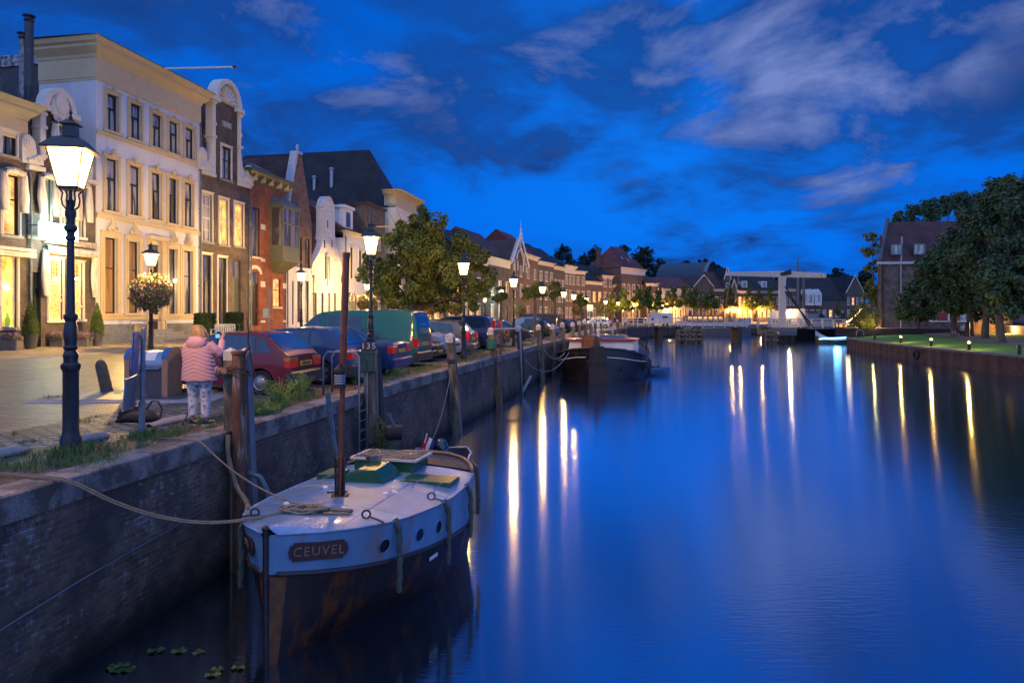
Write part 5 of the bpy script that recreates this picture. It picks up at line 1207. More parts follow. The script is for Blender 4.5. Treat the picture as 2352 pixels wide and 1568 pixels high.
# lindens along the far quay
lin = None; LT = [(1405,106,668,40),(1433,112,660,40),(1464,120,655,42),(1491,128,655,44),(1514,134,660,38),(1544,140,652,48),(1575,142,648,46),(1598,143,655,46),(1633,146,660,50),(1677,148,652,42),(1721,150,652,36),(1744,150,662,30),(1769,150,655,34),(1380,100,684,26),(1905+20,118,690,20)]
wh = ['leftmost of the row, behind the white cars','second from the left of the row','third from the left, left of the motorhome','directly behind the motorhome','right of the motorhome','before the long red roof','before the dark arched roof','left of the brick gable','behind the ship wheelhouse','below the narrow gable','with a round top, left of three narrow ones','narrow, middle one left of the bridge tower','narrow, closest to the bridge tower on its left','low, next to the road lamps','small, behind the right part of the bridge']
for i, (px, Y, top, w) in enumerate(LT):
    B = at(px, 725, Y+4); B.z = 0; H = zpx(top, Y+4); W_t = w/F*Y/2; lab = 'clipped linden tree on the far quay, ' + wh[i]
    if lin is None or i in (5, 9):
        lin = tree('linden_tree', lab, B, [((0,0,H*.80), W_t*.55, (1,1,1)), ((0,0,H*.62), W_t*.85, (1,1,.8)), ((-W_t*.4,0,H*.48), W_t*.6, (1,1,.7)), ((W_t*.45,0,H*.5), W_t*.6, (1,1,.7)), ((0,0,H*.92), W_t*.3, (1,1,1.2))], 2600, .36, L_LI, .13, None, 40+i, 'lindens along the far quay'); lh, lw_ = H, W_t
    else:
        copy_tree(lin, B, R.uniform(0, 6), lab, (W_t/lw_, W_t/lw_, H/lh))
# big trees rising behind the roofs
bt = None; BT = [(1288,200,553,80,'left one behind the slate roofs'),(1240,190,575,50,'low left edge one behind the dormer house'),(1372,205,556,70,'behind the white loft house'),(1345,200,575,60,'between two taller ones'),(1425,210,552,80,'behind the red hipped roof, tallest'),(1478,210,556,90,'right of the red hipped roof'),(1520,205,585,50,'left of the dark vault roof'),(1572,225,590,60,'left one above the dark vault roof'),(1610,225,588,60,'right one above the dark vault roof'),(1652,220,602,60,'left of the narrow gable roof'),(1775,230,630,60,'just above the drawbridge beam'),(1900,200,625,45,'left edge of the clump over the modern terrace'),(1930,200,610,70,'middle of the clump over the modern terrace'),(1985,195,615,70,'right end of the clump over the modern terrace')]
for i, (px, Y, top, w, lab) in enumerate(BT):
    B = at(px, 725, Y); B.z = 0; H = zpx(top, Y); W_t = w/F*Y/2; lab = 'dark background tree, ' + lab
    if bt is None or i in (4, 8):
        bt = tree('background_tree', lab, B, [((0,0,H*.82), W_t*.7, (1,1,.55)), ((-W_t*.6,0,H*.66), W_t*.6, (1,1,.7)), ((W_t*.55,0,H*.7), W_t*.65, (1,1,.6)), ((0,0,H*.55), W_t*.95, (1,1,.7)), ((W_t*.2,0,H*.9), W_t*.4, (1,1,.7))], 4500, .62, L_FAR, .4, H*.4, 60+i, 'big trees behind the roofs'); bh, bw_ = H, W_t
    else: copy_tree(bt, B, R.uniform(0, 6), lab, (W_t/bw_, W_t/bw_, H/bh))
# right bank: dark broad trees
def rtree(lab, pxt, pyb, Y, cl, n, seed, tr=.28, lean=(0,0), mat=None, size=.42):
    B = at(pxt, 725, Y); B.z = right_z(B.x, B.y); cs = []
    for px, py, r, *dy in cl: p = at(px, py, Y+(dy[0] if dy else 0)); cs.append((tuple(p-B), r, (1,1,.8)))
    return tree('broad_tree', lab, B, cs, n, size, mat or L_DK, tr, zpx(705, Y)-B.z, seed, 'broad trees on the lawn', lean)
rtree('small broad tree closest to the warehouse wall, with a thin trunk', 2109, 0, 80, [(2100,690,2.0),(2130,665,2.3),(2085,715,1.6),(2150,700,2.2),(2120,720,1.5)], 5000, 80, .16)
rtree('broad tree with dark trunk left of the person sitting on the bench', 2191, 0, 71, [(2165,640,2.6),(2200,600,2.8),(2150,600,2.0),(2235,650,3.0),(2180,690,2.4),(2215,560,2.3)], 9000, 81, .3)
rtree('broad tree with thick grey trunk just right of the seated person', 2228, 0, 69, [(2225,610,2.8),(2255,540,2.7),(2290,600,3.0),(2215,690,2.2),(2270,690,2.6),(2240,490,2.0)], 9000, 82, .32)
rtree('tall broad tree with moss green trunk before the orange lit wall', 2262, 0, 63, [(2280,520,2.6),(2310,450,2.6),(2270,600,2.8),(2330,540,2.6),(2300,660,2.6),(2345,440,2.2),(2290,425,1.6)], 11000, 83, .3, (.15,0))
rtree('leaning broad tree, nearest of the right bank trees', 2300, 0, 55, [(2340,480,2.2),(2360,560,2.4),(2320,620,2.4),(2390,480,2.6),(2380,640,2.4),(2335,690,1.9),(2360,430,1.8),(2300,650,1.9),(2310,700,1.3)], 11000, 84, .3, (-.35,0))
rtree('high tree top showing above the warehouse ridge', 2130, 0, 118, [(2110,495,2.6),(2150,480,2.8),(2185,470,2.6),(2075,500,1.8),(2215,460,3)], 5000, 85, .3, size=.5)
rtree('yellow green tree hanging out behind the left edge of the warehouse', 2000, 0, 100, [(2003,545,1.2),(2003,575,1.5),(2008,610,1.4),(1998,690,1.8),(2002,660,1.5),(1990,720,1.6)], 3500, 86, .2, mat=L_LI, size=.35)
rtree('out of view broad tree right of the leaning one', 2420, 0, 58, [(2400,450,3),(2420,560,3),(2390,640,2.4)], 4000, 87)
# flowering bush lit from below
B = at(1985, 757, 82); fb = thing('lit_flower_bush', 'round flowering bush glowing yellow beside the warehouse corner', 'bush', B)
crown_mb([((0,0,1.5), 1.7, (1,1,.95))], 3600, .2, 91, .4, solid=True).build('foliage', L_LI, fb); crown_mb([((0,-.15,1.5), 1.75, (1,1,.95))], 350, .15, 92, .1, solid=True).build('blossoms', M('pink_blossom', (.55,.10,.12), .6, var=.3), fb); light('bush_light', (-.2,-2.6,.5), 110, (1,.8,.2), .1, fb)
# ---------------------------------------------------------------- cars
def interp(pts, x):
    if x <= pts[0][0]: return pts[0][1]
    for (a, b), (c, d) in zip(pts, pts[1:]):
        if x <= c: return b + (d-b)*(x-a)/(c-a) if c > a else d
    return pts[-1][1]
def smooth_profile(pts, x, h=.05): return (interp(pts, x-h)+interp(pts, x)*2+interp(pts, x+h))/4
def glasscar(): return M('car_glass', (.015,.05,.11), .08, 0, .5, nscale=2, coat=.6, spec=.6)
TAIL = M('tail_light_red', (.35,.01,.012), .15, 0, .2, coat=1, emis=(1,.02,.01), es=.08); AMBER = M('tail_light_amber', (.5,.14,.01), .15, coat=1); PLATE = M('yellow_number_plate', (.55,.36,.03), .4, var=.03); PLASTIC = M('dark_grey_plastic', (.03,.03,.035), .55); CHROME = M('chrome_trim', (.5,.5,.52), .15, 1.0, .1); RIM = M('alloy_rim', (.35,.35,.37), .3, .8); HEAD = M('headlight_glass', (.45,.5,.55), .08, .3, coat=1); SEATM = M('car_seat', (.05,.055,.07), .9)
def car(name, label, P, heading, spec, paint, group='cars parked along the quay', plate=None, hub='disc', detail=True):
    """x=0 front bumper .. x=L rear; P = ground point under the centre of the rear (rear=True) end"""
    Lc, Wc, top = spec['L'], spec['W'], spec['top']; belt = spec['belt']; R_ = spec.get('r', .29); wx = spec['wheels']
    root = thing(name, label, 'van' if 'van' in name else ('camper' if 'motorhome' in name else 'car'), P, heading, group)
    zmax = max(z for _, z in top)
    def ztop(x): return smooth_profile(top, x)
    def zb(x):
        z = .21
        for w in wx:
            d = abs(x-w)
            if d < R_+.05: z = max(z, R_ + math.sqrt(max(0, (R_+.05)**2-d*d)) - .0)
        return z
    def plan(x):
        k = abs(2*x/Lc-1); return 1 - .13*k**7
    def hw(x, z):
        b = belt(x) if callable(belt) else belt; h = Wc/2*plan(x)
        if z <= b: return h*(1-.035*((z-.55)/.45)**2)
        return h*(1-.035*((b-.55)/.45)**2)*(1 - spec.get('tumble', .20)*((z-b)/max(.1, zmax-b))**1.15)
    xs = sorted({0, .03, .08, .16, *[Lc*i/44 for i in range(1, 44)], Lc-.16, Lc-.08, Lc-.03, Lc, *[w+s*(R_+.05)*q for w in wx for s in (-1, 1) for q in (1.0, .985, .9, .7, .45)]})
    nz = 11; m = MB(); rows = []
    for x in xs:
        a, b = zb(x), max(ztop(x), zb(x)+.05); side = []
        for j in range(nz+1):
            k = j/nz; z = a+(b-a)*k; y = hw(x, z)
            if k > .93: y -= .02
            side.append((y, z))
        row = [(x, -y, z) for y, z in side]
        yt = side[-1][0]
        for j in range(1, 6): f = j/6; row.append((x, -yt+2*yt*f, b + .035*math.sin(PI*f)))
        row += [(x, y, z) for y, z in reversed(side)]
        rows.append([(Lc-p[0], p[1], p[2]) for p in row])
    m.grid(rows); m.add(rows[0], [tuple(range(len(rows[0])))]); m.add(rows[-1], [tuple(range(len(rows[-1])-1, -1, -1))])
    m.use(1).bx(.12, Lc-.12, -Wc/2*.88, Wc/2*.88, .2, .24); m.use(0)
    # car x is measured from the rear: front = +x
    m.build('body', [paint, PLASTIC], root, smooth='auto')
    X = lambda x: Lc-x
    def sidepatch(q, off, n=6, mm=None, sides=(-1, 1)):
        mm = mm or MB()
        for sg in sides:
            rws = []
            for i in range(n+1):
                u = i/n; r = []
                for j in range(4):
                    v = j/3; x = (q[0][0]*(1-u)+q[1][0]*u)*(1-v)+(q[3][0]*(1-u)+q[2][0]*u)*v; z = (q[0][1]*(1-u)+q[1][1]*u)*(1-v)+(q[3][1]*(1-u)+q[2][1]*u)*v
                    z = min(z, ztop(x)-.015); r.append((X(x), sg*(hw(x, z)+off), z))
                rws.append(r)
            mm.grid(rws)
        return mm
    GLS = glasscar()
    for q in spec['side']:
        for sg in (-1, 1): sidepatch(q, .007, sides=(sg,)).build('side_window', GLS, root, smooth=True)
    for nm, (xa, xb_) in (('windscreen', spec['ws']), ('rear_window', spec['rw'])):
        if xa is None: continue
        mm = MB(); rws = []
        for i in range(7):
            x = xa+(xb_-xa)*i/6; z = ztop(x); y = hw(x, z)-.07; rws.append([(X(x), -y+2*y*j/6, z+.03*math.sin(PI*(j*.86/6+.07))+.014) for j in range(7)])
        mm.grid(rws).build(nm, GLS, root, smooth=True)
    # wheels
    for w in wx:
        for sg in (-1, 1):
            y1 = sg*(Wc/2*plan(w)-.02); y0 = y1-sg*.19; m = MB(); n = 20
            prof = [(R_*.62, y1-sg*.01), (R_*.9, y1), (R_, y1-sg*.03), (R_, y0+sg*.03), (R_*.9, y0), (R_*.3, y0)]
            m.grid([[(X(w)+r*math.cos(2*PI*j/n), y, R_+r*math.sin(2*PI*j/n)) for j in range(n)] for r, y in prof], closed=True)
            wo = m.build('wheel', RUBBER, root, smooth='auto')
            m = MB(); rr = R_*.64; ns = 5 if hub == 'spoke' else 14
            m.grid([[(X(w)+r*math.cos(2*PI*j/n), y, R_+r*math.sin(2*PI*j/n)) for j in range(n)] for r, y in ((rr, y1-sg*.012), (rr*.96, y1+sg*.008), (rr*.86, y1-sg*.01))], closed=True)
            for j in range(ns):
                a = 2*PI*j/ns; wd = .05 if hub == 'spoke' else .016
                m.add([(X(w)+rr*.9*math.cos(a)-wd*math.sin(a), y1-sg*.006, R_+rr*.9*math.sin(a)+wd*math.cos(a)), (X(w)+rr*.9*math.cos(a)+wd*math.sin(a), y1-sg*.006, R_+rr*.9*math.sin(a)-wd*math.cos(a)), (X(w)+rr*.3*math.cos(a)+wd*1.2*math.sin(a), y1+sg*.004, R_+rr*.3*math.sin(a)-wd*1.2*math.cos(a)), (X(w)+rr*.3*math.cos(a)-wd*1.2*math.sin(a), y1+sg*.004, R_+rr*.3*math.sin(a)+wd*1.2*math.cos(a))], [(0,1,2,3)])
            rc = rr*(.3 if hub == 'spoke' else .66); m.grid([[(X(w)+r*math.cos(2*PI*j/n), y, R_+r*math.sin(2*PI*j/n)) for j in range(n)] for r, y in ((rc, y1-sg*.004), (rc*.8, y1+sg*.014), (.001, y1+sg*.016))], closed=True)
            m.build('rim', RIM, wo, smooth='auto')
            m = MB(); m.grid([[(X(w)+r*math.cos(2*PI*j/n), y, R_+r*math.sin(2*PI*j/n)) for j in range(n)] for r, y in ((R_*.66, y1-sg*.05), (.001, y1-sg*.055))], closed=True); m.build('hub_well', PLASTIC, wo)
    # lights, bumpers, plates
    zt = spec.get('tz', (.62, .84)); tw = spec.get('tw', .3)
    for sg in (-1, 1):
        m = MB(); y = Wc/2*.87
        x1 = .10
        m.use(0).cbox(-.018, .16, min(sg*(y-tw), sg*(y+.035)), max(sg*(y-tw), sg*(y+.035)), zt[0], zt[0]+(zt[1]-zt[0])*spec.get('tsplit', .62), .01)
        m.use(1).cbox(-.018, .16, min(sg*(y-tw), sg*(y+.035)), max(sg*(y-tw), sg*(y+.035)), zt[0]+(zt[1]-zt[0])*spec.get('tsplit', .62)+.004, zt[1], .01)
        m.build('tail_light', [TAIL, AMBER if spec.get('amber') else TAIL], root)
        m = MB(); zh = spec.get('hz', .62); m.ball((Lc-.12, sg*Wc*.36, zh), .17, 12, 8, (.85, .95, .48)); m.build('headlight', HEAD, root, smooth=True)
    bp_ = paint if spec.get('painted_bumper') else PLASTIC
    m = MB(); m.cbox(-.07, .14, -Wc/2*.93, Wc/2*.93, .27, .52, .05); m.build('rear_bumper', bp_, root, smooth='auto')
    m = MB(); m.cbox(Lc-.16, Lc+.05, -Wc/2*.93, Wc/2*.93, .24, .46, .05); m.build('front_bumper', bp_, root, smooth='auto')
    m = MB(); m.cbox(Lc-.05, Lc+.015, -.42, .42, .50, .60, .01); m.build('grille', PLASTIC, root)
    zp = spec.get('pz', .66); m = MB(); m.bx(-.026, .0, -.26, .26, zp, zp+.11); po = m.build('number_plate', PLATE, root)
    if plate: textmesh(plate, .10, BLACKP, po, Matrix.Translation((-.03, 0, zp+.055)) @ Matrix.Rotation(-PI/2, 4, 'Z') @ TXF, sx=.85)
    m = MB(); m.bx(Lc+.05, Lc+.06, -.26, .26, .33, .43); m.build('number_plate', PLATE, root)
    if detail:
        for d in spec['door']:
            for sg in (-1, 1): sidepatch([(d-.006, .3), (d+.006, .3), (d+.006, zmax), (d-.006, zmax)], .004, sides=(sg,)).build('door_gap', BLACKP, root)
        b = spec['mold'] if 'mold' in spec else .5
        for sg in (-1, 1): sidepatch([(wx[0]+R_+.1, b), (wx[1]-R_-.1, b), (wx[1]-R_-.1, b+.06), (wx[0]+R_+.1, b+.06)], .012, sides=(sg,)).build('rubbing_strip', PLASTIC, root)
        for d in spec['door'][1:]:
            for sg in (-1, 1): m = MB(); bz = (belt(d) if callable(belt) else belt)-.12; m.box((X(d-.16), sg*(hw(d-.16, bz)+.015), bz), (.17,.03,.035)); m.build('door_handle', PLASTIC, root)
        for sg in (-1, 1): m = MB(); xm = spec['side'][0][0][0]+.1; bz = (belt(xm) if callable(belt) else belt)+.06; m.ball((X(xm), sg*(Wc/2+.06), bz), .1, 8, 6, (.6,1,.75)); m.build('wing_mirror', PLASTIC, root, smooth=True)
        m = MB(); m.tube([(-.012+X(spec['rw'][1] if spec['rw'][0] else Lc)+.02, .05, zt[1]+.09), (X(spec['rw'][1] if spec['rw'][0] else Lc)+.3, -.3, ztop((spec['rw'][1] if spec['rw'][0] else Lc)-.3)+.05)], .012, 5); m.build('wiper', PLASTIC, root)
        if spec.get('rails'):
            for sg in (-1, 1): m = MB(); m.tube([(X(x), sg*(hw(x, ztop(x))-.06), ztop(x)+.05) for x in [spec['rails'][0]+(spec['rails'][1]-spec['rails'][0])*i/6 for i in range(7)]], .018, 6); m.build('roof_rail', PLASTIC, root)
    return root
HATCH = dict(L=3.72, W=1.60, belt=.88, wheels=(.72, 3.05), r=.275, top=[(0,.42),(.02,.60),(.12,.68),(.55,.78),(1.0,.87),(1.72,1.31),(1.95,1.355),(2.5,1.38),(3.05,1.345),(3.15,1.30),(3.58,.94),(3.66,.86),(3.72,.84)],
  side=[[(1.18,.90),(1.98,.90),(1.98,1.31),(1.74,1.29)],[(2.04,.90),(2.92,.90),(2.86,1.29),(2.04,1.32)],[(2.96,.92),(3.30,.95),(3.10,1.22),(2.90,1.29)]], ws=(1.04,1.68), rw=(3.13,3.57), door=(1.12,2.02), tz=(.60,.82), tw=.34, pz=.62, amber=True, mold=.50)
GOLF = dict(L=4.15, W=1.73, belt=.93, wheels=(.85, 3.37), r=.30, top=[(0,.45),(.02,.62),(.15,.70),(.6,.82),(1.1,.92),(1.85,1.37),(2.1,1.41),(2.7,1.44),(3.4,1.41),(3.55,1.36),(3.98,.98),(4.08,.93),(4.15,.90)],
  side=[[(1.30,.95),(2.12,.95),(2.12,1.37),(1.88,1.35)],[(2.18,.95),(2.98,.95),(2.98,1.36),(2.18,1.38)],[(3.05,.97),(3.42,1.02),(3.22,1.30),(3.05,1.35)]], ws=(1.14,1.80), rw=(3.53,3.97), door=(1.22,2.15), tz=(.66,.92), tw=.26, pz=.50, painted_bumper=False)
SEDAN = dict(L=4.40, W=1.72, belt=.92, wheels=(.85, 3.45), r=.30, top=[(0,.45),(.02,.62),(.2,.72),(.7,.82),(1.25,.92),(2.0,1.35),(2.3,1.40),(2.9,1.38),(3.15,1.33),(3.75,1.0),(4.2,.98),(4.36,.94),(4.40,.86)],
  side=[[(1.42,.94),(2.2,.94),(2.2,1.33),(2.02,1.31)],[(2.26,.94),(3.0,.94),(2.95,1.31),(2.26,1.34)]], ws=(1.28,1.95), rw=(3.17,3.72), door=(1.35,2.23), tz=(.66,.86), tw=.34, painted_bumper=True)
ESTATE = dict(L=4.50, W=1.78, belt=.98, wheels=(.88, 3.55), r=.32, top=[(0,.45),(.02,.64),(.2,.76),(.7,.88),(1.15,.98),(1.95,1.45),(2.3,1.51),(3.0,1.52),(3.8,1.48),(3.95,1.43),(4.30,1.05),(4.42,.98),(4.50,.90)],
  side=[[(1.35,1.0),(2.2,1.0),(2.2,1.44),(1.98,1.41)],[(2.26,1.0),(3.05,1.0),(3.05,1.44),(2.26,1.45)],[(3.11,1.0),(3.78,1.03),(3.70,1.38),(3.11,1.44)]], ws=(1.18,1.90), rw=(3.93,4.29), door=(1.28,2.23,3.08), tz=(.68,1.02), tw=.22, rails=(2.1,3.8), painted_bumper=True)
SUV = dict(L=4.80, W=1.88, belt=1.10, wheels=(.92, 3.78), r=.37, top=[(0,.55),(.02,.80),(.2,.95),(.8,1.04),(1.25,1.10),(1.95,1.62),(2.3,1.70),(3.2,1.73),(4.2,1.69),(4.4,1.63),(4.68,1.15),(4.76,1.0),(4.80,.9)],
  side=[[(1.5,1.12),(2.35,1.12),(2.35,1.62),(2.02,1.58)],[(2.42,1.12),(3.3,1.12),(3.3,1.63),(2.42,1.64)],[(3.37,1.12),(4.3,1.14),(4.18,1.58),(3.37,1.63)]], ws=(1.28,1.9), rw=(4.38,4.66), door=(1.42,2.38,3.33), tz=(.85,1.5), tw=.14, rails=(2.1,4.1), painted_bumper=True)
VAN = dict(L=5.10, W=1.84, belt=1.12, wheels=(.95, 4.12), r=.32, tumble=.09, top=[(0,.55),(.02,.80),(.12,.93),(.45,1.06),(.62,1.14),(1.40,1.80),(1.65,1.88),(2.2,1.93),(4.80,1.92),(4.96,1.86),(5.06,1.4),(5.10,1.0)],
  side=[[(.85,1.16),(1.60,1.16),(1.60,1.74),(1.34,1.70)],[(1.85,1.16),(3.10,1.16),(3.10,1.74),(1.85,1.76)]], ws=(.68,1.36), rw=(4.94,5.07), door=(.80,1.72,3.25), tz=(.66,.98), tw=.13, amber=False, pz=.72)
MPV = dict(L=4.2, W=1.75, belt=1.0, wheels=(.85, 3.4), r=.31, top=[(0,.5),(.02,.68),(.2,.8),(.6,.92),(.95,1.0),(1.9,1.52),(2.3,1.60),(3.4,1.57),(3.7,1.5),(4.05,1.05),(4.2,.9)],
  side=[[(1.3,1.02),(2.15,1.02),(2.15,1.5),(1.95,1.47)],[(2.2,1.02),(3.05,1.02),(3.0,1.5),(2.2,1.52)]], ws=(.98,1.85), rw=(3.72,4.03), door=(1.2,2.18), tz=(.7,1.0), tw=.2, painted_bumper=True)
def paint(name, c, r=.5, met=.0): return M(name, tuple(min(1, x*1.25) for x in c), .5, 0, .06, coat=.8, spec=.2)
P_RED = paint('maroon_paint', (.10,.008,.018)); P_BLUE = paint('dark_blue_paint', (.008,.035,.11)); P_NAVY = paint('navy_paint', (.006,.025,.10)); P_TEAL = paint('teal_green_paint', (.003,.10,.08)); P_SIL = paint('silver_paint', (.30,.31,.34), .3, .6); P_GREY = paint('slate_grey_paint', (.05,.055,.075), .28, .4); P_BLK = paint('black_car_paint', (.008,.009,.012)); P_WHT = paint('white_car_paint', (.55,.55,.55)); P_GRN = paint('dark_green_car_paint', (.01,.03,.028)); P_LB = paint('pale_blue_paint', (.12,.20,.32), .28, .5)
HN = math.atan2(.19, -.982)      # heading pointing away from the canal
def qcar(name, label, s, t_end, spec, paint_, away=True, dh=0.0, **k):
    """away: rear end stands at t_end and the nose points to the houses"""
    p = Wd(s, t_end); h = HN + dh
    if not away: q = Vector((math.cos(h), math.sin(h))); p = Vector((p.x, p.y, 0)) + Vector((q.x, q.y, 0))*spec['L']; h += PI
    return car(name, label, p, h, spec, paint_, **k)
qcar('parked_car', 'maroon hatchback with yellow plate, parked right behind the woman', 7.55, 1.55, HATCH, P_RED, plate='DT-FL-19')
qcar('parked_car', 'dark blue hatchback parked between the maroon hatchback and the second blue car', 9.95, 1.15, GOLF, P_BLUE, hub='spoke')
qcar('parked_car', 'navy blue saloon parked between the dark blue hatchback and the green van', 12.55, 1.05, SEDAN, P_NAVY, hub='spoke')
qcar('parked_van', 'teal green panel van parked behind the street lamp and the post numbered 135', 15.95, 1.45, VAN, P_TEAL)
qcar('parked_car', 'low black car nosing towards the canal just behind the green van', 18.5, 1.7, SEDAN, P_BLK, away=False)
qcar('parked_car', 'silver hatchback nosing towards the canal, between the black car and grey estate', 20.75, 1.6, MPV, P_SIL, away=False)
qcar('parked_car', 'slate grey estate car with bright red tail light beside the third quay lamp', 23.3, 1.55, ESTATE, P_GREY, hub='spoke')
qcar('parked_car', 'black estate car with roof rails parked next to the slate grey estate', 25.8, 2.6, ESTATE, P_BLK, hub='spoke')
qcar('parked_car', 'large dark blue off-road car with silver wheels behind the green box post', 28.4, 1.5, SUV, P_NAVY, hub='spoke')
qcar('parked_car', 'black hatchback parked behind the bent grey pipe', 31.2, 1.6, HATCH, P_BLK)
def qat(Y, t):
    for i, (a, b) in enumerate(zip(QP, QP[1:])):
        if a.y <= Y <= b.y: k = (Y-a.y)/(b.y-a.y); p = a.lerp(b, k); u = (b-a).normalized(); n_ = Vector((-u.y, u.x)); return p + n_*t, math.atan2(n_.y, n_.x)
def fcar(label, Y, t, spec, pt, away=True, name='parked_car', **k):
    p, h = qat(Y, t)
    if not away: p = p + Vector((math.cos(h), math.sin(h)))*spec['L']; h += PI
    return car(name, label, (p.x, p.y, 0), h, spec, pt, detail=False, **k)
fcar('black saloon nosing towards the canal left of the dark green hatchback', 47.5, 1.8, SEDAN, P_BLK, away=False)
fcar('dark green hatchback seen side-on between the fourth and fifth quay lamps', 57, 2.2, HATCH, P_GRN)
fcar('pale blue people carrier parked behind the dark green hatchback', 60, 2.0, MPV, P_LB, away=False)
fcar('dark van roof showing behind the pale blue people carrier', 63.5, 2.4, VAN, P_BLK, name='parked_van')
fcar('black hatchback right of the dark van, behind mooring posts', 68, 2.0, GOLF, P_BLK)
fcar('dark purple car behind the mooring posts over the barge cabin', 76, 2.2, SEDAN, paint('plum_paint', (.03,.01,.03)))
fcar('white hatchback left of the bridge railing', 95, 1.6, HATCH, P_WHT)
fcar('white people carrier partly behind the first bridge railing post', 101, 2.4, MPV, P_WHT)
fcar('white saloon behind the left bridge railing', 108, 4.6, SEDAN, P_WHT, away=False)
fcar('maroon car showing behind the first white car', 99, 7, SEDAN, P_RED)
fcar('dark car behind the bridge railing right of the motorhome', 128, 6, SEDAN, P_BLK)
# motorhome
p = at(1480, 725, 122).xy; p = at(1484, 725, 122).xy; mh = thing('motorhome', 'white coach-built motorhome parked behind the left bridge railing', 'camper', (p.x, p.y, 0), .22)
m = MB(); m.prism([(0,.5),(0,.9),(.5,1.15),(1.0,1.9),(.7,2.2),(1.0,2.65),(1.6,2.85),(5.6,2.9),(5.8,2.7),(5.8,.45),(.3,.4)], -1.1, 1.1); m.build('body', M('motorhome_white', (.62,.62,.62), .4), mh)
m = MB(); m.add([(.55,-1.11,1.2),(1.5,-1.11,1.2),(1.5,-1.11,1.8),(1.02,-1.11,1.8)],[(0,1,2,3)]); m.build('cab_window', glasscar(), mh)
m = MB(); m.bx(3.4, 4.7, -1.13, -1.10, 1.5, 2.1); m.build('side_window', glasscar(), mh)
for xx in (1.1, 4.6):
    for y_ in (-1.12, .9): m = MB(); m.grid([[(xx+r*math.cos(2*PI*j/14), yy, .34+r*math.sin(2*PI*j/14)) for j in range(14)] for r, yy in ((.01, y_), (.34, y_), (.34, y_+.2), (.01, y_+.2))], closed=True); m.build('wheel', RUBBER, mh)
mh.scale = (.80,)*3
# ---------------------------------------------------------------- street furniture near the viewer
p = gp(325, 999); pz = thing('sign_post', 'slanting grey steel post with two blue-backed signs seen edge-on near the black bag', 'sign post', p, 0)
m = MB(); m.tube([(0,0,0),(.01,0,.5)], .045, 10); m.tube([(.01,0,.5),(.03,0,1.54)], .034, 10); m.lathe([(.036,1.53),(.036,1.56),(.01,1.57)], 10, (.03,0,0)); m.build('pole', GALV, pz)
BLS = M('sign_blue', (.015,.12,.36), .5, .2); m = MB(); m.T = Matrix.Rotation(rad(292), 4, 'Z') @ Matrix.Rotation(rad(-3), 4, 'X')
m.cbox(-.10, .56, -.12, -.10, .90, 1.52, .01); m.T = None; m.build('sign_panel', BLS, pz)
m = MB(); m.T = Matrix.Rotation(rad(288), 4, 'Z') @ Matrix.Rotation(rad(-4), 4, 'X'); m.cbox(-.08, .68, -.14, -.12, .44, .87, .01); m.bx(-.09,.69,-.145,-.115,.43,.45); m.bx(-.09,.69,-.145,-.115,.86,.875); m.T = None; m.build('sign_panel', M('sign_grey_blue', (.13,.20,.30), .45, .5), pz)
for z in (.55,.78,1.0,1.42): m = MB(); m.lathe([(.045,z),(.045,z+.035)], 8, (.02,0,0)); m.build('clamp', GALV, pz)
# underground waste container inlet
p = gp(285, 911, .03); wc = thing('waste_container', 'silver drum waste container inlet with tan side panels, beside the woman', 'waste container', (p.x, p.y, .03), rad(3))
w_, d_, h_ = .80, .72, 1.02; TAN = M('tan_panel', (.30,.19,.12), .6, .1, .12)
def inlet_side(x0, x1):
    m = MB(); pl = [(0,0),(d_,0),(d_,h_-.1)] + [(d_/2+d_/2*math.cos(a), h_-.22+.22*math.sin(a)) for a in [PI*i/10 for i in range(1, 10)]] + [(0,h_-.22)]
    m.prism(pl, x0, x1, 'yz'); m.build('side_panel', TAN, wc); 
    m = MB(); m.grid([[(x, d_/2+(d_/2+.012)*math.cos(a), h_-.22+.235*math.sin(a)) for x in (x0-.006, x1+.006)] for a in [PI*i/12 for i in range(13)]]); m.build('blue_edge', M('blue_edge_paint', (.02,.10,.30), .4), wc)
inlet_side(0, .10); inlet_side(w_-.02, w_+.10)
m = MB(); m.bx(.10, w_-.02, .04, d_-.03, 0, .60); m.build('front_panel', M('slate_panel', (.05,.055,.075), .5), wc)
m = MB(); m.grid([[(x, .36-.33*math.cos(a), .66+.30*math.sin(a)) for x in (.10, w_-.02)] for a in [-.5+PI*i/14 for i in range(15)]]); m.build('drum', M('brushed_steel', (.25,.31,.40), .3, .8, .1), wc, smooth=True)
m = MB(); m.box((w_/2+.04, -.02, .60), (.62,.06,.03)); m.build('handle_bar', CHROME, wc)
m = MB(); m.grid([[(x, .36-.336*math.cos(a), .66+.306*math.sin(a)) for x in (.38,.62)] for a in [.35+.9*i/6 for i in range(7)]]); m.build('sticker', WHITE, wc)
dk = MB(); a_ = gp(205, 905); b__ = gp(490, 925); dk.T = Matrix.Translation((wc.location.x-.9, wc.location.y-.55, 0)) @ Matrix.Rotation(rad(3), 4, 'Z'); dk.cbox(-.3, 2.3, 0, 1.7, .0, .03, .01); dk.use(1).cbox(-.75, 3.0, -.35, 2.1, -.02, .022, .02); dk.build('container_deck', [M('tread_plate', (.12,.15,.19), .4, .7, .3, nscale=60, bump=.4, bscale=120), STONE], label='steel tread plate in a low stone platform under the waste container', cat='platform')
# leaning stone bollard
p = gp(246, 900); m = MB(); m.T = Matrix.Rotation(rad(-13), 4, 'Y'); m.lathe([(.15,-.1),(.13,.1),(.125,.58),(.115,.66),(.08,.73),(.02,.76)], 10, rot=.2); m.T = None; m.build('stone_bollard', M('mossy_stone', (.065,.07,.055), .9, var=.4, nscale=8, bump=.5), smooth='auto', label='leaning dark stone bollard on the cobbles between the lamp post and container', cat='bollard', loc=p)
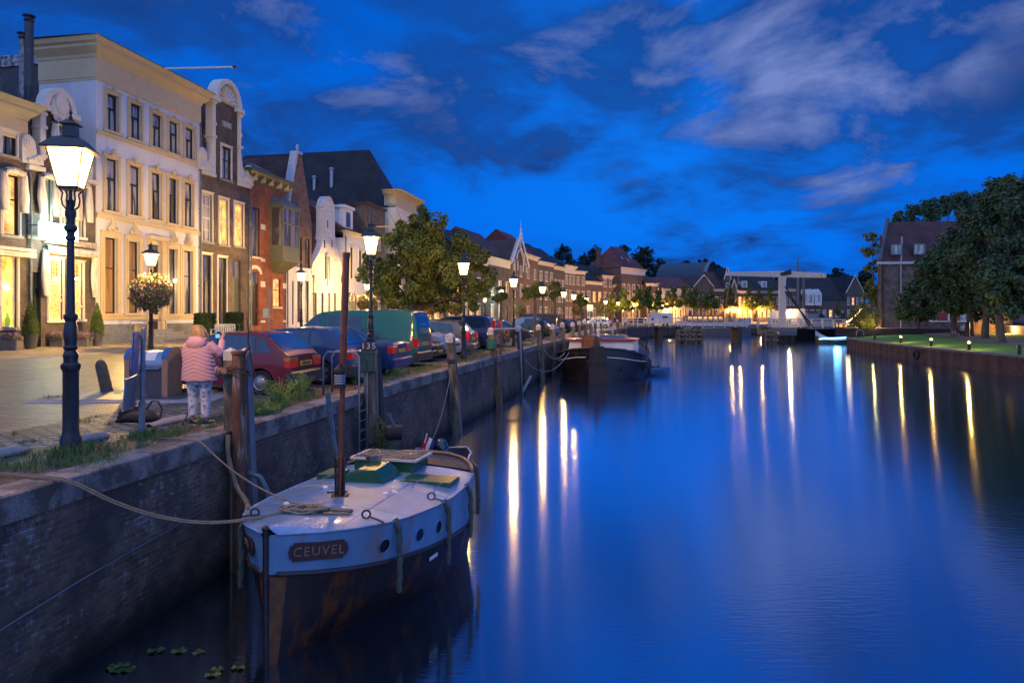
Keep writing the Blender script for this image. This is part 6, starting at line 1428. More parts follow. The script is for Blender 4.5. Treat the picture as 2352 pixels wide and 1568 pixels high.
# black bag on the ground
p = gp(318, 968); bg_ = thing('black_bag', 'crumpled black photo bag lying on the setts behind the sign post', 'bag', p, .2)
m = MB(); q = random.Random(3); rows = []
for i in range(9):
    k = i/8; r = math.sin(PI*min(1, max(.02, k)))**.6; rows.append([(-.34+.70*k, .15*r*math.cos(a)*(1+q.uniform(-.15,.15)), max(.0, .10*r+(.10+.06*k)*r*math.sin(a)*(1+q.uniform(-.2,.2)))) for a in [2*PI*j/12 for j in range(12)]])
m.grid(rows, closed=True); m.build('bag_body', M('black_nylon', (.012,.012,.014), .6, bump=.5, bscale=12), bg_, smooth=True)
m = MB(); m.box((-.18,-.02,.17), (.22,.14,.07), .3, .2); m.box((.02,-.05,.22), (.14,.12,.10), -.3); m.build('pouch', M('black_nylon', (0,0,0)), bg_)
m = MB(); m.tube([(.12,0,.2),(.2,.02,.33),(.3,.0,.33),(.36,0,.2),(.35,-.05,.05)], .018, 6); m.tube([(-.3,-.05,.08),(-.2,-.1,.2),(-.05,-.1,.22),(0,-.12,.1)], .014, 6); m.build('strap', BLACKP, bg_)
# granite kerb stones lying along the quay
q = random.Random(8)
for i, (px, py, ln, lab) in enumerate(((20,1045,.55,'rounded granite kerb stone at the left edge of the photo'),(215,1010,.5,'rounded granite kerb stone just left of the nearest lamp base'),(380+20,970,1.1,'long rounded granite kerb stone right of the nearest lamp'),(470,905,1.0,'rounded granite kerb stone behind the feet of the woman'),(605,883,.9,'rounded granite kerb stone behind the left rear wheel of the maroon hatchback'),(838,866,.8,'granite kerb stone by the dark blue hatchback'),(905,838,.7,'granite kerb stone under the rear of the green van'),(1010,808,.7,'granite kerb stone in front of the silver hatchback'))):
    g = gp(px, py); ss, tt = st(g); m = MB(); rows = []
    for j in range(9):
        k = j/8; r = math.sin(PI*min(.98, max(.04, k)))**.35*.12; rows.append([(-ln/2+ln*k, r*math.cos(a)*1.05, .015+r*.75*max(-.15, math.sin(a))+q.uniform(-.004,.004)) for a in [2*PI*u/10 for u in range(10)]])
    m.grid(rows, closed=True); m.build('kerb_stone', STONE, smooth=True, label=lab, cat='kerb stone', group='rounded kerb stones along the quay', loc=g, rz=ANG-.05)
# parking sign and small post further on
p = at(615, 0, 38); g = thing('parking_post', 'leaning grey pole with a meter box in front of the red brick house', 'post', (p.x, p.y, .3), 0)
m = MB(); m.tube([(0,0,0),(.12,0,3.0)], .05, 8); m.build('pole', GALV, g); m = MB(); m.cbox(-.25,.1,-.1,.1,1.35,1.85,.02); m.build('box', GALV, g)
p = at(1355, 0, 84); g = thing('parking_sign', 'small blue and white sign on a pole above the barge', 'sign', (p.x, p.y, 0), 0); m = MB(); m.tube([(0,0,0),(0,0,2.9)], .05, 6); m.build('pole', GALV, g); m = MB(); m.bx(-.4,.4,-.08,-.05,2.3,3.1); m.build('sign_panel', M('pale_sign', (.3,.5,.7), .5), g)
# ---------------------------------------------------------------- potted trees, planters, hedges, benches in front of the houses
L_TH = leafmat('thuja_green', (.09,.14,.02)); POT = M('grey_planter', (.07,.075,.09), .6)
def pot_tree(px, pyb, pyt, lab, wpx):
    Y = yz(pyb, .40); p = at(px, 725, Y); t_ = thing('potted_conifer', lab, 'potted conifer', (p.x, p.y, .40), 0, 'potted conifers by the shop door'); hgt = (pyb-pyt)/F*Y; w = wpx/F*Y/2
    m = MB(); m.lathe([(w*.55,0),(w*.95,hgt*.32),(w*1.0,hgt*.33),(w*.85,hgt*.33),(w*.8,hgt*.29)], 16); m.build('pot', POT, t_, smooth='auto')
    cl = [((0,0,hgt*(.36+.60*k)), w*(1.0-.82*k**1.4), (1,1,1.2)) for k in (0,.16,.32,.5,.68,.86,1.0)]; crown_mb(cl, 5200, .06, px, .25, solid=True).build('foliage', L_TH, t_)
    m = MB(); m.tube([(0,0,hgt*.3),(0,0,hgt*.8)], .04, 6); m.build('stem', BARK, t_)
pot_tree(70, 803, 690, 'conifer in a grey pot left of the shop door, partly behind the nearest lamp', 36)
pot_tree(223, 796, 694, 'conifer in a grey pot between the shop window and the white house', 29)
def flowerbox(px0, px1, pyb, hh, lab, cols, seed, name='flower_box', bench=False):
    Y = yz(pyb, .40); a, b = at(px0, 725, Y), at(px1, 725, Y); f = thing(name, lab, 'flower box', (a.x, a.y, .40), 0, 'flower boxes outside the shop'); w = b.x-a.x
    m = MB(); m.cbox(0, w, -.2, .2, 0, hh*.55, .03); m.build('box', M('stone_trough', (.12,.12,.11), .8), f)
    cl = [((w*(i+.5)/5, -.05, hh*.62), max(.2, w*.16), (1,1,.9)) for i in range(5)]
    crown_mb(cl, 1100, .07, seed, .3, solid=True).build('leaves', GRASSB, f)
    for j, c in enumerate(cols): crown_mb([(k[0], k[1]*1.12, k[2]) for k in cl], 240, .065, seed+j+1, .05, solid=True).build('flowers', c, f)
VIO = M('violet_petals', (.16,.08,.50), .7, var=.3); PINK = M('pink_petals', (.65,.12,.28), .7, var=.3); WHP = M('white_petals', (.75,.7,.7), .7); REDP = M('red_petals', (.55,.02,.03), .7)
flowerbox(-25, 46, 806, .85, 'bed of violet and pink flowers at the left edge below the lit shop window', [VIO, PINK], 5)
flowerbox(120, 152, 798, .8, 'trough of pink and violet flowers left of the lamp shaft, under the shop window', [PINK, VIO], 9)
flowerbox(172, 208, 797, .8, 'trough of violet and pink flowers right of the lamp shaft, under the shop window', [VIO, PINK], 14)
def basket(lamp, lab, z, r, seed, cols):
    p = lamp.location; s_ = lamp.scale[0]; b = thing('flower_basket', lab, 'flower basket', (p.x, p.y, p.z), 0, 'flower balls hung round the pavement lamps')
    crown_mb([((0,0,z), r, (1,1,.95))], 3600, .10, seed, .12, solid=True).build('foliage', L_LI, b)
    for j, c in enumerate(cols): crown_mb([((0,0,z), r*1.06, (1,1,.95))], 420, .075, seed+j+1, .03, solid=True).build('blossoms', c, b)
    m = MB(); m.lathe([(.07,z-r*.9),(r*.5,z-r*.7),(r*.6,z-r*.3)], 12, caps=False); m.build('basket_frame', IRON, b)
lamps_h = [o for o in sc.objects if o.get('group') == 'lamps on the pavement by the houses']
basket(lamps_h[0], 'big ball of red, white and pink flowers on the lamp before the white house', 2.32, .78, 31, [REDP, WHP, PINK])
basket(lamps_h[2], 'ball of pink and orange flowers on the lamp over the green van', 2.35, .80, 41, [PINK, M('orange_petals', (.6,.16,.03), .7)])
for px, Y, lab in ((1040+8,62,'dark red flower ball low beside the third quay lamp'),(985,60,'purple flower ball behind the chestnut trunk'),(1245-50,90,'flower ball under the blue lit sign'),(1327,95,'flower ball under the closely set lamps')):
    p = at(px, 725, Y); b = thing('flower_basket', lab, 'flower basket', (p.x, p.y, .3), 0, 'flower balls on poles further along'); crown_mb([((0,0,2.2), .85)], 1200, .16, px, .12, solid=True).build('foliage', L_LI, b); crown_mb([((0,0,2.2), .9)], 260, .13, px+1, .03, solid=True).build('blossoms', REDP, b); m = MB(); m.tube([(0,0,0),(0,0,1.6)], .05, 6); m.build('pole', IRON, b)
def hedge(px0, px1, pyb, pyt, lab):
    Y = yz(pyb, .40); a, b = at(px0, 725, Y), at(px1, 725, Y); w = b.x-a.x; h = (pyb-pyt)/F*Y; f = thing('clipped_hedge', lab, 'hedge', (a.x, a.y, .40), 0, 'clipped box hedges'); q = random.Random(px0); m = MB()
    for i in range(5200):
        f_ = q.choice('fflrt'); x, y, z = q.uniform(0, w), q.uniform(-.3, .3), q.uniform(0, h)
        if f_ == 'f': y = -.3
        elif f_ == 'l': x = 0
        elif f_ == 'r': x = w
        else: z = h
        p = Vector((x, y, z)) + Vector((q.gauss(0,.02), q.gauss(0,.02), q.gauss(0,.02))); a_ = Vector((q.gauss(0,1), q.gauss(0,1), q.gauss(0,1))).normalized(); b_ = a_.orthogonal().normalized(); s = .05
        m.add([p-a_*s, p-b_*s*.5, p+a_*s, p+b_*s*.5], [(0,1,2,3)])
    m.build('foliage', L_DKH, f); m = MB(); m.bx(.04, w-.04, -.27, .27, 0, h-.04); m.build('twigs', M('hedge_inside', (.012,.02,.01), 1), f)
L_DKH = leafmat('box_hedge_leaves', (.035,.065,.015))
hedge(452, 489, 785, 721, 'clipped hedge left of the white bench, behind the woman'); hedge(522, 554, 782, 719, 'clipped hedge right of the white bench by the grey door')
def bench(px, pyb, lab, wpx, mat, rz):
    Y = yz(pyb, .40); p = at(px, 725, Y); w = wpx/F*Y; f = thing('garden_bench', lab, 'bench', (p.x, p.y, .40), rz); m = MB()
    for i in range(4): m.bx(-w/2, w/2, -.25+i*.12, -.16+i*.12, .42, .45)
    m.build('seat', mat, f); m = MB()
    for i in range(int(w/.09)): m.bx(-w/2+.04+i*.09, -w/2+.09+i*.09, .23, .26, .48, .86)
    m.bx(-w/2, w/2, .22, .27, .86, .93); m.build('backrest', mat, f)
    for sx in (-1, 1):
        m = MB(); x = sx*w/2; m.bx(x-.03, x+.03, -.27, -.21, 0, .64); m.bx(x-.03, x+.03, .22, .28, 0, .9); m.bx(x-.035, x+.035, -.32, .25, .64, .68); m.build('arm_frame', mat, f)
bench(332, 795, 'slatted wooden bench before the plinth of the white house', 34, M('grey_teak', (.17,.14,.11), .8), ANG+PI/2-1.2)
bench(512, 786, 'pale garden bench between the two clipped hedges', 44, M('pale_bench_paint', (.40,.42,.45), .6), ANG-PI/2+1.2-1.0)
# ---------------------------------------------------------------- the boat in the foreground
BO = Vector((-2.69, 7.50)); BA = Vector((.26, .9656)); BL = Vector((.9656, -.26))      # stem, axis aft, athwart (to the canal)
BD = [(0,.02),(.08,.17),(.3,.50),(.6,.77),(.95,.97),(1.3,1.08),(1.8,1.18),(2.5,1.24),(3.2,1.22),(3.8,1.12),(4.2,.95),(4.5,.70),(4.68,.40),(4.75,.02)]
BS = [(0,.02),(.08,.13),(.3,.42),(.6,.67),(.95,.88),(1.3,1.02),(1.8,1.15),(2.5,1.23),(3.2,1.22),(3.8,1.12),(4.2,.94),(4.5,.68),(4.68,.38),(4.75,.02)]
BW = [(0,.015),(.9,.31),(1.8,.70),(2.6,.97),(3.4,1.04),(4.0,.95),(4.4,.75),(4.75,.02)]
ZD = [(0,-.655),(1.3,-.755),(2.3,-.80),(3.1,-.80),(4.2,-.73),(4.75,-.68)]
ZS = [(0,-1.09),(.8,-1.20),(2.0,-1.31),(3.2,-1.40),(4.75,-1.33)]
def bp3(v, o, z): p = BO + BA*v + BL*o; return Vector((p.x, p.y, z))
boat = thing('moored_boat', 'blunt white and black boat with name board CEUVEL, moored along the quay wall', 'boat', (0,0,0))
vs_ = [0,.04,.08,.15,.22,.3,.4,.5,.6,.75,.95,1.1,1.3,1.55,1.8,2.1,2.5,2.9,3.2,3.5,3.8,4.0,4.2,4.35,4.5,4.6,4.68,4.73,4.75]
def band(f0, f1, n, sg):
    rows = []
    for v in vs_:
        r = []
        for j in range(n+1):
            k = j/n; a, b = f0(v), f1(v); r.append(bp3(v, sg*(a[0]*(1-k)+b[0]*k), a[1]*(1-k)+b[1]*k))
        rows.append(r)
    return rows
fk = lambda v: (interp(BW, v)*.55, -2.75); fw_ = lambda v: (interp(BW, v), WATER); fs_ = lambda v: (interp(BS, v), interp(ZS, v)); fd = lambda v: (interp(BD, v), interp(ZD, v))
fm = lambda v: ((interp(BW, v)*.45+interp(BS, v)*.55)*1.02, (WATER+interp(ZS, v))/2)
HULL = M('rusty_black_hull', (.020,.011,.011), .5, 0, .6, nscale=5, bump=.25, bscale=8, dirt=(.16,.05,.014), dscale=3.2, dcut=.57, spec=.4, streak=True)
WHB = M('boat_blue_white', (.14,.28,.46), .38, 0, .18, nscale=2.5, dirt=(.28,.17,.13), dscale=3.0, dcut=.60, streak=True, spec=.6, bump=.04, bscale=3)
DECK = M('boat_deck_paint', (.15,.28,.46), .28, 0, .2, nscale=6, dirt=(.20,.25,.31), dscale=2.2, dcut=.55, spec=.8, bump=.4, bscale=34, coat=.5)
m = MB(); m.use(0)
for sg in (-1, 1):
    for a, b, n in ((fk, fw_, 2), (fw_, fm, 4), (fm, fs_, 4)):
        r = band(a, b, n, sg); m.grid(r if sg > 0 else [q[::-1] for q in r])
m.build('hull', HULL, boat, smooth='auto')
m = MB()
for sg in (-1, 1): r = band(fs_, fd, 4, sg); m.grid(r if sg > 0 else [q[::-1] for q in r])
m.build('topside', WHB, boat, smooth='auto')
m = MB()
for sg in (-1, 1): m.tube([bp3(v, sg*(interp(BS, v)+.012), interp(ZS, v)) for v in vs_[1:]], .028, 8)
m.build('rubbing_band', M('dark_band', (.03,.025,.03), .45), boat, smooth=True)
m = MB()
for sg in (-1, 1): m.tube([bp3(v, sg*(interp(BD, v)+.004), interp(ZD, v)) for v in vs_[1:]], .012, 6); 
m.build('deck_edge', WHB, boat, smooth=True)
def zdk(v, o):     # cambered deck height
    b = max(.05, interp(BD, v)); return interp(ZD, v) + .085*max(0, 1-(o/b)**2)
m = MB(); m.grid([[bp3(v, interp(BD, v)*(-1+2*j/14), zdk(v, interp(BD, v)*(-1+2*j/14))+.002) for j in range(15)] for v in vs_ if v <= 3.95]); m.build('deck', DECK, boat, smooth=True)
def dline(pts, r=.007, name='deck_seam', mat=None, lift=.004):
    m = MB(); P = []
    for (v0, o0), (v1, o1) in zip(pts, pts[1:]):
        for i in range(9): k = i/8; P.append(bp3(v0+(v1-v0)*k, o0+(o1-o0)*k, zdk(v0+(v1-v0)*k, o0+(o1-o0)*k)+lift))
    m.tube(P, r, 5); return m.build(name, mat or DECK, boat)
dline([(.55,.62),(3.0,.45)]); dline([(.75,-.75),(3.0,-.55)]); dline([(2.45,-1.2),(2.45,1.2)], .005); dline([(1.35,-1.02),(1.35,1.02)], .003)
for sg in (-1, 1):
    m = MB(); m.tube([bp3(v, sg*((interp(BW, v)*.72+interp(BS, v)*.28)+.004), WATER+(interp(ZS, v)-WATER)*.33) for v in vs_[2:20]], .009, 5); m.build('plate_seam', M('seam_rust', (.12,.07,.055), .7), boat, smooth=True)
# stem post
m = MB(); d = BA*-.05
m.tube([bp3(-.03,0,-.60), bp3(-.03,0,-.75), bp3(-.03,0,-1.4), bp3(-.01,0,-2.5)], .032, 8); m.ball(bp3(-.03,0,-.575), .042, 8, 6, (1,1,.8)); m.box(bp3(.1,0,-.645), (.08,.30,.03), math.atan2(BA.y, BA.x)-PI/2); m.build('stem_post', M('stem_black', (.02,.018,.02), .4, .2, .4, dirt=(.10,.035,.012), dscale=7), boat, smooth='auto')
for sg in (-1, 1):     # rusty doubling strip beside the stem
    m = MB(); m.grid([[bp3(v, sg*(interp(BW, v)*(1-k)+interp(BS, v)*k+.006), WATER-.05+(interp(ZS, v)-.03-WATER+.05)*k) for k in (0,.25,.5,.75,1)] for v in (.0,.05,.11)]); m.build('stem_plate', M('bow_rust', (.10,.04,.02), .6, dirt=(.20,.07,.02), dscale=5, dcut=.5), boat)
# name boards
def side_pt(v, k, sg=1, off=0.0):
    return bp3(v, sg*(interp(BS, v)*(1-k)+interp(BD, v)*k+off), interp(ZS, v)*(1-k)+interp(ZD, v)*k)
def find_v(px, k, sg=1):
    best = None
    for i in range(400):
        v = .02+i*.0115; p = side_pt(v, k, sg); q = abs(p.x/p.y*F+1176-px)
        if best is None or q < best[0]: best = (q, v)
    return best[1]
NB = M('name_board_red', (.055,.014,.014), .45, var=.2)
for sg, v0, v1 in ((1, find_v(664, .5), find_v(792, .5)), (-1, .16, .62)):
    a, b = side_pt(v0, .55, sg, .012), side_pt(v1, .55, sg, .012); u = (b-a).normalized(); up = (side_pt(v0, .9, sg)-side_pt(v0, .2, sg)).normalized(); nrm = u.cross(up) if sg > 0 else up.cross(u); up = nrm.cross(u) if sg > 0 else u.cross(nrm); w = (b-a).length; h = .205
    if sg > 0: X_, O_ = u, a
    else: X_, O_ = -u, b
    Z_ = nrm; Y_ = Z_.cross(X_); MM = Matrix(((X_.x,Y_.x,Z_.x,0),(X_.y,Y_.y,Z_.y,0),(X_.z,Y_.z,Z_.z,0),(0,0,0,1))); MM = Matrix.Translation((a+b)/2 + Z_*.012) @ MM
    m = MB(); m.T = MM; q = .03; pl = [(-w/2,-h/2+q),(-w/2+q,-h/2+q),(-w/2+q,-h/2),(w/2-q,-h/2),(w/2-q,-h/2+q),(w/2,-h/2+q),(w/2+.02,0),(w/2,h/2-q),(w/2-q,h/2-q),(w/2-q,h/2),(-w/2+q,h/2),(-w/2+q,h/2-q),(-w/2,h/2-q),(-w/2-.02,0)]
    m.prism(pl, .0, .022, 'xy'); m.T = None; nb = m.build('name_board', NB, boat)
    textmesh('CEUVEL', .15 if sg > 0 else .12, M('lettering_bronze', (.24,.17,.10), .5), nb, MM @ Matrix.Translation((0,0,.024)), sx=.98 if sg > 0 else .75, space=1.15)
for px in (883.6, 964, 1007):
    v = find_v(px, .42); p = side_pt(v, .42, 1); t_ = (side_pt(v+.05, .42, 1)-side_pt(v-.05, .42, 1)).normalized(); up = (side_pt(v, .7, 1)-side_pt(v, .2, 1)).normalized(); n_ = t_.cross(up).normalized()
    m = MB(); rr = .085; ring = lambda r, d: [p + t_*r*math.cos(2*PI*j/18) + up*r*math.sin(2*PI*j/18) + n_*d for j in range(18)]
    m.grid([ring(rr*1.1,.002), ring(rr*1.08,.010), ring(rr,.010), ring(rr*.95,.004)], closed=True); po = m.build('porthole', WHB, boat, smooth='auto')
    m = MB(); m.add(ring(rr*.95, .0035), [tuple(range(18))]); m.build('porthole_glass', M('porthole_dark', (.008,.01,.014), .25), po)
m = MB(); p = side_pt(find_v(985, 0), -.35, 1, .02); p2 = side_pt(find_v(1003, 0), -.3, 1, .02); m.add([p, p2, p2+Vector((0,0,.05)), p+Vector((0,0,.05))], [(0,1,2,3)]); m.build('number_label', WHITE, boat)
# cockpit aft
m = MB(); n = 16; vv = [3.95,4.1,4.25,4.4,4.5,4.6,4.68,4.73]
m.grid([[bp3(v, (interp(BD, v)-.03)*(-1+2*j/10), interp(ZD, v)-.16+(.10 if v > 4.2 else 0)*((v-4.2)/.5)) for j in range(11)] for v in vv]); m.add([bp3(3.95,-1.07,-.96), bp3(3.95,1.07,-.96), bp3(3.95,1.07,zdk(3.95,1.07)), bp3(3.95,0,zdk(3.95,0)), bp3(3.95,-1.07,zdk(3.95,-1.07))], [(0,1,2,3,4)]); m.build('cockpit_floor', M('cockpit_dark', (.02,.018,.016), .7), boat)
m = MB()
for i in range(34):
    o = -.95+i*.057; v1 = max(v for v in [4.0+q*.01 for q in range(72)] if interp(BD, v) > abs(o)+.05); a, b = bp3(4.0, o, interp(ZD, 4.0)-.05), bp3(v1, o, interp(ZD, v1)-.015); dd = Vector((BL.x, BL.y, 0))*.020; m.add([a-dd, a+dd, b+dd, b-dd], [(0,1,2,3)])
    m.add([a-dd-Vector((0,0,.08)), a+dd-Vector((0,0,.08)), a+dd, a-dd], [(0,1,2,3)])
m.build('slatted_bench', M('grey_teak_slats', (.13,.09,.06), .6, var=.4), boat)
m = MB(); pl = [(v, -interp(BD, v)) for v in (3.8,3.95,4.1,4.25,4.4,4.5,4.6,4.68,4.73)] + [(v, interp(BD, v)) for v in (4.73,4.68,4.6,4.5,4.4,4.25,4.1,3.95,3.8)]
m.tube([bp3(v, o*.99, interp(ZD, v)+.03) for v, o in pl], .032, 8); m.build('stern_rail', M('varnished_rail', (.20,.10,.035), .3, coat=.5), boat, smooth=True)
# hatches
GRN = M('boat_green', (.012,.085,.04), .35, var=.15, dirt=(.03,.06,.04), dcut=.64, coat=.4)
def bbox(v0, v1, o0, o1, zb, zt_, name, mat, parent=boat, taper=0.0, mb=None):
    m = mb or MB(); c = [(v0,o0),(v0,o1),(v1,o1),(v1,o0)]; ct = [(v0+taper,o0+taper),(v0+taper,o1-taper),(v1-taper,o1-taper),(v1-taper,o0+taper)]
    m.add([bp3(v, o, zb) for v, o in c]+[bp3(v, o, zt_) for v, o in ct], [(0,1,2,3),(7,6,5,4),(0,4,5,1),(1,5,6,2),(2,6,7,3),(3,7,4,0)])
    return m.build(name, mat, parent) if mb is None else None
h_ = bbox(2.88,3.32,.28,1.06,-.84,-.70,'side_hatch',GRN); h_ = bbox(2.88,3.32,-1.12,-.80,-.84,-.70,'side_hatch',GRN)
m = MB(); P = lambda v,o,z: bp3(v,o,z); zb = -.80
A_ = [P(2.62,-.52,zb),P(2.62,.14,zb),P(3.2,.14,zb),P(3.2,-.52,zb),P(2.64,-.52,-.62),P(2.64,.10,-.66),P(2.66,-.30,-.53),P(2.66,-.02,-.53),P(3.15,-.02,-.50),P(3.15,-.30,-.50),P(3.2,.14,-.66),P(3.2,-.52,-.62)]
m.add(A_, [(0,1,5,7,6,4),(1,2,10,5),(5,10,8,7),(7,8,9,6),(6,9,11,4),(0,4,11,3),(2,3,11,9,8,10)]); m.build('gabled_hatch', GRN, boat)
hh = bbox(3.34,3.92,-.72,.30,-.80,-.53,'cabin_hatch',GRN); bbox(3.30,3.98,-.78,.36,-.53,-.495,'glazed_top',M('pale_frame', (.5,.5,.48), .4),hh); bbox(3.33,3.62,-.74,.32,-.493,-.490,'glass_panel',M('frosted_panel', (.12,.12,.11), .25, coat=1, bump=.5, bscale=120),hh); bbox(3.65,3.95,-.74,.32,-.493,-.490,'glass_panel',M('frosted_panel', (0,0,0)),hh)
m = MB(); m.box(bp3(3.12,-.28,-.455), (.22,.12,.09), .3); m.build('wooden_block', WOODG, label='small weathered wooden block lying on the green gabled hatch of the boat', cat='wood block')
for (v, o) in ((2.55,.62),(2.55,.95),(2.55,-.85)): m = MB(); m.tube([bp3(v,o,zdk(v,o)),bp3(v+.02,o,zdk(v,o)+.06),bp3(v+.30,o+.02,zdk(v,o)+.08)], .008, 5); m.build('hatch_hook', GALV, boat)
for (v, o) in ((2.25,.48),(2.1,.42),(2.25,-.6),(1.2,-.55)): m = MB(); m.cbox(*(0,)*0 or (-.03,.03,-.05,.05,0,.03), .006); o_ = m.build('deck_fitting', WHITE, boat); o_.location = bp3(v, o, zdk(v, o)); o_.rotation_euler[2] = .5
# mast with tabernacle and lantern
mv, mo = 1.80, -.12; mb_ = bp3(mv, mo, zdk(mv, mo)); top = at(795, 580, 9.27)
m = MB(); l1 = mb_.lerp(top, .52); m.tube([mb_, l1], [.040,.036], 12); m.tube([l1, top+Vector((0,0,-.06)), top+Vector((0,0,-.06)), top], [.050,.050,.056,.056], 12); m.build('mast', COPPER, boat, smooth='auto')
m = MB()
for sx in (-1, 1): m.T = Matrix.Translation(mb_) @ Matrix.Rotation(.15, 4, 'Z'); m.cbox(sx*.055-.012, sx*.055+.012, -.05, .06, 0, .52, .008)
m.cbox(-.12,.12,-.08,.08,0,.015,.004); m.tube([(-.17,-.02,.06),(.1,-.02,.06)], .012, 6); m.tube([(-.09,0,.4),(.09,0,.4)], .012, 6); m.T = None; m.build('tabernacle', M('dark_tabernacle', (.03,.022,.02), .5, .3), boat)
lp = l1 + Vector((-.035,-.05,-.05)); m = MB(); m.lathe([(.03,-.20),(.085,-.19),(.085,-.15),(.06,-.145),(.06,.0),(.085,.01),(.085,.05),(.03,.10),(.01,.13)], 12, tuple(lp)); la = m.build('mast_lantern', M('lantern_bronze', (.06,.035,.02), .4, .5), boat, smooth='auto'); m = MB(); m.lathe([(.070,-.14+i*.0175+(0)) if i % 2 else (.078,-.14+i*.0175) for i in range(8)], 14, tuple(lp)); m.build('ribbed_glass', M('ribbed_glass', (.25,.22,.18), .08, .2, coat=1, spec=1), la)
# ring shackles, coil of rope, rope fenders (each a thing resting on or hanging from the boat)
for (v, o, sg) in ((.93,.72,1),(2.2,1.05,1),(.55,-.55,-1)):
    c = bp3(v, o, zdk(v, o)); m = MB(); m.tube([c+Vector((.05*math.cos(a), .02*math.sin(a)*0, .055+.05*math.sin(a))) for a in [2*PI*i/12 for i in range(12)]], .012, 6, closed=True); m.tube([c+Vector((.03,0,.03)), bp3(v-.03, (abs(o)+.15)*sg, zdk(v, abs(o)+.1)+.03), bp3(v-.03, sg*(interp(BD, v)+.01), interp(ZD, v)+.02)], .012, 6); m.build('ring_shackle', IRON, boat)
def braid(pts, r, name, mat, twist=26, amp=.22, n=10, parent=None, **k):
    """thick laid rope: tube whose radius bulges in a helix"""
    P = []; pts = [Vector(p) for p in pts]
    for a, b in zip(pts, pts[1:]):
        st_n = max(2, int((b-a).length/(r*.55)))
        for i in range(st_n): P.append(a.lerp(b, i/st_n))
    P.append(pts[-1]); m = MB(); rows = []; s_ = 0; prev = None
    for i, p in enumerate(P):
        d = (P[min(i+1, len(P)-1)]-P[max(i-1, 0)]).normalized(); s_ += (p-P[i-1]).length if i else 0
        if prev is None: x = d.cross(Vector((0,0,1)) if abs(d.z) < .9 else Vector((1,0,0))).normalized()
        else: x = (prev-d*prev.dot(d)).normalized()
        prev = x; y = d.cross(x); rows.append([p+(x*math.cos(2*PI*j/n)+y*math.sin(2*PI*j/n))*r*(1+amp*math.cos(3*(2*PI*j/n)-s_*twist*.035/r)) for j in range(n)])
    m.grid(rows, closed=True); m.add(rows[0], [tuple(range(n-1,-1,-1))]); m.add(rows[-1], [tuple(range(n))]); return m.build(name, mat, parent, smooth=True, **k)
for i, (px, y0_, y1_, sg, lab) in enumerate(((908,1175,1358,1,'thick frayed rope fender hanging in the middle of the canal side of the boat'),(1021,1140,1295,1,'thick rope fender hanging by the third porthole of the boat'),(1072,1085,1232,1,'dark rope fender at the stern corner of the boat'),(533,1175,1348,-1,'long grey rope fender hanging between the boat and the quay wall'))):
    v = find_v(px, .9) if sg > 0 else .42; v = min(v, 3.9); p = side_pt(v, 1, sg, .03); Yp = p.y; z1 = EYE-(y1_-725)/F*Yp
    p0 = side_pt(v, 1, sg, -.02)+Vector((0,0,.02)); p1 = side_pt(v, .85, sg, .055); p2 = Vector((p1.x, p1.y, z1)); 
    braid([p0, p1, p1.lerp(p2, .5)+Vector((.01,0,0)), p2], .034, 'rope_fender', ROPEG, label=lab, cat='rope fender', group='rope fenders of the boat')
p = at(1090, 725, 11.2); braid([bp3(4.3,.9,-.68), Vector((-.58,11.25,-.74)), Vector((-.55,11.2,-1.25)), Vector((-.56,11.2,-1.5))], .034, 'rope_fender', ROPEG, label='rope fender hanging just behind the stern rail of the boat', cat='rope fender', group='rope fenders of the boat')
m = MB(); q = random.Random(2); c = gp(708, 1180, -.66); P = []
for i in range(150):
    a = i*.42; k = .5+.5*math.sin(i*.05); rx, ry = .13+.22*q.random()*k, .07+.07*q.random()*k
    P.append(Vector((c.x-.05+rx*math.cos(a)+.10*math.sin(i*.11), c.y+ry*math.sin(a)*1.4, zdk(.9,-.2)+.02+.05*abs(math.sin(i*.37)))))
P = [(P[max(0,i-1)]+P[i]*2+P[min(len(P)-1,i+1)])/4 for i in range(len(P))]
m.tube(P, .014, 6); 
for s_ in (0,.03): m.tube([c+Vector((.1,0,.05+s_)), c+Vector((.3,.05+s_,.04)), c+Vector((.52,.02+s_*2,.02)), c+Vector((.50,-.06,.02)), c+Vector((.2,-.08-s_,.04))], .014, 6)
m.build('rope_coil', ROPE, smooth=True, label='tangled heap of hemp rope lying on the white fore deck', cat='rope')
def catenary(a, b, sag, n=18):
    a, b = Vector(a), Vector(b); return [a.lerp(b, i/n)-Vector((0,0,sag*4*(i/n)*(1-i/n))) for i in range(n+1)]
ca = c + Vector((-.1,0,.02)); qe = Vector((-4.72,7.15,.035))
pts = [at(-30, 725, 7.55)*1 for _ in range(1)]; pts = [Vector((-5.75,7.42,.03)), Vector((-5.2,7.30,.035)), qe] + catenary(qe+Vector((.08,.0,-.01)), bp3(.35,-.46,-.62), .20)[1:] + [ca]
m = MB(); m.tube(pts, .011, 6); m.tube([p+Vector((.0,.03,.012)) for p in pts], .011, 6); m.build('mooring_line', ROPE, smooth=True, label='double mooring line sagging from the left quay edge to the bow of the boat', cat='mooring line', group='mooring lines')
q2 = gp(452, 1011, .03); pts = [gp(360, 1006, .03), gp(400, 1007, .03), q2] + catenary(q2+Vector((.05,0,-.01)), at(574,1107,9.1), .04)[1:] + catenary(at(574,1107,9.1), c+Vector((.02,.08,.06)), .04)[1:]
m = MB(); m.tube(pts, .012, 6); m.build('mooring_line', ROPE, smooth=True, label='single mooring line running from the coping stone over to the rope heap', cat='mooring line', group='mooring lines')
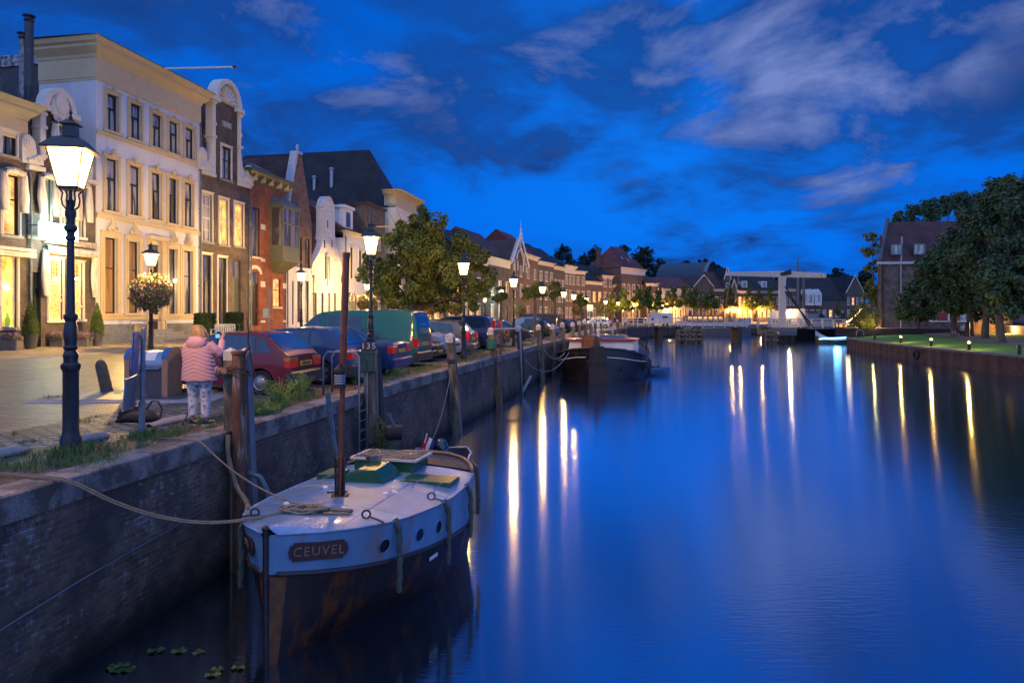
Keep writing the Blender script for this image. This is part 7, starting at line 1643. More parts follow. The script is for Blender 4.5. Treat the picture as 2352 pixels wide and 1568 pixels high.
# ---------------------------------------------------------------- dinghy with outboard behind the boat
dg = thing('small_dinghy', 'small dark dinghy with blue cover behind the stern of the boat', 'dinghy', (-1.55,16.0,WATER), rad(-80))
def dinghy_hull(root, Ln, B, H, mat, rim):
    m = MB(); rows = []
    for i in range(13):
        k = i/12; b = B/2*min(1, (1-k)**.45*1.15) if k > .4 else B/2; rows.append([(-Ln/2+Ln*k, b*o, z) for o, z in ((-1,H+.12*k),(-.92,H*.4),(-.6,-.05),(0,-.12),(.6,-.05),(.92,H*.4),(1,H+.12*k))])
    m.grid(rows); m.add(rows[0], [(0,1,2,3,4,5,6)]); m.grid([[(p[0]*.94,p[1]*.9,p[2]+.01) for p in r] for r in rows]); m.build('hull', mat, root, smooth='auto')
    m = MB(); m.tube([rows[i][0] for i in range(13)]+[rows[i][6] for i in range(12,-1,-1)], .03, 6, closed=True); m.build('gunwale', rim, root, smooth=True)
    m = MB(); m.bx(-Ln*.3,-Ln*.2,-B/2*.95,B/2*.95,H*.6,H*.66); m.bx(Ln*.05,Ln*.15,-B/2*.9,B/2*.9,H*.6,H*.66); m.build('thwart', M('boat_thwart', (.12,.15,.2), .6), root)
dinghy_hull(dg, 2.9, 1.3, .48, M('dinghy_dark', (.03,.05,.09), .5), M('dinghy_rim', (.25,.32,.42), .4))
om = thing('outboard_motor', 'black outboard motor tilted on the transom of the small dinghy', 'outboard motor', at(1012, 725, 15.0).to_tuple()[:2]+(-1.62,), .3); om.location.z = -1.62
m = MB(); m.ball((0,0,.48), .17, 12, 9, (1,1.25,1.15)); m.cbox(-.15,.15,-.2,.2,.34,.46,.03); m.build('cowling', M('glossy_black', (.01,.01,.012), .15, coat=1), om, smooth='auto'); m = MB(); m.cbox(-.06,.06,-.08,.08,-.3,.34,.02); m.cbox(-.1,.1,-.12,.05,.12,.3,.02); m.build('shaft', BLACKP, om)
fl = thing('dutch_flag', 'limp red white and blue flag on a slanting staff behind the boat', 'flag', at(962, 1052, 14.6)); m = MB(); m.tube([(0,0,-.15),(.17,0,.5)], .012, 6); m.ball((.172,0,.51), .02, 6, 5); m.build('flag_staff', WHITE, fl)
for i, (nm, c_) in enumerate((('flag_red',(.35,.01,.02)),('flag_white',(.6,.6,.65)),('flag_blue',(.01,.03,.2)))):
    m = MB(); rows = []
    for j in range(7):
        k = j/6; rows.append([(.16-.14*k*0+.16*math.sin(k*.8)*((i+u)/3)+ .0, .02*math.sin(k*9+u), .47-.42*k-.10*((i+u)/3)*0-.0) for u in (0,.5,1)])
    rows = [[(.165-.13*k+ (i+u)/3*.19*(1-.35*k), .025*math.sin(k*7+(i+u)*1.3), .49-.30*k-.26*((i+u)/3)*(.5+k)) for u in (0,.5,1)] for k in [j/6 for j in range(7)]]
    m.grid(rows); m.build('stripe', M(nm, c_, .8), fl, smooth=True)
# ---------------------------------------------------------------- barge further along the quay
bd = Vector((.225,.974)); bl = Vector((.974,-.225)); b0 = Vector((4.85,39.3))
barge = thing('houseboat_barge', 'broad black barge with white cabin, red trim and arched wooden door, stern towards the viewer', 'barge', (0,0,0))
def bq(v, o, z): p = b0+bd*v+bl*o; return Vector((p.x, p.y, z))
HB = [(0,.05),(.12,.7),(.4,1.35),(.9,1.95),(1.6,2.4),(2.6,2.7),(4,2.78),(10,2.78),(13,2.6),(15,2.0),(16.3,.9),(16.8,.05)]
HW = [(0,.05),(.3,.6),(.9,1.3),(1.8,2.0),(3,2.45),(4.5,2.6),(10,2.6),(13,2.4),(15,1.6),(16.8,.05)]
ZG = [(0,-.12),(.5,-.22),(1.2,-.42),(2.4,-.62),(5,-.80),(12,-.75),(15,-.4),(16.8,.2)]
vz = [0,.06,.12,.25,.4,.65,.9,1.2,1.6,2.1,2.6,3.3,4,6,8,10,12,13,14,15,15.7,16.3,16.8]
BARK_H = M('barge_black', (.014,.013,.014), .35, 0, .4, nscale=3, dirt=(.045,.03,.022), dscale=2, spec=.6)
m = MB()
for sg in (-1, 1):
    r = [[bq(v, sg*((interp(HW,v)*.7 if z is None else interp(HW,v)*(1-k)+interp(HB,v)*k)), -3 if z is None else WATER+(interp(ZG,v)-WATER)*k) for z, k in ((None,0),(0,0),(0,.3),(0,.6),(0,.8),(0,1))] for v in vz]; m.grid(r if sg > 0 else [q[::-1] for q in r])
m.build('hull', BARK_H, barge, smooth='auto')
for sg in (-1, 1):
    m = MB(); m.tube([bq(v, sg*(interp(HB,v)+.02), interp(ZG,v)) for v in vz], .07, 6); m.build('gunwale', BARK_H, barge, smooth=True)
    m = MB(); m.tube([bq(v, sg*((interp(HW,v)*.28+interp(HB,v)*.72)+.035), WATER+(interp(ZG,v)-WATER)*.74) for v in vz[2:12]], .035, 6); m.build('white_stripe', WHITE, barge, smooth=True)
m = MB(); m.grid([[bq(v, interp(HB,v)*(-1+2*j/6), interp(ZG,v)-.12) for j in range(7)] for v in vz]); m.build('deck', M('barge_deck', (.05,.055,.06), .7), barge)
def bcab(v0, v1, w0, w1, z0, z1, name, mat, parent=barge, tp=.12):
    m = MB(); m.add([bq(v0,-w0,z0),bq(v0,w0,z0),bq(v1,w1,z0),bq(v1,-w1,z0),bq(v0+tp,-w0+tp,z1),bq(v0+tp,w0-tp,z1),bq(v1,w1-tp,z1),bq(v1,-w1+tp,z1)], [(0,1,5,4),(1,2,6,5),(2,3,7,6),(3,0,4,7),(4,5,6,7)]); return m.build(name, mat, parent)
cb = bcab(2.6, 6.2, 2.05, 2.15, -.85, .20, 'cabin', WHITE); bcab(2.56, 6.3, 2.1, 2.2, .20, .30, 'cabin_trim', M('barge_red', (.25,.02,.02), .4), cb, 0)
bcab(6.3, 12.5, 1.9, 1.9, -.7, .12, 'hold_hatch', M('hatch_white', (.35,.4,.45), .5)); bcab(6.6, 9.5, 1.3, 1.3, .12, .45, 'skylight', M('skylight_dk', (.06,.08,.1), .2, coat=1))
dm = MB(); dm.T = Matrix.Translation(bq(2.5,-.72,-.55)) @ Matrix.Rotation(math.atan2(bl.y, bl.x), 4, 'Z'); pl = [(-.38,0),(.38,0),(.38,.75)]+[(.38*math.cos(a), .75+.32*math.sin(a)) for a in [PI*i/8 for i in range(1,8)]]+[(-.38,.75)]; dm.prism(pl, -.12, .1); DW = M('varnished_door', (.26,.10,.025), .3, var=.25, coat=.6)
for sx in (-1,1):
    for z in (.1,.5): dm.cbox(sx*.19-.12, sx*.19+.12, -.15, -.12, z, z+.3, .01)
dd = dm.build('arched_door', DW, barge); m = MB(); m.T = dm.T; m.tube([(x, -.13, z) for x, z in [(-.41,0),(-.41,.75)]+[(.41*math.cos(a), .75+.35*math.sin(a)) for a in [PI-PI*i/8 for i in range(1,8)]]+[(.41,.75),(.41,0)]], .035, 5); m.ball((.03,-.16,.5), .025, 6, 5); m.build('door_frame', DW, dd)
m = MB(); T_ = Matrix.Translation(bq(-.05,0,0)) @ Matrix.Rotation(math.atan2(bl.y, bl.x), 4, 'Z'); m.T = T_; m.prism([(-.42,-2.6),(1.02-.2,-2.6),(.62,-1.4),(.48,-.02),(.3,.0),(-.32,-.06),(-.40,-1.0)], -.18, .0); m.bx(-.5,.55,-.22,.02,-.95,-.80); m.build('rudder', M('rudder_tarred', (.035,.028,.024), .7, var=.4, nscale=5, streak=True), barge)
m = MB(); m.T = T_; m.prism([(-.2,-.05),(.2,-.05),(.1,.55),(-.1,.55)], .2, .5); m.tube([(0,.3,.5),(.1,1.6,.4)], .05, 6); m.build('tiller', M('tiller_brown', (.08,.04,.02), .5), barge)
for (v, o, s_) in ((1.6,1.5,.3),(2.0,-1.5,.3),(1.4,-.9,.2)): m = MB(); c_ = bq(v,o,interp(ZG,v)-.1); m.lathe([(.07,0),(.07,.3),(.11,.31),(.11,.36),(.02,.38)], 8, tuple(c_)); m.build('bollard', BLACKP, barge)
for o in (1.2,1.9): m = MB(); m.ball(bq(1.9,o,-.42), .22, 10, 6, (1.5,1,.6)); m.build('covered_bundle', BLACKP, barge)
for (v, o, zt_, r_) in ((5.2,-.4,.75,.09),(6.9,.4,.65,.07),(3.2,2.35,.1,.05)): m = MB(); c_ = bq(v,o,.1 if o < 1 else -.7); m.lathe([(r_,0),(r_,zt_-.1),(r_*1.8,zt_-.08),(r_*1.6,zt_),(.01,zt_+.08)], 10, tuple(c_)); m.build('vent_pipe', WHITE if o < 0 else GALV, barge)
m = MB(); m.tube([bq(9.5,2.5,-.7), bq(9.5,2.6,.35), bq(6,2.7,.9), bq(9.3,2.55,.2)], .05, 6); m.build('davit_boom', BLACKP, barge)
for v in (2.4,3.4,4.4): m = MB(); c_ = bq(v, 2.9, -1.35); m.tube([c_+Vector((bd.x*.28*math.cos(a), bd.y*.28*math.cos(a), .30*math.sin(a))) for a in [2*PI*i/12 for i in range(12)]], .10, 6, closed=True); m.build('tyre_fender', RUBBER, barge)
m = MB(); c_ = bq(.9, 1.35, -1.3); m.tube([c_+Vector((0,-.15,.5)), c_+Vector((0,-.2,-.2)), c_+Vector((-.25,-.3,-.05))], .035, 5); m.tube([c_+Vector((0,-.2,-.2)), c_+Vector((.28,-.2,0))], .035, 5); m.tube([c_+Vector((-.15,-.2,.45)), c_+Vector((.15,-.2,.45))], .03, 5); m.build('anchor', IRON, barge)
dg2 = thing('blue_dinghy', 'small pale blue dinghy floating beside the black barge', 'dinghy', (*at(1506,725,44.5).xy, WATER), rad(15)); dinghy_hull(dg2, 2.1, 1.2, .42, M('dinghy_blue', (.06,.18,.38), .4), M('dinghy_rim', (0,0,0)))
m = MB(); m.ball((-.2,0,.4), .28, 10, 7, (1.2,1,.7)); m.ball((.25,.1,.42), .18, 8, 6); m.build('dark_cover', BLACKP, dg2)
# ---------------------------------------------------------------- drawbridge
BY = 97.0; BW_ = M('bridge_white', (.42,.43,.45), .5, var=.1, dirt=(.35,.36,.38), dscale=3, dcut=.62); BG = M('bridge_blue_grey', (.10,.13,.17), .6)
br = thing('drawbridge', 'white balance drawbridge with railing and single portal tower across the canal', 'bridge', (0,0,0))
def bx_(px): return (px-1176)/F*BY
XL, XR = bx_(1440)-.0, bx_(1964)
def zdeck(x): k = (x-XL)/(XR-XL); return .36 - .24*k
m = MB(); rows = []
for i in range(21):
    x = XL-1+(XR-XL+2)*i/20; z = zdeck(x); rows.append([(x,BY,z-.22),(x,BY,z),(x,BY+3.6,z),(x,BY+3.6,z-.22)])
m.grid(rows, closed=True); m.add(rows[0], [(0,1,2,3)]); m.build('deck', M('bridge_deck', (.09,.09,.10), .7), br)
for y in (BY-.04, BY+3.55):
    n = 21
    m = MB()
    for k in (1.06,.66,.30):
        m.tube([(XL, y, zdeck(XL)+k), (XR+.0, y, zdeck(XR)+k)], .055 if k > 1 else .04, 4)
    for i in range(n+1): x = XL+(XR-XL)*i/n; m.bx(x-.07, x+.07, y-.07, y+.05, zdeck(x)-.20, zdeck(x)+1.08)
    m.build('railing', BW_, br)
tx = bx_(1793); tw_ = .85
for y in (BY-.6,):
    m = MB(); z0 = zdeck(tx)-.2; zt_ = zpx(634, BY); m.cbox(tx-.45, tx+.45, y-.25, y+.3, z0, zt_, .06)
    for z in (z0+1.2, z0+2.4, zt_-1.6, zt_-.5): m.cbox(tx-.52, tx+.52, y-.3, y+.35, z, z+.12, .03)
    m.build('tower_post', BW_, br)
    m = MB(); xa, xb = bx_(1664), bx_(1891); za, zb_ = zpx(628, BY), zpx(634, BY)
    m.add([(xa,y-.1,za-.35),(tx,y-.15,zpx(637,BY)),(xb,y-.2,zpx(638.5,BY)),(xb,y-.2,zpx(628,BY)),(tx,y-.15,zpx(626,BY)+.2),(xa,y-.1,za+.18),(xa,y+.15,za-.35),(tx,y+.2,zpx(637,BY)),(xb,y+.25,zpx(638.5,BY)),(xb,y+.25,zpx(628,BY)),(tx,y+.2,zpx(626,BY)+.2),(xa,y+.15,za+.18)], [(0,1,4,5),(1,2,3,4),(11,10,7,6),(10,9,8,7),(5,4,10,11),(4,3,9,10),(0,6,7,1),(1,7,8,2),(2,8,9,3),(0,5,11,6)]); m.build('balance_beam', BW_, br)
    m = MB(); m.prism([(tx-.2,zt_),(tx+1.2,zt_+.2),(tx+1.1,zt_+1.0),(tx+.5,zt_+.7),(tx-.4,zt_+.35)], y-.28, y-.22); m.build('pivot_bracket', BLACKP, br)
    for (z0_, x1, y1) in ((658,1853,749),(670,1862,752)):
        m = MB(); a = (tx+.3, y-.32, zpx(z0_, BY)); b = (bx_(x1), y-.32, zpx(y1, BY)); m.tube([a, b], .10, 6); m.build('stay', BLACKP, br)
m = MB(); m.bx(bx_(1880), bx_(1891), BY-.9, BY-.3, zpx(637,BY), zpx(629,BY)); m.build('counterweight', BW_, br)
m = MB(); m.cbox(bx_(1765), bx_(1822), BY-1.3, BY+4.4, -1.0, .25, .05); pb = m.build('bascule_pier', BG, br); m = MB(); m.bx(bx_(1764), bx_(1822), BY-1.4, BY-1.2, .1, .5); m.build('pier_cap', BW_, pb)
for px in (1781,1799,1812):
    for y in (BY-.9, BY+3.9): m = MB(); m.bx(bx_(px)-.35, bx_(px)+.35, y-.3, y+.3, -3, -1.0); m.build('pier_leg', BLACKP, br)
for px in (1518,1568,1606,1700): m = MB(); m.bx(bx_(px)-.3, bx_(px)+.3, BY+.2, BY+3.2, -3, zdeck(bx_(px))-.22); m.build('bridge_pile', M('pile_dark', (.05,.045,.045), .8), br)
m = MB(); m.lathe([(.001,0),(.55,.0),(.55,.06),(.001,.06)], 18); o = m.build('no_entry_disc', M('sign_red', (.35,.03,.03), .5), br); o.rotation_euler = (rad(90),0,0); o.location = (bx_(1775), BY-1.32, zpx(765, BY)); m = MB(); m.lathe([(.001,.061),(.4,.061),(.4,.07),(.001,.07)], 18); o2 = m.build('disc_face', WHITE, o)
def dolphin_frame(px0, px1, Y, zt_, lab):
    x0, x1 = at(px0,725,Y).x, at(px1,725,Y).x; f = thing('timber_guide', lab, 'timber guide', (x0, Y, WATER), 0, 'timber fender frames under the bridge'); n = 5
    for i in range(n):
        for y in (0, 1.4): m = MB(); m.lathe([(.2,-.8),(.18,zt_-WATER+(.35 if i % 2 else .0)),(.1,zt_-WATER+(.42 if i % 2 else .06))], 8, ((x1-x0)*i/(n-1), y, 0)); m.build('pile', WOODG, f)
    for z in (.4, 1.1, 1.7): m = MB(); m.bx(-.3, x1-x0+.3, -.35, -.19, z, z+.3); m.build('waling', WOODG, f)
dolphin_frame(1560, 1612, 96, -.35, 'dark timber frame on piles under the left half of the bridge'); dolphin_frame(1760, 1782, 93, -.5, 'dark timber frame on piles left of the blue grey bridge pier')
# ---------------------------------------------------------------- ships beyond the bridge
def ship(name, lab, p, rz, Ln, B, H, top_m, low_m, parts=(), bowH=1.0):
    s_ = thing(name, lab, 'ship', (p[0], p[1], WATER), rz); secs = []
    for i in range(21):
        k = i/20; x = -Ln/2+Ln*k; b = B/2*(min(1, ((1-k)/.28)**.6) if k > .72 else min(1, (k/.12)**.5 if k < .12 else 1)); h = H+(bowH*((k-.6)/.4)**2 if k > .6 else (.3*((.2-k)/.2)**2 if k < .2 else 0)); secs.append((x, max(.05, b), h))
    m = MB(); m.grid([[(x, b*s, z) for s, z in ((-.85,-.8),(-.95,0),(-1,h*.62))] for x, b, h in secs]); m.grid([[(x, b*s, z) for s, z in ((1,h*.62),(.95,0),(.85,-.8))] for x, b, h in secs]); m.build('hull', low_m, s_, smooth='auto')
    m = MB(); m.grid([[(x, b*s, z) for s, z in ((-1,h*.62),(-1.02,h))] for x, b, h in secs]); m.grid([[(x, b*s, z) for s, z in ((1.02,h),(1,h*.62))] for x, b, h in secs]); m.build('topside', top_m, s_, smooth='auto')
    m = MB(); m.grid([[(x, b*s, h-.1) for s in (-1,0,1)] for x, b, h in secs]); m.build('deck', M('ship_deck', (.06,.055,.05), .7), s_)
    for (nm, x0, x1, w, z0, z1, mt, win) in parts:
        m = MB(); m.cbox(x0, x1, -w/2, w/2, z0, z1, .08); o = m.build(nm, mt, s_)
        if win:
            n = max(2, int((x1-x0)/.9))
            for i in range(n):
                a = x0+(x1-x0)*(i+.15)/n; b = x0+(x1-x0)*(i+.85)/n; m = MB(); m.bx(a, b, -w/2-.02, -w/2-.001, z0+(z1-z0)*.45, z0+(z1-z0)*.85); m.build('cabin_window', win, o)
    return s_
GREYH = M('ship_grey', (.11,.11,.13), .5)
p = at(1640, 725, 127); s1 = ship('moored_ship', 'long grey and white sailing barge seen through the left half of the bridge railing', p.xy, .05, 14, 4.2, 2.6, WHITE, GREYH, (('deckhouse', -5.5, 1.2, 3.0, 2.5, 3.9, M('deckhouse_brown', (.16,.06,.03), .5), G_LITW),))
for x in (1.6, 3.2): m = MB(); m.tube([(x,-.3,2.4),(x+1.6,-.3,12.5)], .05, 5); m.build('mast_pole', M('pale_spar', (.4,.3,.18), .6), s1)
p = at(1850, 725, 108); s2 = ship('tug_ship', 'white and black tug with wheelhouse moored behind the bridge tower, THOR painted on it', p.xy, PI+.55, 12.5, 4.4, 2.9, WHITE, BARK_H, (('wheelhouse', -1.6, 1.4, 2.6, 2.7, 4.4, M('wheelhouse_white', (.45,.45,.48), .5), G_DARK), ('wheelhouse_roof', -1.8, 1.6, 3.0, 4.4, 4.55, M('wheel_roof', (.05,.03,.03), .5), None), ('aft_cabin', -5.0, -1.8, 2.8, 2.7, 3.5, M('aft_cab', (.40,.42,.45), .5), G_LIT)), bowH=1.4)
def shiptext(t, px, py, Y, sz): p = at(px, py, Y); o = textmesh(t, sz, M('text_dark', (.03,.03,.05), .6), None, Matrix.Translation((0,0,0)) @ TXF); return o, p
wb = thing('bow_banner', 'white banner lettered THOR on the bow of the tug behind the bridge tower', 'banner', at(1808, 736, 101.5)); m = MB(); m.grid([[(-2.6+5.2*i/8, .25*math.sin(i*.5), z+.05*i) for z in (-1.5,1.4)] for i in range(9)]); m.build('canvas', M('banner_canvas', (.6,.6,.62), .7), wb); textmesh('THOR', 1.0, M('text_dark', (.03,.03,.05), .6), wb, Matrix.Translation((-.9,-.06,-.3)) @ TXF); textmesh('U', 1.2, M('text_red', (.4,.03,.03), .6), wb, Matrix.Translation((1.9,-.06,0)) @ TXF)
for px, py, Y in ((1833,590,107),(1846,611,109)): q_ = at(px, py, Y); g = thing('ship_mast', 'tall ship mast with crosstrees behind the bridge tower' if px == 1833 else 'plain thinner ship mast right of the taller one behind the bridge tower', 'mast', (q_.x, q_.y, .5)); m = MB(); h = q_.z-.5; m.tube([(0,0,0),(0,0,h*.75),(0,0,h)], [.28,.2,.07], 8); m.build('pole', M('mast_grey', (.10,.12,.15), .5), g); m = MB(); m.tube([(-.9,0,h*.78),(.9,0,h*.78)], .04, 5); m.tube([(-.9,0,h*.78),(0,0,h*.93),(.9,0,h*.78)], .03, 4); m.build('crosstrees', M('mast_grey', (0,0,0)), g)
p = at(1912, 725, 93); nb_ = ship('lit_launch', 'small launch with bright blue light strip, right of the tug under the bridge', p.xy, PI-.05, 4.6, 1.8, .9, M('launch_white', (.3,.4,.5), .5), BARK_H); m = MB(); m.tube([(-2.0,1.05,.95),(2.2,1.05,.72)], .07, 6); m.build('light_strip', emat('blue_strip', (.25,.65,1), 5), nb_); light('strip_light', (0,1.6,1.2), 110, (.2,.6,1), .5, nb_)
p = at(1905, 725, 118); ship('cafe_boat', 'low boat with lit cabin windows behind the right end of the bridge', p.xy, 0, 10, 3, 1.4, M('cafe_boat_wood', (.15,.06,.03), .5), GREYH, (('cabin', -4, 4, 2.4, 1.3, 2.7, M('cafe_boat_wood', (0,0,0)), G_LIT),))
light('deck_light', at(1815, 716, 101.5).to_tuple(), 400, (1,.62,.25), .2)
# ---------------------------------------------------------------- the woman photographing
pw = gp(458, 976); per = thing('person', 'person in pink quilted jacket and blue floral trousers, photographing, back to the viewer', 'person', pw, 0)
SKIN = M('skin', (.52,.28,.19), .55, var=.06); PINKJ = M('pink_jacket', (.60,.33,.34), .55, var=.08, nscale=5, bump=.15, bscale=40); HAIR = M('blonde_hair', (.42,.24,.08), .5, var=.45, nscale=24, streak=True)
def skin_body(V, E, Rr, root_i, name, mat, parent):
    me = bpy.data.meshes.new(name); me.from_pydata(V, E, []); me.materials.append(mat); o = bpy.data.objects.new(name, me); C.objects.link(o); o.parent = parent
    md = o.modifiers.new('Skin', 'SKIN'); md.use_smooth_shade = True; sv = me.skin_vertices[0].data
    for i, r in enumerate(Rr): sv[i].radius = (r, r) if not isinstance(r, tuple) else r
    sv[root_i].use_root = True; sb = o.modifiers.new('Subsurf', 'SUBSURF'); sb.levels = 1; sb.render_levels = 1; return o
V = [(0,0,.84),(0,-.005,1.0),(0,-.01,1.18),(-.01,0,1.30),(-.02,.0,1.38),(-.02,.03,1.45),(-.02,.035,1.53)]; Rr = [(.12,.10),(.11,.09),(.14,.09),(.11,.08),.05,.078,.07]; E = [(i,i+1) for i in range(6)]
def limb(start, pts):
    p = start
    for q, r in pts: V.append(q); Rr.append(r); E.append((p, len(V)-1)); p = len(V)-1
    return p
limb(0, [((-.09,0,.78),.085),((-.10,.02,.45),.055),((-.105,.0,.12),.034),((-.115,.0,.07),.026),((-.115,.08,.045),.012)])
limb(0, [((.09,0,.78),.085),((.095,.01,.45),.055),((.10,-.02,.10),.034),((.115,-.02,.07),.026),((.13,.06,.045),.012)])
w1 = limb(3, [((.15,0,1.29),.055),((.285,.06,1.15),.042),((.275,.2,1.36),.027),((.275,.235,1.405),.030)])
for dx, dz, l_ in ((-.012,.035,.06),(.004,.04,.065),(.018,.036,.06),(.03,.028,.05)): limb(w1, [((.275+dx,.25,1.405+dz),.0095),((.275+dx-.02,.275,1.405+dz+l_*.45),.008)])
limb(w1, [((.25,.24,1.40),.011),((.225,.26,1.42),.009)])
w2 = limb(3, [((-.17,0,1.28),.055),((-.225,.08,1.06),.042),((-.10,.25,1.27),.027),((-.05,.28,1.33),.030)])
for dx in (-.02,-.006,.008,.022): limb(w2, [((-.05+dx,.30,1.36),.0095),((-.04+dx,.33,1.38),.008)])
limb(w2, [((-.02,.28,1.34),.011),((.0,.29,1.36),.009)])
skin_body(V, E, Rr, 0, 'body', SKIN, per)
m = MB(); rows = []; n = 40
prof = [(.715,.0,.262,.175),(.73,.0,.268,.18),(.80,-.005,.262,.175),(.9,-.01,.250,.168),(1.0,-.01,.243,.16),(1.1,-.015,.238,.155),(1.18,-.015,.232,.15),(1.26,-.015,.215,.14),(1.32,-.015,.17,.12),(1.37,-.015,.11,.095),(1.40,-.015,.085,.08)]
zs_ = [.715+(1.40-.715)*i/72 for i in range(73)]
for z in zs_:
    a = [interp([(p[0], p[q]) for p in prof], z) for q in (1,2,3)]; r = []
    for j in range(n):
        th = 2*PI*j/n; x = math.cos(th); y = math.sin(th); ph = (z + .11*(1-abs(x))*(-1) )/.062; bul = 1+.055*abs(math.sin(ph*PI)) - (.012 if z > 1.25 else 0); r.append((a[0]+a[1]*x*bul, a[2]*y*bul, z))
    rows.append(r)
m.grid(rows, closed=True); m.add(rows[-1], [tuple(range(n))])
def sleeve(pts, rs):
    P = []; Q = []
    for i in range(len(pts)-1):
        for k in range(9): t_ = k/9; P.append(Vector(pts[i]).lerp(Vector(pts[i+1]), t_)); Q.append((rs[i]*(1-t_)+rs[i+1]*t_)*(1+.06*abs(math.sin((i*9+k)*1.05))))
    P = [(P[max(0,i-1)]+P[i]*2+P[min(len(P)-1,i+1)])/4 for i in range(len(P))]; m.tube(P, Q, 14)
sleeve([(.14,0,1.29),(.24,.03,1.20),(.295,.07,1.13),(.29,.15,1.25),(.275,.21,1.37)], [.078,.074,.068,.058,.042]); sleeve([(-.15,0,1.28),(-.215,.03,1.16),(-.225,.08,1.04),(-.17,.17,1.15),(-.09,.26,1.28)], [.085,.082,.078,.066,.048])
m.build('jacket', PINKJ, per, smooth=True)
m = MB(); m.ball((-.015,-.085,1.31), .155, 16, 12, (1.05,.52,.78)); m.tube([(-.015+.135*math.cos(a), -.03-.05*math.sin(a)*0+.05*math.cos(a*2)*0 -.035*abs(math.sin(a)), 1.385+.02*math.sin(a*2)) for a in [PI+PI*i/12 for i in range(13)]], .024, 8); m.build('hood', PINKJ, per, smooth=True)
m = MB(); rows = []; q = random.Random(6)
for i in range(15):
    k = i/14; z = 1.315+.29*k; r = .122*math.sqrt(max(.02, 1-((k-.45)/.60)**2)) if k > .45 else .122+.03*(.45-k)-.12*max(0,.2-k); rows.append([(-.02+.012*math.sin(k*5)+r*1.05*math.cos(2*PI*j/44)*(1+.05*math.sin(j*2.3+k*5)+.03*math.sin(j*5.1)), .02+r*1.0*math.sin(2*PI*j/44)*(1+.05*math.sin(j*1.7+k*4)), z-(.045*abs(math.sin(j*1.9)) if i == 0 else 0)) for j in range(44)])
m.grid(rows, closed=True); m.add(rows[-1], [tuple(range(44))]); m.build('hair', HAIR, per, smooth=True)
fmat, t, b = newmat('floral_trousers'); tcn = t.nodes.new('ShaderNodeTexCoord'); vo = t.nodes.new('ShaderNodeTexVoronoi'); vo.inputs['Scale'].default_value = 15; no = t.nodes.new('ShaderNodeTexNoise'); no.inputs['Scale'].default_value = 34; no.inputs['Detail'].default_value = 3
ad = t.nodes.new('ShaderNodeVectorMath'); ad.operation = 'MULTIPLY_ADD'; t.links.new(no.outputs['Color'], ad.inputs[0]); ad.inputs[1].default_value = (.06,.06,.06); t.links.new(tcn.outputs['Object'], ad.inputs[2]); t.links.new(tcn.outputs['Object'], no.inputs['Vector']); t.links.new(ad.outputs[0], vo.inputs['Vector'])
r1 = ramp(t, [(.0,(.05,.11,.30)),(.33,(.10,.18,.38)),(.40,(.30,.38,.52)),(.46,(.60,.60,.62)),(1,(.66,.66,.68))]); t.links.new(vo.outputs['Distance'], r1.inputs[0]); n5 = t.nodes.new('ShaderNodeTexNoise'); n5.inputs['Scale'].default_value = 60; t.links.new(tcn.outputs['Object'], n5.inputs['Vector']); r5 = ramp(t, [(.50,0.),(.56,1.)]); t.links.new(n5.outputs[0], r5.inputs[0]); t.links.new(mixc(t, r5.outputs[0], r1.outputs[0], (.60,.61,.65)), b.inputs['Base Color']); b.inputs['Roughness'].default_value = .85
m = MB()
m.grid([[(cx_+rx*math.cos(2*PI*j/20), ry*math.sin(2*PI*j/20), z) for j in range(20)] for z, cx_, rx, ry in ((.90,0,.17,.13),(.80,0,.19,.15),(.72,0,.195,.15),(.66,0,.19,.13))], closed=True)
def leg_(pts, rs):
    P = []; Q = []
    for i in range(len(pts)-1):
        for k in range(8): t_ = k/8; P.append(Vector(pts[i]).lerp(Vector(pts[i+1]), t_)); Q.append((rs[i]*(1-t_)+rs[i+1]*t_)*(1+.018*math.sin((i*8+k)*2.1)))
    P.append(Vector(pts[-1])); Q.append(rs[-1]); m.tube(P, Q, 16)
leg_([(-.095,0,.78),(-.10,.01,.60),(-.105,.02,.45),(-.11,.01,.30),(-.105,0,.155)], [.105,.098,.078,.072,.060]); leg_([(.095,0,.78),(.095,0,.60),(.095,.01,.45),(.10,0,.30),(.10,-.02,.125)], [.105,.098,.078,.072,.060]); m.build('trousers', fmat, per, smooth=True)
for x, y, rz in ((-.115,.02,.12),(.125,0,-.2)):
    m = MB(); m.T = Matrix.Translation((x, y, 0)) @ Matrix.Rotation(rz, 4, 'Z'); rows = []
    for i in range(9): k = i/8; w = .046*(1-.5*abs(k-.5)**2*2); rows.append([(w*math.cos(a), -.08+.24*k, .02+(.075-.03*k)*max(0, math.sin(a))) for a in [2*PI*j/12 for j in range(12)]])
    m.grid(rows, closed=True); m.add(rows[0], [tuple(range(12))]); m.add(rows[-1], [tuple(range(12))]); so = m.build('shoe', BLACKP, per, smooth=True); m.v = []; m.f = []; m.mi = []; m.cbox(-.05,.05,-.09,.165,.0,.025,.012); m.build('sole', M('mint_sole', (.25,.45,.42), .6), so)
cm = thing('camera', 'black camera with glowing blue screen held up by the woman', 'camera', pw + Vector((.19,.30,1.42)), .1)
m = MB(); m.cbox(-.065,.065,-.03,.03,-.05,.045,.01); m.cbox(-.03,.03,-.025,.03,.045,.07,.008); m.T = Matrix.Rotation(rad(-90), 4, 'X'); m.lathe([(.035,.03),(.038,.10),(.034,.12)], 14); m.T = None; m.build('camera_body', BLACKP, cm, smooth='auto')
m = MB(); m.add([(-.05,-.032,-.035),(.02,-.032,-.035),(.02,-.032,.03),(-.05,-.032,.03)], [(0,1,2,3)]); m.build('screen', emat('camera_screen', (.1,.45,1), 1.2), cm)
tp = thing('tripod', 'slim black tripod standing under the camera of the woman', 'tripod', pw + Vector((.19,.30,0)))
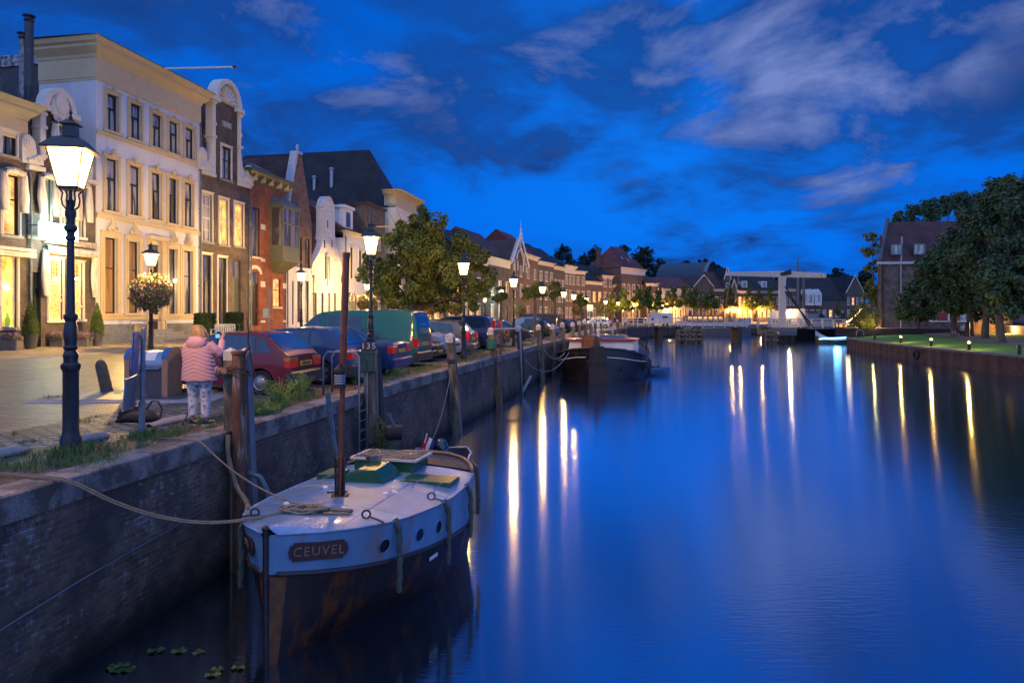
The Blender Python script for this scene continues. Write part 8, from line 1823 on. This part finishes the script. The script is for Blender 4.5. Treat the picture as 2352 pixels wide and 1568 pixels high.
m = MB(); m.cbox(-.03,.03,-.03,.03,1.28,1.36,.008); m.tube([(0,0,1.1),(0,0,1.3)], .012, 8); m.build('tripod_head', BLACKP, tp)
for f_ in ((-.46,-.30),(.33,.12),(.02,.50)):
    m = MB(); a = Vector((0,0,1.28)); b_ = Vector((*f_, 0)); m.tube([a, a.lerp(b_,.5)], .016, 6); m.tube([a.lerp(b_,.48), b_], .011, 6); m.tube([a.lerp(b_,.46), a.lerp(b_,.52)], .02, 6); m.tube([b_, b_+Vector((0,0,.03))], .016, 6); m.build('leg', M('tripod_brown', (.05,.03,.03), .5), tp)
# ---------------------------------------------------------------- mooring dolphins and posts
CAPW = M('peeling_white_cap', (.50,.49,.47), .7, dirt=(.12,.10,.08), dscale=12, dcut=.58)
def pile(name, lab, top_px, top_py, bot_px, Y, w, mat=WOODG, cap=True, group='wooden mooring posts along the quay wall', zb=-3.0, round_=False):
    a = at(top_px, top_py, Y); bw = at(bot_px, 725, Y); b_ = Vector((bw.x, bw.y, WATER)); d = (a-b_); bot = b_ - d*((b_.z-zb)/d.z); g = thing(name, lab, 'mooring post', (bot.x, bot.y, zb), 0, group); top = a-bot; top.z = a.z-zb
    m = MB(); n = 10 if round_ else 4; rot = 0 if round_ else ANG+PI/4; rr = w/2*(1 if round_ else 1.38); rows = []; q = random.Random(int(top_px))
    for i in range(9):
        c = top*(i/8); rows.append([(c.x+rr*q.uniform(.96,1.03)*math.cos(rot+2*PI*j/n), c.y+rr*q.uniform(.96,1.03)*math.sin(rot+2*PI*j/n), c.z) for j in range(n)])
    m.grid(rows, closed=True); m.add(rows[-1], [tuple(range(n))]); m.build('shaft', mat, g, smooth='auto' if round_ else False)
    if cap:
        m = MB(); T_ = Matrix.Translation(top-Vector((0,0,w*.9))); m.T = T_; m.lathe([(rr*1.03,0),(rr*1.03,w*.9),(.01,w*1.25)], n, rot=rot); m.T = None; m.build('white_cap', CAPW, g)
    return g, top
g, top = pile('mooring_post', 'brown timber pile with white cap left of the rusty pipe, by the woman', 530, 806, 533, 10.45, .155, group='piles of the nearest mooring dolphin')
g, top = pile('mooring_post', 'grey leaning timber pile on the right side of the rusty pipe dolphin', 563, 806, 584, 10.55, .14, M('blue_grey_pile', (.14,.16,.19), .85, var=.4, nscale=9, bump=.4, streak=True), group='piles of the nearest mooring dolphin')
RP_ = M('flaking_rust_pipe', (.14,.06,.03), .8, .1, .6, nscale=7, bump=.5, bscale=16, dirt=(.34,.31,.28), dscale=5, dcut=.58, streak=True)
g = thing('rusty_dolphin_pipe', 'thick rusty steel pipe with flaking white paint standing in the water at the quay edge', 'mooring post', (*at(549, 725, 10.3).xy, -3)); zt = zpx(806, 10.3)+3
m = MB(); m.lathe([(.09,0),(.095,zt-.25),(.115,zt-.25),(.115,zt-.20),(.10,zt-.20),(.10,zt-.05),(.115,zt-.04),(.115,zt),(.0,zt+.02)], 18); m.build('pipe', RP_, g, smooth='auto')
m = MB(); m.tube([(-.05,0,zt-.32),(-.30,-.02,zt-.31)], .068, 12); m.tube([(-.30,-.02,zt-.31),(-.33,-.02,zt-.31)], .085, 12); m.build('side_stub', RP_, g, smooth='auto')
m = MB(); m.tube([(.10,0,zt),(.16,.0,zt+.06),(.13,0,zt+.16),(.15,0,zt+.30),(.11,0,zt+.52)], [.022,.018,.014,.012,.005], 6); m.tube([(.13,0,zt+.20),(.17,0,zt-.05),(.24,0,zt-.38)], [.012,.016,.01], 6); m.build('iron_hook', M('hook_rust', (.07,.03,.02), .6, .4), g)
m = MB()
for i in range(22): a = 2*PI*i/22; m.ball((.16*math.cos(a), .15*math.sin(a), zt-.30-.05*math.cos(a)), .02, 6, 4, (1.4,1,.8), a)
m.build('chain', M('chain_rust', (.06,.035,.025), .6, .5), g)
tx_ = g.location; braid([Vector((tx_.x-.11,tx_.y-.14,-.02)), Vector((tx_.x-.10,tx_.y-.16,-.35)), Vector((tx_.x+.02,tx_.y-.18,-.75)), Vector((tx_.x+.25,tx_.y-.3,-1.02)), bp3(1.0,-.98,-.72)], .034, 'thick_rope', ROPE, twist=18, label='thick plaited rope hanging from the rusty pipe dolphin down to the boat', cat='rope')
m = MB(); m.tube([Vector((tx_.x+.15,tx_.y+.0,-.62)), Vector((tx_.x+.33,tx_.y-.02,-.68)), Vector((tx_.x+.46,tx_.y-.05,-.9)), Vector((tx_.x+.45,tx_.y-.08,-1.2)), Vector((tx_.x+.38,tx_.y-.1,-1.35))], .038, 10); m.build('blue_hose', M('blue_hose_rubber', (.03,.10,.17), .5), smooth=True, label='bent blue hose curving out from the quay wall behind the mooring piles', cat='hose')
# leaning steel angle
a = at(752, 902, 13.3); b_ = at(775, 1090, 12.9); m = MB(); m.tube([a, b_], .05, 4); m.tube([a+Vector((.04,-.03,0)), b_+Vector((.05,-.04,0))], .02, 4); m.build('steel_angle', M('blue_steel', (.06,.14,.22), .5, .4, .4), label='blue grey steel angle leaning against the quay wall above the boat', cat='steel bar')
# ladder
ld = thing('quay_ladder', 'grey steel ladder with curved hand rails going down the quay wall by post 135', 'ladder', (0,0,0)); Yl = 15.0; qa, hh_ = qat(Yl, -.12); ud = Vector((.2,.98)); m = MB(); ps = []
for d_ in (0, .42):
    c = qa + ud*d_; n_ = Vector((-ud.y, ud.x)); P = [Vector((c.x+n_.x*.85, c.y+n_.y*.85, .0)), Vector((c.x+n_.x*.85, c.y+n_.y*.85, .82)), Vector((c.x+n_.x*.75, c.y+n_.y*.75, .95)), Vector((c.x+n_.x*.1, c.y+n_.y*.1, .95)), Vector((c.x, c.y, .85)), Vector((c.x, c.y, -2.3))]
    m = MB(); m.tube(P, .022, 8); m.build('rail', GALV, ld, smooth=True); ps.append(c)
for i in range(9): z = -.35-.22*i; m = MB(); m.tube([Vector((ps[0].x, ps[0].y, z)), Vector((ps[1].x, ps[1].y, z))], .014, 6); m.build('rung', GALV, ld)
g, top = pile('mooring_post', 'dark timber post carrying the number board 135 and a green box', 853, 798, 858, 15.6, .26, cap=False)
g.location.x -= .02
for dz, w_, h_2, nm, mt in ((0,.34,.21,'number_board',M('dark_board', (.06,.05,.045), .8)),): m = MB(); m.box((top.x-.0, top.y-.2, top.z+.04), (w_, .03, h_2), .05); nb = m.build(nm, mt, g); textmesh('135', .19, M('chalk_white', (.6,.62,.62), .7), nb, Matrix.Translation((top.x-.0, top.y-.222, top.z+.04)) @ Matrix.Rotation(.05, 4, 'Z') @ TXF, space=1.25)
m = MB(); m.cbox(top.x-.20, top.x+.16, top.y-.32, top.y-.1, top.z-.52, top.z-.10, .02); m.cbox(top.x-.22, top.x+.18, top.y-.34, top.y-.08, top.z-.12, top.z-.07, .01); m.build('green_box', M('post_box_green', (.02,.06,.045), .5), g)
g2, t2 = pile('mooring_post', 'plain leaning dark pile directly right of the post numbered 135', 862, 806, 878, 15.9, .2, M('dark_pile', (.045,.04,.045), .9, var=.4, streak=True), cap=False)
dr = thing('drum_fender', 'black rubber drum fender chained to the quay wall behind the boat', 'fender', at(905, 993, 15.4), ANG); m = MB(); m.T = Matrix.Rotation(rad(90), 4, 'X') @ Matrix.Rotation(rad(25), 4, 'Y'); m.lathe([(.06,-.17),(.165,-.17),(.17,-.15),(.17,.15),(.165,.17),(.06,.17)], 18); m.T = None; m.build('drum', RUBBER, dr, smooth='auto'); m = MB(); m.tube([(0,0,.15),(-.15,.1,.45)], .015, 5); m.tube([(.05,0,.16),(-.02,.1,.45)], .015, 5); m.build('chain', GALV, dr)
q = random.Random(12); m = MB(); c = at(872, 1000, 15.4); crn = crown_mb([((c.x+.0,c.y,c.z+.05),.28,(.6,.5,1.4)), ((c.x+.15,c.y,c.z-.25),.22,(.8,.5,1.2)),((c.x-.1,c.y,c.z-.35),.25,(1,.5,.8))], 900, .05, 77, .4, solid=True); crn.build('wall_weeds', L_TH, label='small leafy weeds growing out of the quay wall beside the ladder foot', cat='weeds')
g, top = pile('mooring_post', 'weathered grey square post with white pyramid cap in front of the silver car', 1034, 770, 1052, 22.3, .26)
m = MB(); m.box((top.x*.84, top.y*.84-.15, top.z*.80), (.22,.08,.10)); m.build('iron_bracket', IRON, g)
fr = Vector(g.location)+top*.78; pts = catenary(fr, at(958, 1038, 16.0), .75); m = MB(); m.tube(pts, .014, 6); m.build('mooring_line', M('blue_grey_line', (.14,.16,.20), .8), smooth=True, label='grey line drooping from the white-capped grey post to the small dinghy', cat='mooring line', group='mooring lines')
g, top = pile('mooring_post', 'orange brown post with white top and a green bucket strapped to it', 1128, 756, 1148, 28.9, .25, M('orange_pile', (.22,.13,.07), .85, var=.4, nscale=9, streak=True, bump=.4, dirt=(.10,.07,.05), dscale=3))
m = MB(); m.lathe([(.18,0),(.20,.38),(.21,.40)], 14, (top.x, top.y-.12, top.z-.82)); m.build('green_bucket', M('bucket_green', (.06,.22,.09), .5), g)
g = thing('bent_pipe', 'bent grey steel pipe rising from the verge and hooking over into the canal', 'pipe', (0,0,0)); pa, hh_ = qat(33.2, -.25); pb_, _ = qat(33.0, 1.0); m = MB(); m.tube([(pb_.x,pb_.y,0),(pb_.x,pb_.y,1.0),(pb_.x+.1,pb_.y,1.1),(pa.x-.1,pa.y,1.12),(pa.x,pa.y,1.0),(pa.x+.12,pa.y-.1,-2.6)], .055, 8); m.build('pipe_bend', GALV, g, smooth=True); m = MB(); m.box((pa.x+.3, pa.y, -1.6), (.12,.08,1.0), ry=.5); m.build('foot_plate', GALV, g)
pile('mooring_post', 'dark post with white cap immediately right of the bent grey pipe', 1191, 750, 1203, 35.2, .26, M('dark_pile', (0,0,0)))
pile('mooring_post', 'pale weathered post tied with barge lines, left of the barge rudder', 1237, 748, 1247, 40.6, .28)
for px, py, Y, lab in ((1269,747,45.2,'mooring post with white top directly behind the left bow of the barge'),(1292,743,49,'mooring post with white cap above the barge door, left one of two'),(1315,742,53.4,'mooring post with white cap just right of the barge door'),(1330,739,57.3,'thin white-topped post behind the barge, below the closely set lamps'),(1344,738,61,'white-topped post fourth from the barge door'),(1356,737,64.6,'white-topped post fifth from the barge door'),(1367,737,68,'white-topped post sixth from the barge door'),(1380,736.5,72,'white-topped post left of the white hatchback'),(1418,735,87,'far mooring post left of the bridge railing'),(1436,735,96,'far mooring post touching the bridge railing end')):
    pile('mooring_post', lab, px, py, px+4, Y, .3)
m = MB(); m.tube(catenary(Vector((1.9,40.3,-.25)), bq(.9,-1.9,-.35), .5), .025, 5); m.build('mooring_line', GALV, smooth=True, label='barge mooring line tied to the pale weathered post', cat='mooring line', group='mooring lines')
m = MB(); m.tube(catenary(Vector((.65,35,-.5)), bq(.7,-1.6,-.3), .9), .025, 5); m.build('mooring_line', GALV, smooth=True, label='long sagging barge line reaching to the dark post by the bent pipe', cat='mooring line', group='mooring lines')
# ---------------------------------------------------------------- grass, weeds, lily pads
q = random.Random(77); m = MB()
def blade(x, y, z, h, lean, w=.008):
    a = q.uniform(0, 2*PI); dx, dy = math.cos(a), math.sin(a); px_, py_ = -dy*w, dx*w
    m.add([(x-px_,y-py_,z),(x+px_,y+py_,z),(x+px_*.7+dx*lean*.4,y+py_*.7+dy*lean*.4,z+h*.6),(x-px_*.7+dx*lean*.4,y-py_*.7+dy*lean*.4,z+h*.6),(x+dx*lean,y+dy*lean,z+h)], [(0,1,2,3),(3,2,4)])
for i in range(650):
    Yq = 5.5*(1+q.random()**1.3*9); t_ = q.choice((.46,.5,.55,.7,.9,1.15,1.2,1.3,1.6,2.2,3.0))+q.gauss(0,.10)
    if math.sin(Yq*1.7)+math.sin(Yq*.61+2)+q.gauss(0,.5) < -.1: continue
    if t_ < .40: t_ = .44
    c, _ = qat(Yq, t_); k = max(1, Yq/12)
    for j in range(int(26/k**.5)+6): r_ = q.gauss(0,.075*k**.5); a = q.uniform(0,6.28); blade(c.x+r_*math.cos(a), c.y+r_*math.sin(a), .0, q.uniform(.025,.085), q.uniform(.005,.05), .004*k**.6)
for (px, py, n, sp, hh) in ((165,1040,420,.22,.16),(325,1000,260,.16,.12),(230,1060,200,.25,.08),(370,1000,300,.3,.10),(480,965,260,.3,.10),(80,1070,120,.2,.10),(620,935,700,.38,.22),(690,915,500,.35,.20),(600,950,300,.3,.14),(560,940,200,.2,.14),(905,862,300,.3,.16),(960,850,300,.4,.10),(1060,830,300,.6,.10),(290,905,100,.2,.10),(120,915,120,.18,.10)):
    c = gp(px, py)
    for j in range(n): a = q.uniform(0,6.28); r_ = sp*q.random()**.6; blade(c.x+r_*math.cos(a), c.y+r_*math.sin(a)*1.6, 0, q.uniform(.3,1)*hh, q.uniform(.01,.08), .005)
m.build('verge_grass', GRASSB, kind='stuff')
def weed(px, py, h, w, lab, n=26, mat=WEED):
    c = gp(px, py); g = MB(); qq = random.Random(px)
    for i in range(n):
        a = qq.uniform(0,6.28); l_ = qq.uniform(.5,1)*h; e = Vector((w*qq.random()*math.cos(a), w*qq.random()*math.sin(a), l_)); P = [Vector((e.x*.15,e.y*.15,0)), e*.5+Vector((0,0,l_*.08)), e]; g.tube(P, [.004,.003,.001], 3)
        for j in range(34):
            k = qq.uniform(.25,1); p = P[0].lerp(P[1], k*2) if k < .5 else P[1].lerp(P[2], k*2-1); d = Vector((qq.gauss(0,1),qq.gauss(0,1),qq.gauss(.5,.6))).normalized()*qq.uniform(.02,.055); s_ = d.orthogonal().normalized()*.006; g.add([p-s_, p+s_, p+d], [(0,1,2)])
    return g.build('weed_plant', mat, label=lab, cat='weed', group='tall weeds on the quay verge', loc=c)
weed(640, 945, .62, .45, 'big feathery green weed behind the maroon hatchback, nearest the dolphin', 60); weed(690, 915, .55, .34, 'feathery green weed right of the maroon hatchback rear wheel', 46); weed(600, 955, .25, .45, 'low green weed at the foot of the leaning grey pile', 40); weed(905, 862, .25, .3, 'small weed under the rear bumper of the green van', 24)
weed(1150, 815, 1.6, .8, 'tall brown dry shrub in a pot beside the green bucket post', 50, M('dry_weed', (.10,.075,.04), .9, var=.4)); weed(815, 880, .45, .3, 'small weed between the navy saloon and post 135', 20)
PAD = M('lily_pad', (.035,.075,.01), .5, var=.5, nscale=7, spec=.6)
for i, (px, py, r_, lab) in enumerate(((358,1494,.10,'oval lily pad left of two others near the quay wall'),(412,1494,.09,'narrow tilted lily pad in the middle of three'),(455,1498,.075,'round dark lily pad nearest the boat stem'),(285,1540,.14,'cluster of yellow green lily leaves at the lower left'),(515,1541,.12,'cluster of lily leaves left of the boat bow'))):
    p = gp(px, py, WATER); m = MB(); qq = random.Random(i); pads = 1 if i < 3 else 4; lp_ = thing('lily_pad', lab, 'lily pad', (p.x, p.y, WATER+.008), 0, 'floating lily pads')
    for k in range(pads):
        m = MB(); ox, oy = (0,0) if pads == 1 else (qq.uniform(-.15,.15), qq.uniform(-.09,.09)); a0 = qq.uniform(0,6); r2 = r_ if pads == 1 else r_*.6; ring = [(ox+r2*math.cos(a0+.3+5.7*j/16)*(1+.06*math.sin(j*2)), oy+r2*.8*math.sin(a0+.3+5.7*j/16), .004*k+.012*math.sin(j*1.3)) for j in range(17)]; m.add([(ox,oy,.004*k)]+ring, [(0,j+1,j+2) for j in range(16)]); m.build('leaf', PAD, lp_)
a = gp(0, 1355, -.9); w0, _ = qat(5.9, -.05); w1_, _ = qat(9.6, -.05); w2_, _ = qat(7.5, -.06)
m = MB(); m.tube([Vector((w0.x,w0.y,-1.30)), Vector((w2_.x,w2_.y,-1.12)), Vector((w1_.x,w1_.y,-.98))], .012, 5); m.build('wall_cable', M('wall_cable_grey', (.10,.12,.15), .6), smooth=True, label='thin cable stretched along the lower brick face of the quay wall', cat='cable')
# ---------------------------------------------------------------- right bank furniture
def bank_bollard(px, pb, lit, lab):
    Y = yz(pb, -.74); p = at(px, 725, Y); z = right_z(p.x, p.y); g = thing('light_bollard' if lit else 'dark_bollard', lab, 'bollard', (p.x, p.y, z), 0, 'lit bollards on the lawn edge' if lit else 'unlit bollards on the lawn edge')
    m = MB(); m.lathe([(.11,0),(.11,.48),(.09,.49)], 12); m.build('post', BLACKP, g, smooth='auto'); m = MB()
    if lit:
        m.lathe([(.09,.49),(.09,.60)], 12, caps=False); m.build('light_ring', emat('bollard_light', (1,.58,.18), 10), g); m = MB(); m.lathe([(.125,.60),(.12,.66),(.03,.68)], 12); m.build('lid', BLACKP, g, smooth='auto')
        light('bollard_lamp', (0,-.0,.62+.25), 150, (1,.56,.13), .05, g)
    else: m.lathe([(.11,.5),(.12,.56),(.08,.66),(.02,.7)], 12); m.build('dome_cap', BLACKP, g, smooth='auto')
bank_bollard(1971, 772, True, 'glowing bollard lamp closest to the bridge on the right bank'); bank_bollard(2069, 787, True, 'glowing bollard lamp second from the bridge, before the path'); bank_bollard(2139, 794.5, True, 'glowing bollard lamp third from the bridge, before the shuttered windows'); bank_bollard(2225.6, 803, True, 'glowing bollard lamp nearest on the right bank, before the tree trunks')
bank_bollard(2009, 780, False, 'dark domed bollard between the two glowing bollards nearest the bridge'); bank_bollard(2341, 814, False, 'dark domed bollard at the right edge of the photo')
p = at(1958, 725, 77); m = MB(); m.tube([(-.4,0,0),(-.4,0,.7),(-.3,0,.9),(0,0,1.0),(.3,0,.9),(.4,0,.7),(.4,0,0)], .06, 8); m.build('mooring_hoop', GALV, smooth=True, label='grey steel mooring hoop at the corner of the sheet pile wall', cat='hoop', loc=(p.x+.6, p.y-.5, -.8))
p = at(2121.7, 818, 57); m = MB(); bx2 = [r for r in RP if r.y > 52][0]; m.tube([(.0,.32*math.cos(a),.34*math.sin(a)) for a in [2*PI*i/14 for i in range(14)]], .10, 8, closed=True); m.build('hanging_tyre', RUBBER, smooth=True, label='black tyre hanging on the sheet pile wall of the right bank', cat='tyre', loc=(33.25, 56.2, -1.45))
def seated(lab, p, rz, top, low):
    g = thing('person', lab, 'person', p, rz); V = [(0,0,.48),(0,.02,.72),(0,.03,.92),(0,.02,1.04),(0,.0,1.16),(0,0,1.24),(-.1,0,.48),(-.12,-.42,.50),(-.12,-.46,.06),(-.12,-.58,.03),(.1,0,.48),(.12,-.42,.50),(.12,-.46,.06),(.12,-.58,.03),(-.2,.02,.96),(-.25,-.08,.70),(-.1,-.28,.62),(.2,.02,.96),(.25,-.08,.70),(.1,-.28,.62)]
    E = [(0,1),(1,2),(2,3),(3,4),(4,5),(0,6),(6,7),(7,8),(8,9),(0,10),(10,11),(11,12),(12,13),(2,14),(14,15),(15,16),(2,17),(17,18),(18,19)]; Rr = [.15,.14,.15,.06,.09,.08,.09,.075,.05,.04,.09,.075,.05,.04,.07,.05,.04,.07,.05,.04]; skin_body(V, E, Rr, 0, 'body', top, g)
    m = MB(); m.ball((0,.02,1.22), .11, 10, 7, (1,1,1)); m.build('hair', BLACKP, g, smooth=True)
    m = MB(); 
    for s_ in (-1,1): m.tube([(s_*.09,.02,.48),(s_*.12,-.42,.51),(s_*.12,-.46,.1)], [.12,.095,.07], 8)
    m.build('trousers', low, g, smooth=True)
p = at(2206, 725, 68); z_ = right_z(p.x, p.y); pb2 = thing('park_bench', 'dark park bench between two tree trunks on the lawn', 'bench', (p.x, p.y, z_), -.6); m = MB(); m.cbox(-.8,.8,-.22,.22,.40,.46,.02); m.build('seat', WOODB, pb2); m = MB(); m.cbox(-.8,.8,.22,.27,.55,.9,.02); m.build('backrest', WOODB, pb2)
for s_ in (-.7,.7): m = MB(); m.bx(s_-.04,s_+.04,-.2,.25,0,.40); m.build('leg', BLACKP, pb2)
seated('person in a pale top sitting on the park bench under the trees', (p.x+.2, p.y-.05, z_), -.6, M('pale_shirt', (.45,.42,.42), .8), BLACKP); seated('person in dark clothes sitting left on the park bench under the trees', (p.x-.5, p.y-.05, z_), -.9, M('dark_shirt', (.05,.04,.05), .8), M('grey_trousers', (.2,.2,.22), .8))
p = at(2222, 725, 67); m = MB(); m.lathe([(.2,0),(.2,1.4),(.22,1.45)], 10); m.build('litter_bin', IRON, smooth='auto', label='tall dark round litter bin right of the seated people', cat='bin', loc=(p.x, p.y, right_z(p.x,p.y)))
p = at(2338, 725, 78); cn = thing('cannon', 'old black cannon on a red wooden carriage at the right edge', 'cannon', (p.x, p.y, right_z(p.x,p.y)), .2); m = MB(); m.tube([(1.2,0,.95),(.2,0,1.05),(-2.2,0,1.35)], [.26,.24,.15], 12); m.build('barrel', IRON, cn, smooth='auto'); m = MB(); m.cbox(-.8,1.6,-.4,.4,.35,.8,.05); m.build('carriage', M('cannon_red', (.40,.05,.02), .5), cn)
for x in (-.5,1.2):
    m = MB(); m.tube([(x,-.55,.32),(x,-.42,.32)], .32, 14); m.build('wheel', M('cannon_red', (0,0,0)), cn)
p = at(2308, 725, 74); q3 = at(2420, 725, 62); lw_ = thing('low_brick_wall', 'low dark brick wall crossing the lawn at the right edge', 'wall', (p.x, p.y, right_z(p.x,p.y)-.1), math.atan2(q3.y-p.y, q3.x-p.x)); m = MB(); m.bx(0, (q3-p).length, 0, .4, 0, .85); m.build('masonry', BR_DK, lw_); m = MB(); m.cbox(-.05, (q3-p).length, -.05, .45, .85, .95, .02); m.build('capping', STONE, lw_)
a = at(2322, 725, 97).xy; r_, rf = row_house('lit_garden_house', 'low house with warmly lit tall windows behind the cannon', a, -.1, 14, 7.5, d=8, nb=5, wall=BR_DK, lit=((0,0),(1,0),(2,0),(3,0),(1,1)), roofm=TL_BR, base=.1)
sl = thing('string_lights', 'sagging string of small warm light bulbs above the right end of the bridge', 'string lights', (0,0,0)); A_, B_ = at(1945, 738, 96), at(1978, 707, 86); P_ = catenary(A_, B_, .25, 14); m = MB(); m.tube(P_, .02, 4); m.build('cable', BLACKP, sl)
for pt in P_[::1]: m = MB(); m.ball(pt-Vector((0,0,.08)), .09, 6, 4); m.build('bulb', emat('string_bulb', (1,.62,.25), 10), sl)
light('string_light', (B_+Vector((-1.5,0,-1.2))).to_tuple(), 120, (1,.7,.3), .3, sl)
p = at(1915, 725, 112); hd = thing('clipped_hedge', 'dark hedge on the far bank right of the tug', 'hedge', (p.x, p.y+14, .2)); crown_mb([((i*1.0,0,1.2),1.0) for i in range(5)], 1800, .3, 5, .3, solid=True).build('foliage', L_FAR, hd)
# two bicycles leaning by the mooring posts
def bicycle(p, rz, lab):
    g = thing('bicycle', lab, 'bicycle', p, rz, 'bicycles parked on the quay')
    for x in (-.52,.52): m = MB(); m.tube([(x+.33*math.cos(a),0,.34+.33*math.sin(a)) for a in [2*PI*i/18 for i in range(18)]], .018, 5, closed=True); w = m.build('wheel', RUBBER, g, smooth=True)
    m = MB(); m.tube([(-.52,0,.34),(-.18,0,.85),(.38,0,.80),(-.1,0,.34),(-.52,0,.34)], .02, 5); m.tube([(.52,0,.34),(.38,0,.80),(.35,0,.98)], .02, 5); m.tube([(-.1,0,.34),(-.2,0,.93)], .02, 5); m.build('frame', BLACKP, g)
    m = MB(); m.tube([(.25,-.25,1.0),(.38,-.1,1.02),(.38,.1,1.02),(.25,.25,1.0)], .015, 5); m.build('handlebar', CHROME, g); m = MB(); m.cbox(-.33,-.08,-.07,.07,.93,.98,.02); m.build('saddle', BLACKP, g)
for Y, t_, lab in ((54,1.6,'dark bicycle leaning by the post right of the barge door'),(56.5,1.7,'second bicycle behind the mooring posts over the barge'),(44,1.5,'bicycle standing before the dark green hatchback'),(60,1.5,'bicycle below the closely set pair of lamps')):
    c, h_3 = qat(Y, t_); bicycle((c.x, c.y, 0), h_3+.5, lab)
